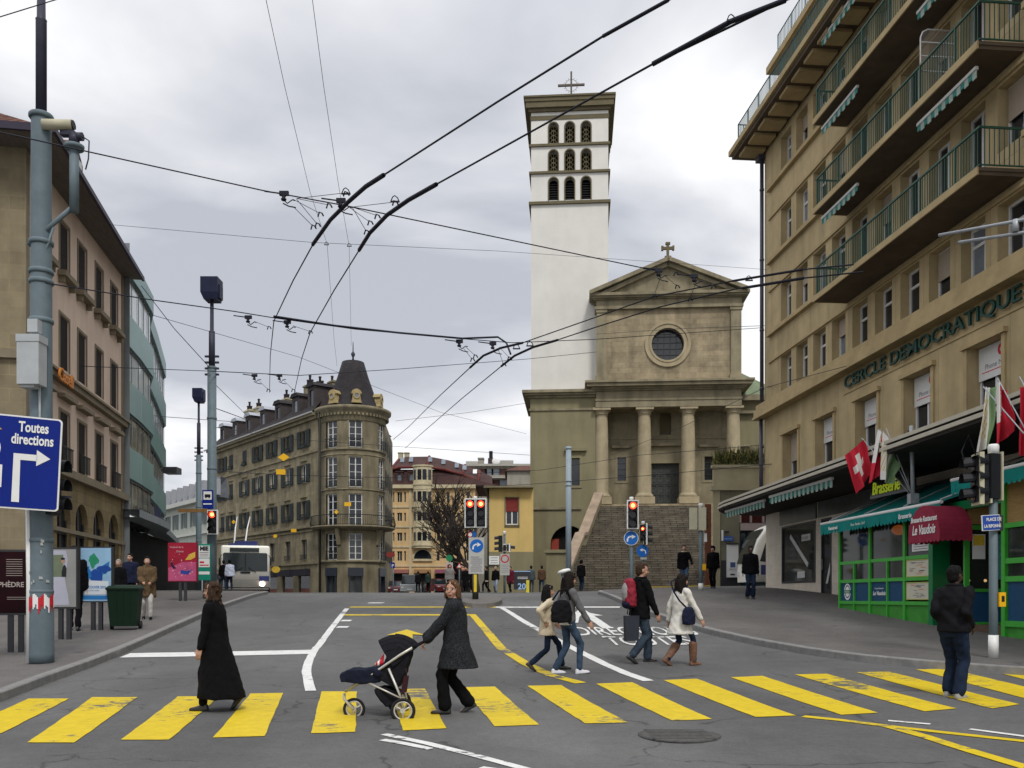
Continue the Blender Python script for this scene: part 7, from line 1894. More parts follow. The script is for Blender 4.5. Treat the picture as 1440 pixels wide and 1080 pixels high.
C1=[A_(540,246),A_(515,262),A_(490,284),A_(465,309),A_(450,330),A_(440,344)]
A1b=[A_(440,344),(412,395,17),(385,452,20),(380,500,26),(379,552,36)]
A2=[A_(1180,-30),A_(1105,0),A_(918,90),A_(760,178),A_(614,259)]
C2=[A_(614,259),A_(575,281),A_(545,302),A_(520,328),A_(505,352)]
A2b=[A_(505,352),(470,408,17.5),(436,468,20.5),(424,505,26),(413,556,36)]
wire('trolley_wire','upper trolley wire crossing the sky from top right to the first switch curve',A1,.013)
wire('trolley_wire','lower trolley wire from the top right corner to the second switch curve',A2,.013)
wire('trolley_wire','left wire dropping from the first curve towards the corner building roof',A1b,.012)
wire('trolley_wire','right wire dropping from the second curve beside the turret',A2b,.012)
def thick(name,label,pts,r):return wire(name,label,pts,r,'wire guide','wire guides')
thick('wire_guide','thick black curved guide at the upper left crossing of the trolley wires',C1,.034)
thick('wire_guide','thick black curved guide right of the first one at the crossing',C2,.034)
thick('wire_guide','thick guide section at the very top edge left of centre right',[A_(940,0),A_(848,51)],.02)
thick('wire_guide','thick guide section at the top right reaching down past the tower cross',[A_(1105,0),A_(1028,30),A_(918,90)],.028)
B1=[(1200,372,13.5),(1128,379,14.5),(1040,393,15.5),(920,417,17.2),(838,446,18.8),(735,482,21)]
B2=[(1215,382,13.5),(1130,391,14.5),(1040,405,15.5),(930,431,17.4),(838,460,19),(784,478,20.5)]
wire('trolley_wire','wire crossing the church pediment towards the ochre building, upper of the pair',B1,.013)
wire('trolley_wire','wire crossing the church pediment towards the ochre building, lower of the pair',B2,.013)
wire('trolley_wire','wire falling left from the middle switch towards the yellow house, upper one',[(661,517,23),(620,555,30),(575,600,42),(553,618,50)],.014)
wire('trolley_wire','wire falling left from the middle switch towards the yellow house, lower one',[(705,515,23),(650,560,30),(590,612,44),(570,630,52)],.014)
thick('wire_guide','short thick curved guide of the middle switch left of the white tower',[(735,482,21),(705,489,21.7),(680,500,22.4),(661,517,23)],.03)
thick('wire_guide','short thick curved guide crossing the left edge of the white tower',[(784,478,20.5),(750,488,21.4),(724,500,22.3),(705,515,23)],.03)
thick('wire_guide','thick guide on the upper wire in front of the ochre drain pipe',[(1128,379,14.5),(1030,395,15.6)],.022)
thick('wire_guide','thick guide on the lower wire in front of the ochre drain pipe',[(1130,391,14.5),(1044,405,15.4)],.026)
S1=[(-60,172,12.0),(5,187,12.2),(370,268,13.3),(490,290,13.7),(700,334,14.9),(900,376,16.4),(928,379,16.7)]
wire('span_wire','long span wire from the left mast through the crossing to the church pediment',S1,.01)
S2=[(64,398,YM-.2),(215,422,16.5),(330,438,18),(385,447,19),(500,463,20.5),(620,474,22.3),(720,482,23.5),(840,477,27),(1070,461,36.5)]
wire('span_wire','span wire from the left mast past both lamp masts to the ochre drain pipe',S2,.011)
thick('feeder_cable','thick feeder cable along the middle span between the two switches',[(385,445,19),(470,458,20),(560,468,21.5),(650,476,22.6),(700,474,23),(712,482,22.8),(718,498,22.3)],.026)
wire('span_wire','span wire from the left edge to the nearer lamp mast',[(-40,509,30),(298,522,36.6)],.014)
wire('span_wire','span wire from the nearer lamp mast over the turret roof to the church',[(298,522,36.6),(420,528,42),(560,519,52),(740,505,62),(838,495,69)],.018)
wire('span_wire','thin pale wire from the office roof to the ochre building across the tower',[(157,316,26),(440,341,24),(700,353,28),(1078,379,37)],.006)
wire('span_wire','oblique stay from the eaves tip to the nearer lamp mast',[(199,402,38),(245,462,37),(296,518,36.6)],.016)
wire('span_wire','leftmost faint wire running down from the top edge',[(372,-10,11),(400,120,13),(436,270,17),(460,343,20),(470,480,26),(474,515,30)],.004)
wire('span_wire','second faint wire running down from the top edge above the turret',[(438,-10,11),(455,120,13),(476,260,17),(491,346,20),(494,486,30)],.004)
wire('span_wire','short wire crossing the upper left corner',[(-20,30,9),(90,-4,9.5)],.006)
wire('span_wire','faint wire from the office roof down past the turret to the church base',[(214,443,30),(420,502,44),(620,580,60),(740,610,66)],.01)
wire('span_wire','faint wire over the yellow house left of the church tower',[(556,592,60),(660,580,62),(745,566,66)],.012)
wire('span_wire','wire across the church columns to the planter',[(556,672,58),(760,661,56),(900,640,50),(1000,632,46),(1080,625,42)],.014)
wire('span_wire','lower wire across the church columns below the first',[(556,690,58),(745,681,56),(800,677,52),(920,668,46),(1090,652,37)],.014)
wire('span_wire','wire from the nearer lamp mast across the corner building top floor',[(298,600,37),(400,617,60),(560,628,74),(745,640,68)],.014)
wire('span_wire','wire along the third floor of the corner building',[(298,662,45),(400,668,60),(560,672,70)],.02)
wire('span_wire','stay from the nearer lamp mast down towards the dormers',[(300,573,37),(352,592,55)],.02)
wire('span_wire','steep stay from the nearer lamp mast to the dormer roofs',[(302,540,37),(348,585,60)],.014)
wire('span_wire','wire across the office building towards the farther lamp mast',[(176,580,40),(230,586,50),(342,594,62)],.016)
wire('span_wire','wire crossing the pediment top towards the ochre facade',[(838,470,60),(960,462,50),(1075,458,38)],.012)
wire('span_wire','slanting wire rising over the small low building roof',[(860,640,58),(960,600,50),(1076,545,38),(1190,515,29)],.012)
def clamp_(px,py,Y,s,label,arms):
 o=at(px,py,Y);k=Y/F*s;root=thing('wire_clamp',label,'wire clamp',o,0,'suspension clamps')
 mb=MB();mb.path([(-26*k,0,3*k),(-4*k,0,0)],1.1*k,5);mb.box(-5*k,8*k,-2*k,2*k,-3*k,3*k);mb.lathe([(3.2*k,-10*k),(4.2*k,-8*k),(2*k,-6*k),(3.4*k,-4*k),(1*k,-3*k)],(1*k,0,0),8)
 mb.path([(1*k,0,-9*k),(6*k,0,-14*k),(13*k,0,-9*k),(17*k,0,-10*k)],.9*k,4);mb.path([(0,0,-14*k),(8*k,0,-18*k),(18*k,0,-20*k)],.9*k,4);mb.build('insulator',M_WIRE,root)
 mb=MB()
 for ax_,ay_,bx_,by_,Yb in arms:
  p=at(ax_,ay_,Y)-o;q=at(bx_,by_,Yb)-o;mb.path([p,q],.5*k,3)
  mb.path([q+Vector((-3*k,0,-5*k)),q+Vector((-1*k,0,2*k)),q+Vector((3*k,0,0)),q+Vector((5*k,0,-4*k))],1.1*k,4)
 mb.build('pull_off_arm',M_WIRE,root);return root
clamp_(398,272,13.4,1,'leftmost clamp with long pull off arms at the upper crossing',[(417,279,462,288,13.5),(412,280,450,300,13.8),(417,280,446,315,14.2),(417,279,486,271,13.2),(412,290,440,318,14.3)])
clamp_(478,282,13.7,1,'clamp between the two thick curves at the upper crossing',[(495,291,530,303,13.9),(492,292,520,312,14.3),(495,291,515,325,14.6),(495,291,555,284,13.5)])
clamp_(348,446,18.2,.75,'clamp left of the first wire on the middle span',[(358,452,378,460,20)])
clamp_(403,453,19.3,.75,'clamp right of the first wire on the middle span',[(412,458,436,466,20.5)])
clamp_(357,528,38,.6,'left clamp on the lower span before the dormers',[(362,533,377,548,36)])
clamp_(392,528,39,.6,'right clamp on the lower span before the dormers',[(397,533,412,548,36)])
clamp_(645,480,22.6,.75,'left clamp of the middle switch',[(655,488,668,500,22.4),(652,490,664,505,22.8)])
clamp_(692,483,22.8,.75,'right clamp of the middle switch beside the tower',[(702,488,716,503,22.4),(700,490,708,512,22.8)])
clamp_(925,380,16.6,.8,'left clamp in front of the church pediment',[(930,386,920,415,17.2),(935,388,952,402,16.8)])
clamp_(975,388,16.2,.8,'right clamp in front of the church pediment',[(980,394,970,420,16.6),(985,394,1003,402,15.8),(960,382,950,384,16.4)])
def fit(px,py,Y,label,s=1):
 o=at(px,py,Y);k=Y/F*s;mb=MB();mb.path([(-5*k,0,1*k),(-3*k,0,6*k),(0,0,8*k),(4*k,0,5*k),(6*k,0,0)],.8*k,5);mb.box(-6*k,7*k,-k,k,-1.5*k,.5*k)
 tag(mb.build('wire_fitting',M_WIRE,None,o),label,'wire fitting','wire fittings')
fit(1028,28,A_(0,28)[2],'small black fitting on the top right guide');fit(486,272,13.3,'fitting on the first thick curve');fit(555,283,13.5,'fitting on the second thick curve')
fit(1053,394,15.2,'fitting on the guide left of the ochre drain pipe',.8);fit(726,490,21.7,'fitting at the tower edge on the lower middle guide',.8);fit(745,486,21,'fitting on the tower wall side of the lower middle guide',.8)
fit(459,344,20,'left of two tiny fittings on the thin pale wire',.5);fit(491,346,20,'right of two tiny fittings on the thin pale wire',.5)
def wheel(parent,x,y,z,r,w,nm='wheel'):
 mb=MB();mb.path([(x-w/2,y,z),(x+w/2,y,z)],r,20);o=mb.build(nm,mat('tyre',(.015,.015,.016),.8,.2,20),parent)
 mb=MB();mb.path([(x-w/2-.006,y,z),(x+w/2+.006,y,z)],r*.6,16);mb.build('rim',M_STEEL,o);return o
def rbox(mb,x0,x1,y0,y1,z0,z1,r,n=4):
 """box with rounded vertical+top edges: stacked rounded rectangles"""
 def ring(ins,z):
  p=[];rr=max(r-ins*.0,.01)
  for cx_,cy_,a0 in((x1-ins-rr,y1-ins-rr,0),(x0+ins+rr,y1-ins-rr,90),(x0+ins+rr,y0+ins+rr,180),(x1-ins-rr,y0+ins+rr,270)):
   for k in range(n+1):a=R(a0+90*k/n);p.append((cx_+rr*math.cos(a),cy_+rr*math.sin(a),z))
  return p
 rings=[ring(0,z0),ring(0,z1-r)]
 for k in range(1,n+1):a=PI/2*k/n;rings.append(ring(r*(1-math.cos(a)),z1-r+r*math.sin(a)))
 mb.loft(rings)
M_BUSW=mat('bus_cream',(.86,.84,.75),.4,.05,2);M_BUSB=mat('bus_blue',(.02,.03,.14),.4,.05);M_WSH=mat('windscreen',(.02,.027,.03),.08,.4,.8,spec=.4)
BX,BYY=at(345,800,48).x,48.0;bz0=g(BX,48)
BUS=thing('trolleybus','cream trolleybus with one lit headlight climbing over the crest','bus',(BX,BYY,bz0),R(15))
hb=zat(767,48)-bz0;hw=1.27
mb=MB();rbox(mb,-hw,hw,0,11.5,.3,hb,.12);mb.build('body',M_BUSW,BUS)
z=lambda py:zat(py,48)-bz0
mb=MB();mb.prism([(-1.15,-.04,z(803)),(1.15,-.04,z(803)),(1.15,-.04,z(779)),(1.08,-.04,z(777.5)),(-1.08,-.04,z(777.5)),(-1.15,-.04,z(779))],(0,.06,0));fix_normals(mb.build('windscreen',M_WSH,BUS))
mb=MB();mb.box(-.02,.02,-.07,-.045,z(803),z(778));
for s_ in(-1,1):mb.path([(s_*.55,-.08,z(805)),(s_*.15,-.08,z(798))],.02,4)
mb.box(-.25,.25,-.05,0,z(806.5),z(804));mb.build('wiper',M_BLK,BUS)
mb=MB();mb.box(-.8,.72,-.05,.0,z(776),z(770.5));mb.build('destination_display',mat('display_dark',(.012,.02,.02),.2,.2),BUS)
mb=MB();mb.box(-.9,.6,.3,4.0,hb-.01,hb+.12);mb.box(-.6,.6,1.0,3.0,hb+.12,hb+.3);mb.build('roof_equipment',M_BUSB,BUS)
mb=MB();mb.box(.72,1.24,-.03,.0,z(817),z(810));mb.box(-hw-.003,-hw,.3,11,.3,.8);mb.build('blue_stripe',M_BUSB,BUS)
for x in(.88,-.88):
 mb=MB();mb.poly([(x+.13*math.cos(2*PI*k/16),-.03,z(821.5)+.11*math.sin(2*PI*k/16))for k in range(16)]);mb.build('headlight',mat('headlight_lit',(1,.78,.68),.3,0,emit=9)if x>0 else mat('headlight_off',(.4,.4,.4),.2,.1),BUS)
mb=MB();mb.box(-1.22,1.22,-.06,.0,z(829),z(827));mb.box(-.2,.1,-.03,0,z(826),z(824));mb.box(-1.2,1.2,-.02,0,z(815.5),z(815));mb.build('bumper',mat('bus_trim',(.2,.19,.17),.6,.1),BUS)
mb=MB();mb.box(-1.24,1.24,.02,.3,.12,.3);mb.build('skirt',M_BLK,BUS)
for k in range(5):mb=MB();mb.box(hw,hw+.01,.6+2.1*k,2.4+2.1*k,1.1,hb-.35);mb.build('side_window',M_WSH,BUS)
for x in(-1.12,1.12):wheel(BUS,x,2.2,.45,.45,.28)
for s_,(a,c)in enumerate((((329.5,764),(333.5,727)),((345,763),(351.5,727)))):
 p=frame_inv(BUS)@at(a[0],a[1],49.5);q=frame_inv(BUS)@at(c[0],c[1],54);mb=MB();mb.path([p,p.lerp(q,.5)+Vector((-.03,0,.02)),q],[.05,.04,.03],6);mb.build('trolley_pole',M_WFR,BUS)
for s_ in(-1,1):mb=MB();mb.box(s_*1.32-.04,s_*1.32+.04,-.15,-.1,z(795),z(786));mb.path([(s_*1.2,-.1,z(780)),(s_*1.32,-.12,z(786))],.015,4);mb.build('mirror',M_BLK,BUS)
CXX=thing('coach','white and blue coach nosing out behind the marble corner','bus',(at(1045,800,42.5).x,42.5,g(11,42.5)+.02),R(-90))
z=lambda py:zat(py,41.6)-CXX.location.z
ht=z(733);mb=MB();hw=1.25
sec=[]
for y,top,wd in((0,1.15,1.05),(.12,1.6,1.18),(.35,2.3,hw),(.7,ht-.35,hw),(1.1,ht-.12,hw),(1.7,ht,hw),(10,ht,hw)):
 n=8;r=.28;p=[(-wd,y,.3),(wd,y,.3)]
 for k in range(n+1):a=PI*k/n;p.append(((wd-r)*(1 if math.cos(a)>0 else-1)+r*math.cos(a)if abs(math.cos(a))>.01 else 0,y,top-r+r*math.sin(a)))
 sec.append(p)
mb.loft([[Vector((p[0],-p[1],p[2]))for p in s]for s in sec]);body=mb.build('body',M_BUSW,CXX)
body.data.transform(Matrix.Scale(-1,4,(0,1,0)));body.data.flip_normals()
mb=MB()
for s_ in(-1,1):mb.poly([(s_*(hw+.006),.45,1.25),(s_*(hw+.006),.75,2.2),(s_*(hw+.006),1.0,ht-.55),(s_*(hw+.006),1.25,ht-.45),(s_*(hw+.006),1.25,1.15)]);mb.poly([(s_*(hw+.006),1.45,1.2),(s_*(hw+.006),1.45,ht-.42),(s_*(hw+.006),9.5,ht-.42),(s_*(hw+.006),9.5,1.2)])
mb.build('side_window',M_WSH,CXX)
mb=MB()
for a,c in(((.0,1.2),(.12,1.65)),((.12,1.65),(.35,2.35)),((.35,2.35),(.7,ht-.35))):mb.quad((-1.08,a[0]-.03,a[1]),(1.08,a[0]-.03,a[1]),(1.08,c[0]-.03,c[1]),(-1.08,c[0]-.03,c[1]))
mb.build('windscreen',M_WSH,CXX)
mb=MB()
for s_ in(-1,1):mb.box(s_*(hw+.004)-.006,s_*(hw+.004)+.006,.5,9.8,.62,1.08)
mb.box(-.9,.9,1.3,6,ht-.02,ht+.12);mb.build('blue_stripe',M_BUSB,CXX)
for x in(-1.1,1.1):wheel(CXX,x,1.9,.45,.45,.28)
for x in(-.8,.8):mb=MB();mb.box(x-.15,x+.15,-.03,.02,.62,.8);mb.build('headlight',M_WFR,CXX)
def car(name,label,cat,loc,rz,prof,roof,w,paint,wheels,grp=None):
 """prof: side silhouette (y,z) lower body; roof: greenhouse (y,z)"""
 o=thing(name,label,cat,loc,rz,grp);mb=MB()
 n=len(prof);L=[[(-w*.47,p[0],p[1])for p in prof],[(-w*.5,p[0],p[1]-.02)for p in prof],[(w*.5,p[0],p[1]-.02)for p in prof],[(w*.47,p[0],p[1])for p in prof]]
 mb.loft(L,smooth=False);fix_normals(mb.build('body',paint,o))
 mb=MB();L=[[(-w*.42+(.04 if p[1]<roof[0][1]+.1 else-.03)*-1,p[0],p[1])for p in roof],[(w*.42+(.04 if p[1]<roof[0][1]+.1 else-.03),p[0],p[1])for p in roof]]
 mb.loft(L,smooth=False);fix_normals(mb.build('windows',M_WSH,o))
 mb=MB();ys_=[p[0]for p in roof if p[1]>max(q[1]for q in roof)-.1];zt=max(q[1]for q in roof);mb.box(-w*.41,w*.41,min(ys_),max(ys_),zt-.02,zt+.04)
 for s_ in(-1,1):mb.box(s_*w*.43-.02,s_*w*.43+.02,(min(ys_)+max(ys_))/2-.05,(min(ys_)+max(ys_))/2+.05,roof[0][1],zt)
 mb.build('roof',paint,o)
 for y in wheels:
  for s_ in(-1,1):wheel(o,s_*(w/2-.1),y,.31,.31,.2)
 y0=min(p[0]for p in prof)
 for s_ in(-1,1):mb=MB();mb.box(s_*w*.38-.12,s_*w*.38+.12,y0-.02,y0+.03,.62,.75);mb.build('headlight',M_WFR,o)
 mb=MB();mb.box(-.26,.26,y0-.03,y0,.42,.53);mb.build('number_plate',M_WHITEP,o)
 return o
van_p=[(0,.3),(0,.95),(.15,1.05),(.4,1.1),(4.6,1.1),(4.7,.9),(4.7,.3)];van_r=[(.1,1.08),(.8,1.95),(4.6,1.98),(4.68,1.08)]
car_p=[(0,.28),(0,.62),(.15,.78),(1.0,.92),(3.6,.95),(4.15,.88),(4.2,.3)];car_r=[(.95,.9),(1.6,1.4),(3.0,1.42),(3.75,.93)]
M_VAN=mat('van_silver',(.33,.35,.36),.35,.05);
car('delivery_van','silver grey van facing us in front of the yellow town house','van',gx(576,92),R(3),van_p,van_r,2.0,M_VAN,(.9,3.8))
car('parked_car','dark parked car right of the silver van','car',gx(611,90),R(10),car_p,car_r,1.75,mat('car_dark',(.02,.022,.028),.3,.05),(.8,3.3),'parked cars down the street')
car('parked_car','dull red parked car at the foot of the bare tree','car',gx(627,84),R(20),car_p,car_r,1.75,mat('car_red',(.2,.02,.025),.3,.05),(.8,3.3),'parked cars down the street')
car('parked_car','dark red parked car left of the silver van by the turret','car',gx(556,96),R(5),car_p,car_r,1.75,mat('car_maroon',(.1,.015,.02),.3,.05),(.8,3.3),'parked cars down the street')
def cap(mb,p0,p1,r0,r1=None,n=10):
 p0,p1=Vector(p0),Vector(p1);r1=r0 if r1 is None else r1;d=(p1-p0)
 d=d.normalized()if d.length>1e-6 else Vector((0,0,1));P=[];Q=[]
 for a in(88,60,30):P.append(p0-d*r0*math.sin(R(a)));Q.append(r0*math.cos(R(a)))
 P+=[p0,p1];Q+=[r0,r1]
 for a in(30,60,88):P.append(p1+d*r1*math.sin(R(a)));Q.append(r1*math.cos(R(a)))
 mb.path(P,Q,n)
def ell(c,rx,ry,n=20,tilt=0):return[(c[0]+rx*math.cos(2*PI*k/n),c[1]+ry*math.sin(2*PI*k/n),c[2]+tilt*math.sin(2*PI*k/n))for k in range(n)]
def ik(a,b,l1,l2,hint):
 a,b=Vector(a),Vector(b);d=b-a;L_=min(d.length,(l1+l2)*.999);u=d.normalized();b=a+u*L_
 x=(l1*l1-l2*l2+L_*L_)/(2*L_);h=math.sqrt(max(l1*l1-x*x,0));hv=Vector(hint);hv=(hv-u*hv.dot(u)).normalized()
 return a+u*x+hv*h,b
def folds(a,s=1.0,seed=0.):
 def f(co,no):
  x,y,z=co[:,0]*s,co[:,1]*s,co[:,2]*s
  return a*(np.sin(21*x+9*z+2.5*np.sin(6*z+seed)+seed)*np.sin(17*y-7*z+seed*2)+.5*np.sin(44*z+13*x+3*np.sin(15*y+seed))*np.sin(25*(x+y)+seed)).astype(np.float32)
 return f
def streaks(co,no):
 return(.005*np.sin(np.arctan2(co[:,1],co[:,0])*3+co[:,0]*160+np.sin(co[:,2]*14)*1.5)+.003*np.sin(co[:,1]*210+co[:,2]*12)).astype(np.float32)
M_SKIN=mat('skin',(.42,.235,.165),.55,.08,12);M_SKIND=mat('skin_dark',(.06,.032,.022),.55,.08,12)
M_LIP=mat('lips',(.32,.09,.08),.5,0);M_EYE=mat('eye_dark',(.02,.015,.012),.3,0);M_EYW=mat('eye_white',(.5,.48,.45),.3,0)
HM=lambda n,c:mat(n,c,.8,.35,30,spec=.2,bump=.4,bscale=90,stretch=(1,1,.15))
M_HBR=HM('hair_brown',(.04,.022,.013));M_HLB=HM('hair_chestnut',(.085,.045,.022));M_HBK=HM('hair_black',(.004,.0035,.0035));M_HGR=HM('hair_grey',(.25,.24,.23))
CL=lambda n,c,v=.15,s=20,b=.3:mat('cloth_'+n,c,.95,v,s,bump=b,bscale=180,spec=.12)
def person(label,base,rz,H,o):
 """o: dict with pose and outfit"""
 root=thing('person',label,'person',base,rz,o.get('group'));k=H/1.7;hi=o.get('hi',0)
 skin=o.get('skin',M_SKIN);vx_=(.0075 if hi else .02)*k;vc=(.013 if hi else .026)*k
 sx=o.get('w',1.0);lean=o.get('lean',.04)
 fL=o.get('fL',(-.09,.05,.085,0));fR=o.get('fR',(.09,-.05,.085,0))
 hz=.525*H-k*o.get('drop',.008+.16*(fL[1]-fR[1])**2);py=o.get('pel',(fL[1]+fR[1])/2)
 sk=lambda x,z:Vector((x*sx*k,py+(z*k-hz)*math.tan(lean)if z*k>hz else py,z*k))
 hipL,hipR=Vector((-.088*k*sx,py,hz)),Vector((.088*k*sx,py,hz))
 aL,aR=Vector(fL[:3]),Vector(fR[:3]);dz=hz/k-.8925
 sk2=lambda x,z:sk(x,z+dz)
 kL,aL=ik(hipL,aL,.245*H,.245*H,(0,1,.1));kR,aR=ik(hipR,aR,.245*H,.245*H,(0,1,.1))
 shL,shR=sk2(-.178,1.385),sk2(.178,1.385);arm=.17*H
 ks_=1 if o.get('abs')else k;hL=Vector(o.get('hL',(-.24,py+.05,.80)))*ks_;hR=Vector(o.get('hR',(.24,py+.02,.80)))*ks_
 eL,wL=ik(shL,hL,arm,.155*H,o.get('eh',(-.4,-1,-.2)));eR,wR=ik(shR,hR,arm,.155*H,o.get('ehR',(.4,-1,-.2)))
 hc=sk2(0,1.595)+Vector((0,.02*k,0));MH=Matrix.Translation(hc)@Matrix.Rotation(o.get('yaw',0),4,'Z')@Matrix.Rotation(o.get('pitch',0),4,'X')@Matrix.Scale(k,4)
 b=MB();b.smooth=True
 rings=[(.80,.13,.09),(.86,.165,.105),(.94,.16,.1),(1.06,.13,.09),(1.18,.14,.1),(1.30,.165,.11),(1.39,.15,.085),(1.45,.08,.065),(1.5,.055,.055)]
 b.loft([ell(sk2(0,z),rx*sx*k*.9,ry*k*(.5+.5*sx)*.86)for z,rx,ry in rings])
 for hp,kn,an in((hipL,kL,aL),(hipR,kR,aR)):cap(b,hp,kn,.07*k*sx,.045*k);cap(b,kn,an,.045*k,.033*k)
 for s_,e_,w_ in((shL,eL,wL),(shR,eR,wR)):cap(b,s_,e_,.042*k,.036*k);cap(b,e_,w_,.036*k,.026*k)
 for an,f in((aL,fL),(aR,fR)):
  M=Matrix.Translation(an)@Matrix.Rotation(f[3],4,'X');cap(b,M@Vector((0,-.03,-.045)),M@Vector((0,.13,-.055)),.03*k,.026*k)
 cap(b,sk2(0,1.46),MH@Vector((0,-.015,-.06)),.052*k)
 b.M=MH
 b.ball((0,-.008,.025),.1,16,(.79,.96,1.02));b.ball((0,.022,-.045),.072,14,(.82,.86,.95));b.ball((0,.048,-.088),.028,10,(1.1,.9,.8))
 cap(b,(0,.083,.012),(0,.104,-.022),.010,.015,8);b.ball((0,.092,-.06),.018,8,(1.2,.6,.7))
 for s_ in(-1,1):b.ball((s_*.08,-.008,-.008),.026,8,(.35,.8,1.15));b.ball((s_*.034,.072,.028),.022,8,(1.3,.7,.4));b.ball((s_*.042,.055,-.03),.026,8)
 b.M=None
 for w_,e_,sd in((wL,eL,-1),(wR,eR,1)):
  d=(w_-e_).normalized();n_=Vector(o.get('palm',(-sd,0,0)));n_=(n_-d*n_.dot(d)).normalized();t=d.cross(n_).normalized()
  if t.y<0:t=-t
  pm=w_+d*.05*k
  for q in(-.028,-.01,.01,.028):cap(b,w_+d*.01*k+t*q*k*.7,w_+d*.085*k+t*q*k,.015*k,.012*k,6)
  cu=o.get('curl',.5)
  for i,(q,ln)in enumerate(((-.03,.058),(-.011,.072),(.009,.078),(.029,.07))):
   p=w_+d*.088*k+t*q*k;d1=(d*math.cos(cu*.7)+n_*math.sin(cu*.7));d2=(d*math.cos(cu*1.9)+n_*math.sin(cu*1.9));m_=p+d1*ln*.55*k;cap(b,p,m_,.0088*k,.008*k,6);cap(b,m_,m_+d2*ln*.5*k,.008*k,.007*k,6)
  p=w_+d*.03*k+t*.03*k;m_=p+(d*.6+t*.7+n_*.3).normalized()*.035*k;cap(b,p,m_,.012*k,.010*k,6);cap(b,m_,m_+(d*.9+t*.1+n_*.5).normalized()*.03*k,.0095*k,.008*k,6)
 IH=MH.inverted()
 def face(p):
  if p.z<hc.z-.16*k or p.z>hc.z+.1*k:return 0
  q=IH@p
  if q.y<.055:return 0
  ax=abs(q.x)
  if .02<ax<.047 and abs(q.z-.009)<.0085:return 2 if abs(ax-.033)<.008 else 3
  if .014<ax<.05 and .026<q.z<.036:return 4
  if ax<.024 and abs(q.z+.06)<.0075:return 1
  return 0
 remesh(b,'body',[skin,M_LIP,M_EYE,M_EYW,o.get('hairm',M_HBK)],root,vx_,2,None,face if hi or o.get('face')else None)
 hm=o.get('hairm',M_HBK);st=o.get('hair','short')
 if st!='bald':
  b=MB();b.M=MH;b.ball((0,-.022,.038),.1,16,(.87,.98,1.02))
  if st=='short':b.ball((0,-.05,-.02),.075,12,(1.05,.8,1.1));b.ball((0,.045,.1),.04,10,(1.3,.9,.6))
  if st in('bob','long','curly'):
   for s_ in(-1,1):
    q_=.8 if st=='bob' else 1;cap(b,(s_*.07,-.01,.05),(s_*.082,-.005,-.105*q_),.03,.026);cap(b,(s_*.062,-.05,.03),(s_*.07,-.055,-.13*q_),.035,.03);cap(b,(s_*.03,.062,.095),(s_*.066,.05,.04),.02,.014)
   cap(b,(0,-.08,.02),(0,-.075,-.13),.045,.035)
  if st=='curly':
   rr=random.Random(4)
   for _ in range(34):a=rr.uniform(.6,2*PI-.6)+PI/2;z=rr.uniform(-.2,.09);b.ball((.085*math.cos(a),-.03+.075*math.sin(a),z),rr.uniform(.025,.04),8)
  if st=='long':
   L_=o.get('hl',.34)
   for x in(-.055,-.02,.02,.055):cap(b,(x,-.085,.0),(x*1.5,-.1,-L_*.6),.042,.036);cap(b,(x*1.5,-.1,-L_*.6),(x*1.4,-.085,-L_),.036,.016)
   for s_ in(-1,1):cap(b,(s_*.078,-.03,-.05),(s_*.09,-.05,-L_*.75),.032,.018)
  b.M=None;remesh(b,'hair',hm,root,(.008 if hi else .018)*k,1,streaks if hi else None)
 if o.get('cap'):
  b=MB();b.M=MH;b.ball((0,-.015,.055),.108,16,(.9,.98,.85));b.ball((0,-.02,.0),.105,14,(.9,.95,.6));b.M=None;remesh(b,'knit_cap',o['cap'],root,.012*k,1)
 lw=o.get('leg',1.0);b=MB();cuff=o.get('cuff',.062);tr=o.get('trousers')
 if tr:
  b.loft([ell(sk2(0,z),rx*sx*k,ry*k*(.5+.5*sx))for z,rx,ry in((.80,.15,.105),(.87,.185,.125),(.96,.178,.118),(1.04,.155,.108))])
  for hp,kn,an in((hipL,kL,aL),(hipR,kR,aR)):
   e=an+(kn-an).normalized()*.02*k;cap(b,hp,kn,.097*k*sx*lw,.067*k*lw);cap(b,kn,e,.067*k*lw,cuff*k)
  remesh(b,'trousers',tr,root,vc,2,folds(.008*k,1,H*9))
 sh=o.get('shoes',mat('shoe_black',(.015,.014,.014),.4,.1));bt=o.get('boots')
 for an,f,kn in((aL,fL,kL),(aR,fR,kR)):
  b=MB();M=Matrix.Translation(an)@Matrix.Rotation(f[3],4,'X');b.M=M
  sc_=k;b.loft([[(x*wd*sc_,yy*sc_,zz*sc_)for x,zz in((-1,-.085),(1,-.085),(1.05,-.06),(.75,tp),(-.75,tp),(-1.05,-.06))]for yy,wd,tp in((-.075,.018,-.05),(-.06,.034,.0),(0,.038,.01),(.06,.042,-.02),(.12,.045,-.035),(.165,.036,-.045),(.19,.014,-.06))])
  b.M=None
  if bt:cap(b,an+(kn-an)*.02,an+(kn-an)*.72,.062*k,.08*k)
  remesh(b,'boot' if bt else 'shoe',bt or sh,root,(.011 if hi else .02)*k,2,folds(.004,2)if bt else None)
 c=o['coat'];hem=o.get('hem',.80);fl=o.get('flare',.0);bk=o.get('back',0);th=o.get('bulk',1.0)
 b=MB()
 rg=[(1.33,.185,.125),(1.42,.15,.095),(1.475,.085,.078)]
 mid=[(1.22,.178,.135),(1.06,.168,.128),(.94,.185,.142)]
 rr=[(z,rx+fl*(.94-z)*.5 if z<.94 else rx,ry+fl*(.94-z)if z<.94 else ry)for z,rx,ry in([(hem,.19,.148)]+([((hem+.94)/2,.188,.146)]if hem<.85 else[]))]
 L_=[x for x in rr+mid[::-1]if True]+rg;L_=sorted(L_,key=lambda q:q[0]);L_=[q for q in L_ if q[0]>=hem-1e-6]
 def cc(z):
  p=sk2(0,z);
  if z<.94:p.y-=bk*(.94-z)
  return p
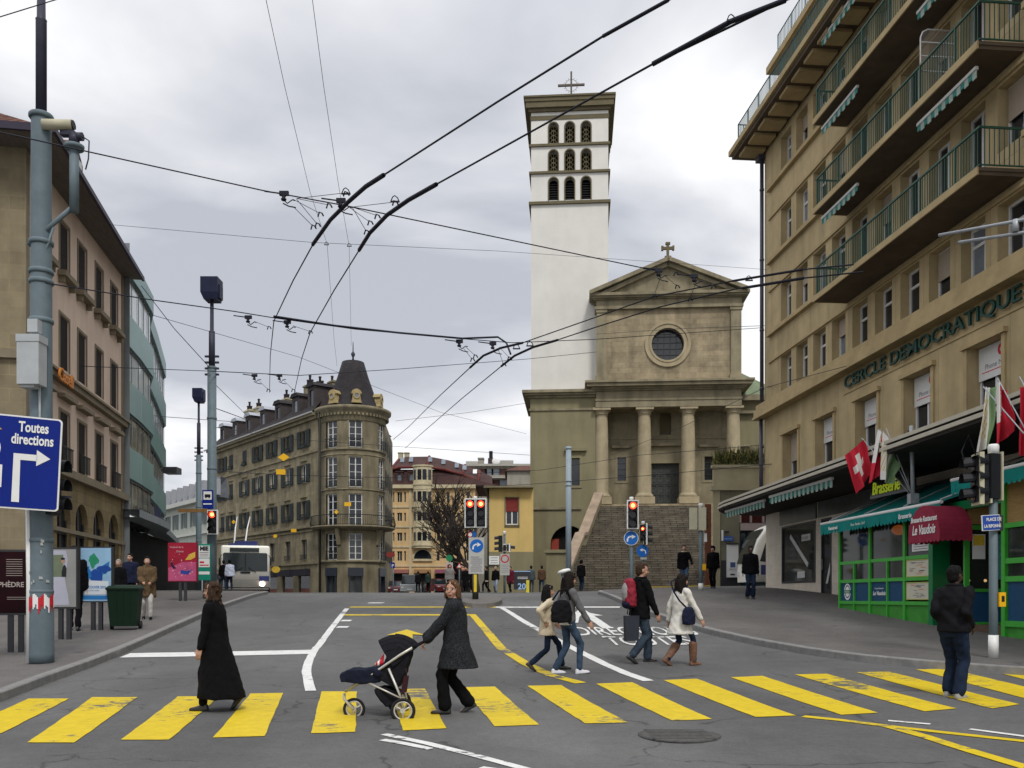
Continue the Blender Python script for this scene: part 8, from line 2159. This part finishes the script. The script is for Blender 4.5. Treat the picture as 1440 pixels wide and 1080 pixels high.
 b.loft([ell(cc(z),rx*sx*th*k,ry*(.4+.6*sx)*th*k,tilt=(.0 if z>.9 else o.get('tilt',0)))for z,rx,ry in L_])
 aw=o.get('arm',1.0)*th
 for s_,e_,w_ in((shL,eL,wL),(shR,eR,wR)):
  cap(b,s_,e_,.068*k*aw,.056*k*aw);cap(b,e_,e_+(w_-e_)*.93,.056*k*aw,.045*k*aw)
 remesh(b,'coat' if hem<.78 else 'jacket',c,root,vc,2,folds(o.get('fold',.009)*k,1,H*7+len(label)))
 if o.get('collar'):
  b=MB();p=sk2(0,1.47)
  for i in range(12):a=PI*2*i/12;a2=PI*2*(i+1)/12;r=.088*k;cap(b,p+Vector((r*math.cos(a),r*.9*math.sin(a),.0)),p+Vector((r*math.cos(a2),r*.9*math.sin(a2),0)),.026*k)
  remesh(b,'collar',o['collar'],root,.014*k,2,folds(.003,3))
 if o.get('shirt'):
  b=MB();b.loft([ell(sk2(0,z),rx*sx*k,ry*k)for z,rx,ry in((hem-.06,.178,.13),(hem+.05,.172,.125))]);remesh(b,'shirt_hem',o['shirt'],root,.014*k,1)
 root['H']=H;del root['H']
 return root,dict(shL=shL,shR=shR,wL=wL,wR=wR,eR=eR,eL=eL,sk=sk2,hc=hc,MH=MH,hipR=hipR,hipL=hipL)
def place(label,px,foot,top,rz,o,lift=0):
 b=gp(px,foot,lift);H=(foot-top)/F*b.y
 return person(label,b,R(rz),H,o)
C_BLK=CL('black',(.0045,.0045,.0055),.3);C_CHAR=CL('charcoal_tweed',(.022,.024,.027),.95,55,.6);C_BEI=CL('beige',(.55,.47,.34),.08)
C_GREY=CL('grey_marl',(.11,.11,.115),.25,60);C_WHT=CL('offwhite',(.60,.58,.53),.06);C_NAVY=CL('navy',(.012,.015,.035),.3)
C_JEAN=CL('blue_jeans',(.035,.058,.095),.45,5);C_DJEAN=CL('dark_jeans',(.012,.020,.04),.4,6);C_GJEAN=CL('grey_jeans',(.035,.05,.07),.35,6)
C_LEA=mat('leather_black',(.006,.006,.008),.8,spec=.12,var=.2,scale=14,bump=.3,bscale=30);C_FUR=CL('brown_fur_coat',(.13,.085,.045),.5,25,.9)
C_BRN=CL('brown',(.08,.045,.025),.3);C_BUR=CL('burgundy',(.1,.012,.025),.3);C_BOOT=mat('boot_brown',(.15,.075,.045),.6,.25,10);C_WSH=mat('shoe_white',(.62,.62,.66),.5,.05)
place('woman in long flared black coat with shoulder length brown hair walking left',300,999,821,88,dict(hi=1,hair='curly',hairm=M_HBR,coat=C_BLK,hem=.17,flare=.17,back=.10,trousers=C_BLK,leg=.8,fL=(-.08,.1,.085,0),fR=(.08,-.26,.16,R(-48)),hL=(-.26,.09,.80),hR=(.2,-.1,.82),bulk=1.16,fold=.006,drop=.0,pel=-.03,lean=.05,collar=C_BLK,pitch=-.05))
bB=gp(636,1003);IB=(Matrix.Translation(bB)@Matrix.Rotation(R(90),4,'Z')).inverted();HB=187/F*bB.y
hand=at(599,902,bB.y-.1);h2=IB@hand;hand=at(596,900,bB.y+.16);h3=IB@hand
person('woman in charcoal tweed coat pushing a stroller and looking at us',bB,R(90),HB,dict(abs=1,hi=1,hair='bob',hairm=M_HLB,coat=C_CHAR,hem=.60,flare=.22,back=.05,trousers=C_BLK,cuff=.09,fL=(-.08,.08,.085,0),fR=(.08,-.2,.12,R(-30)),hL=tuple(h2),hR=tuple(h3),eh=(-.3,-.5,-1),ehR=(.3,-.5,-1),palm=(0,0,-1),curl=1.1,yaw=R(72),lean=.05,bulk=1.2,fold=.006,collar=C_CHAR,pel=-.05,arm=1.12,leg=1.1))
gC=place('girl in beige jacket and dark jeans with long black hair half hidden by her friend',770,943,820,-78,dict(hi=1,hair='long',hl=.42,coat=C_BEI,hem=.74,flare=.1,w=.86,bulk=1.12,trousers=C_DJEAN,leg=.85,fL=(-.07,.27,.085,0),fR=(.07,-.3,.13,R(-38)),hR=(.2,-.1,.95),hL=(-.2,.2,.9),lean=.03))
gD=place('girl in grey jacket and blue jeans with white shoes and long dark hair',792,948,804,-68,dict(hi=1,hair='long',hl=.42,hairm=HM('hair_dark_brown',(.008,.005,.004)),coat=C_GREY,hem=.90,w=.88,trousers=C_JEAN,leg=.9,shoes=C_WSH,shirt=C_WHT,fL=(-.08,-.1,.085,0),fR=(.08,.25,.085,R(4)),hR=(.24,.36,.86),hL=(-.2,.05,.85),lean=.04,yaw=R(10),cuff=.056))
def bag(nm,label,cat,per,c,sz,m,strap=None,rot=0,rad=.035,strapm=None):
 root,J=per;W=Matrix.Translation(root.location)@Matrix.Rotation(root.rotation_euler[2],4,'Z');o=thing(nm,label,cat,W@Vector(c),root.rotation_euler[2]+rot)
 b=MB();x,y,z=sz;b.loft([ell((0,0,-z),x*.85,y*.8),ell((0,0,-z*.9),x,y),ell((0,0,0),x*1.02,y*1.05),ell((0,0,z*.8),x*.9,y*.8),ell((0,0,z),x*.6,y*.5)]);remesh(b,'bag_body',m,o,.013,2,folds(.006,1.6))
 if strap:
  b=MB();IW=(Matrix.Translation(o.location)@Matrix.Rotation(o.rotation_euler[2],4,'Z')).inverted()
  b.path([IW@(W@Vector(p))for p in strap],.016,5);b.build('strap',strapm or m,o)
 return o
J=gD[1];s=J['shR']
bag('shoulder_bag','large black leather shoulder bag of the girl in grey','bag',gD,(.19,-.12,1.02),(.075,.18,.18),C_LEA,[(.2,-.28,1.2),(.17,-.16,s.z+.02),(.14,.0,s.z+.06),(.2,.03,1.2)])
gE=place('man in black hooded jacket and jeans with a backpack walking right',904,932,791,-72,dict(hi=1,hair='short',hairm=M_HBR,coat=C_BLK,hem=.78,bulk=1.1,trousers=C_GJEAN,leg=1.1,cuff=.075,fL=(-.1,.14,.085,0),fR=(.1,-.26,.14,R(-35)),hR=(.25,.14,.82),hL=(-.25,-.1,.80),collar=C_BLK,yaw=R(-12),pitch=-.1))
bp=bag('backpack','red and grey backpack on the back of the man in black','backpack',gE,(.02,-.27,1.24),(.16,.11,.25),mat('backpack_red',(.22,.015,.03),.7,.15,12))
b=MB();b.ball((0,-.06,.0),.1,12,(1.1,.9,1.9));remesh(b,'front_pocket',mat('backpack_grey',(.24,.23,.23),.7,.1),bp,.013,2)
b=MB();b.ball((0,-.02,-.2),.13,12,(1.15,.9,.7));remesh(b,'bottom_panel',C_NAVY,bp,.013,2)
b=MB()
for s_ in(-.1,.1):b.path([(s_,.02,.2),(s_,.14,.24),(s_,.3,.16)],.018,5)
b.build('strap',C_BLK,bp)
W=Matrix.Translation(gE[0].location)@Matrix.Rotation(gE[0].rotation_euler[2],4,'Z');sb=thing('shopping_bag','flat dark blue shopping bag carried low by the man with the backpack','bag',W@Vector((.16,-.3,.62)),gE[0].rotation_euler[2])
b=MB();b.hexa([(-.05,-.12,-.22),(.05,-.12,-.22),(.05,.12,-.22),(-.05,.12,-.22)],[(-.03,-.14,.22),(.03,-.14,.22),(.03,.14,.22),(-.03,.14,.22)]);b.build('bag_body',mat('bag_blue_black',(.01,.014,.024),.35,.3,8),sb)
b=MB();b.path([(0,-.08,.24),(0,-.06,.36),(0,.06,.36),(0,.08,.24)],.01,5);b.build('handle',C_BLK,sb)
gF=place('woman in white belted coat and brown boots with long dark hair',957,936,806,-62,dict(hi=1,hair='long',hl=.40,hairm=HM('hair_dark_brown',(.008,.005,.004)),coat=C_WHT,hem=.62,flare=.28,w=.95,trousers=C_DJEAN,leg=.78,boots=C_BOOT,fL=(-.09,-.22,.12,R(-30)),fR=(.09,.2,.085,0),hR=(.3,.24,.84),hL=(-.27,-.06,.82),lean=.06,bulk=1.06))
bag('crossbody_bag','small navy crossbody bag on the white coat','bag',gF,(.24,-.02,.86),(.07,.13,.15),C_NAVY,[(.22,-.05,1.0),(.17,-.16,1.12),(.05,-.19,1.28),(-.1,-.13,1.44),(-.12,.0,1.5),(.0,.14,1.36),(.2,.08,1.0)])
place('man in dark leather jacket and jeans at the right end of the crossing',1341,981,797,-52,dict(hi=1,hair='short',hairm=M_HBK,skin=M_SKIND,coat=C_LEA,hem=.86,bulk=1.14,w=1.0,trousers=C_DJEAN,leg=1.12,cuff=.08,fL=(-.1,.06,.085,0),fR=(.1,-.06,.085,0),hR=(.19,.1,.93),hL=(-.19,.1,.93),eh=(-.15,-1,-.2),ehR=(.15,-1,-.2),shoes=mat('sneaker_grey',(.3,.29,.26),.6,.2,20),collar=C_LEA,yaw=R(-14)))
def far(label,px,Y,lift,top,rz,coat,tr,hair='short',hm=M_HBK,st=.2,**kw):
 b=gx(px,Y,lift);H=clamp(zat(top,Y)-b.z,1.5,1.95);o=dict(coat=coat,trousers=tr,hair=hair,hairm=hm,fL=(-.09,st,.085,0),fR=(.09,-st,.1,R(-20)if st>.12 else 0),bulk=.97,face=1);o.update(kw);return person(label,b,R(rz),H,o)
b=gp(1055,842,KH);far('man in black jacket and blue jeans standing alone on the right pavement',1055,b.y,KH,768,178,C_BLK,C_DJEAN,st=.03,skin=M_SKIND,bulk=1.05,cuff=.075)
b=gp(207,871,KH);far('woman in brown fur coat and pale trousers walking on the left pavement',207,b.y,KH,783,200,C_FUR,CL('pale_trousers',(.45,.43,.4)),'short',M_HBK,.14,hem=.62,flare=.1,bulk=1.2,collar=C_FUR,shoes=C_BLK,hL=(-.1,.3,1.0),hR=(.1,.3,1.0),palm=(0,-1,0))
far('man in dark blue padded jacket behind the green bin',184,26.5,KH,779,170,C_NAVY,C_BLK,bulk=1.35,st=.06)
far('older person with pink face behind the blue poster panel',167,25.5,KH,787,190,C_BLK,C_BLK,hm=M_HGR,st=.05)
far('dark haired person whose head shows above the torn poster',104,20.5,KH,765,20,C_BLK,C_BLK,st=.1)
far('person in white and blue shirt waiting in front of the trolleybus',323,43.5,KH,790,25,CL('white_blue_shirt',(.5,.54,.66)),C_NAVY,cap=C_BLK,st=.08)
far('person in dark jacket and blue jeans left of the white shirt',314.5,44,KH,792,20,C_BLK,C_JEAN,st=.08)
far('man in black jacket with beige fur collar walking towards us by the stair',962,37,KH,766,172,C_BLK,C_JEAN,st=.2,collar=C_BEI,hm=M_HBR,hL=(-.28,.3,.9))
far('person in black coat and cap beside the low building wall',1003,38,KH,768,150,C_BLK,C_BLK,cap=C_BLK,st=.12,bulk=1.2)
far('person in black at the foot of the church stair',817,53,0,788,-30,C_BLK,C_DJEAN,cap=C_BLK,st=.08)
far('man in grey blue jacket walking away past the 20 board, left of the pair',747,54,0,795,-5,CL('grey_blue',(.06,.075,.085)),C_GJEAN)
far('man in brown jacket walking away, right of the pair near the church wall',762,54,0,795,8,C_BRN,C_JEAN)
far('man in black jacket and pale jeans in front of the yellow house',697,50,0,797,168,C_BLK,CL('pale_jeans',(.22,.26,.34)),hair='short',hm=M_HGR)
far('person in burgundy coat right of the no entry plate',718,50.5,0,798,150,C_BUR,C_BLK,hem=.6,bulk=1.35)
far('man in dark suit right behind the double traffic light',684,50,0,798,95,C_BLK,C_BLK,shirt=C_WHT)
far('person in long black coat left of the double traffic light',655,51,0,800,175,C_BLK,C_BLK,hem=.4,bulk=1.2)
far('person in black coat with white scarf behind the island',664,53,0,801,160,C_BLK,C_BLK,collar=C_WHT)
far('woman in grey fur jacket behind the stroller woman',632,46,0,802,200,CL('grey_fur',(.2,.19,.18),.4,30),C_BLK,'bob',M_HBR,bulk=1.3)
far('person in dark clothes walking away, left one behind the silver van',588,62,0,811,10,C_BLK,C_BLK)
far('person in dark green coat, right one behind the silver van',602,62,0,812,-8,CL('dark_green',(.02,.035,.03)),C_BLK)
Y0=gp(535,1006).y;base=gp(535,1010)
ST_=thing('stroller','three wheeled dark blue stroller with baby seat pushed over the crossing','stroller',base)
S_=lambda px,py,dy=0.:at(px,py,Y0)+Vector((0,dy,0))-base
M_ALU=mat('brushed_aluminium',(.52,.50,.45),.4,.08,metal=.4);M_BLUF=CL('stroller_blue',(.011,.014,.026),.2,10);M_STB=CL('stroller_black',(.012,.012,.015),.2)
def tyre(px,py,r,dy,nm='wheel'):
 c=S_(px,py,dy);mb=MB();mb.M=Matrix.Translation(c)@Matrix.Rotation(PI/2,4,'X');mb.path([(r*.88*math.cos(2*PI*j/28),r*.88*math.sin(2*PI*j/28),0)for j in range(28)],r*.13,8,closed=True);o=mb.build(nm,mat('tyre',(.015,.015,.016)),ST_)
 mb=MB();mb.M=Matrix.Translation(c)@Matrix.Rotation(PI/2,4,'X');mb.path([(r*.7*math.cos(2*PI*j/28),r*.7*math.sin(2*PI*j/28),0)for j in range(28)],r*.075,6,closed=True);mb.path([(0,0,-.03),(0,0,.03)],r*.2,10)
 for j in range(3):a=2*PI*j/3+.5;mb.path([(0,0,0),(r*.68*math.cos(a),r*.68*math.sin(a),0)],r*.08,5)
 mb.build('rim',M_ALU,o)
zr=lambda py:(py)
tyre(498,999-2,.135,0);tyre(570,996,.15,-.24);tyre(557,991,.15,.3)
mb=MB()
for dy in(-.22,.24):mb.path([S_(486,972,dy*.15),S_(530,944,dy*.8),S_(565,920,dy),S_(585,908,dy)],.016,7);mb.path([S_(550,938,dy),S_(566,975,dy*1.05),S_(570,994,dy)],.015,7)
mb.path([S_(484,975,0),S_(484,983,0),S_(498,997,-.05)],.018,7);mb.path([S_(484,983,0),S_(498,997,.05)],.014,7);mb.path([S_(486,972,0),S_(508,958,.0)],.02,7)
mb.path([S_(570,994,-.24),S_(557,991,.3)],.012,6);mb.path([S_(520,958,-.15),S_(565,978,-.23)],.012,6)
mb.build('frame',M_ALU,ST_)
mb=MB()
for dy in(-.22,.24):mb.path([S_(583,909,dy),S_(597,902,dy)],.02,8)
mb.path([S_(597,902,-.22),S_(602,899,-.2),S_(602,899,.2),S_(597,902,.24)],.02,8);mb.build('handlebar',M_STB,ST_)
b=MB();b.loft([[S_(x,y,d)for x,y,d in((q[0],q[1],-.17),(q[2],q[3],-.17),(q[2],q[3],.19),(q[0],q[1],.19))]for q in((481,947,483,957),(492,941,494,959),(520,939,518,960),(540,934,536,958))],smooth=False)
cap(b,S_(486,950,-.12),S_(486,950,.14),.05);cap(b,S_(535,945,-.15),S_(535,945,.16),.07);remesh(b,'footmuff',M_BLUF,ST_,.014,3,folds(.008,1.2))
b=MB();b.loft([[S_(x,y,d)for x,y,d in((q[0],q[1],-.18),(q[2],q[3],-.18),(q[2],q[3],.2),(q[0],q[1],.2))]for q in((530,950,560,968),(545,925,572,945),(562,905,580,915))],smooth=False);remesh(b,'seat',M_STB,ST_,.014,3,folds(.006,1.2))
for i,(a0,a1,sc2)in enumerate(((R(38),R(88),1.0),(R(88),R(122),.95))):
 mb=MB();hub=S_(556,936);n=8;rr_=.37
 for k in range(n):
  t0,t1=lerp(a0,a1,k/n),lerp(a0,a1,(k+1)/n);row=[]
  for t in(t0,t1):row.append([hub+Vector((rr_*sc2*math.cos(t+R(2))*math.sin(PI*j/10)**.5*-1*-1,-.2+.4*j/10,rr_*sc2*math.sin(t+R(2))*(math.sin(PI*j/10)**.5 if 0<j<10 else .0)))for j in range(11)])
  for j in range(10):mb.quad(row[0][j],row[1][j],row[1][j+1],row[0][j+1])
 h_=mb.build('hood',M_STB,ST_)
 sm_=h_.modifiers.new('thick','SOLIDIFY');sm_.thickness=.02;me_=eval_mesh(h_);h_.modifiers.clear();h_.data=me_
b=MB();b.loft([[S_(x,y,d)for x,y,d in((q[0],q[1],-.17),(q[2],q[3],-.17),(q[2],q[3],.2),(q[0],q[1],.2))]for q in((528,968,532,975),(545,965,545,992),(562,972,562,988))],smooth=False);remesh(b,'basket',M_STB,ST_,.014,3,folds(.008,1.3))
mb=MB();mb.hexa([S_(567,972,-.28),S_(575,970,-.28),S_(575,970,-.2),S_(567,972,-.2)],[S_(572,948,-.28),S_(578,948,-.28),S_(578,948,-.2),S_(572,948,-.2)]);mb.path([S_(575,948,-.24),S_(574,938,-.22)],.008,5);mb.build('side_pouch',CL('pouch_maroon',(.04,.015,.02)),ST_)
c=S_(547,923);BBY=thing('person','baby with red and white striped top lying in the stroller','person',base)
b=MB();b.ball(tuple(S_(553,917)),.075,14,(1,.9,1));cap(b,S_(549,922),S_(533,940),.07,.06);cap(b,S_(545,930,-.07),S_(530,934,-.06),.025);cap(b,S_(545,930,.07),S_(530,934,.07),.025);cap(b,S_(535,940,-.04),S_(510,946,-.04),.035);cap(b,S_(535,940,.05),S_(510,946,.05),.035);remesh(b,'body',M_SKIN,BBY,.01,2)
b=MB();cap(b,S_(550,921),S_(536,938),.082,.075);cap(b,S_(546,929,-.07),S_(533,933,-.065),.034);remesh(b,'striped_top',[M_RED,M_WHITEP],BBY,.011,2,None,lambda p:int(p.x*38)%2)
b=MB();b.ball(tuple(S_(555,915)),.082,14);remesh(b,'cap',C_BLK,BBY,.011,2)
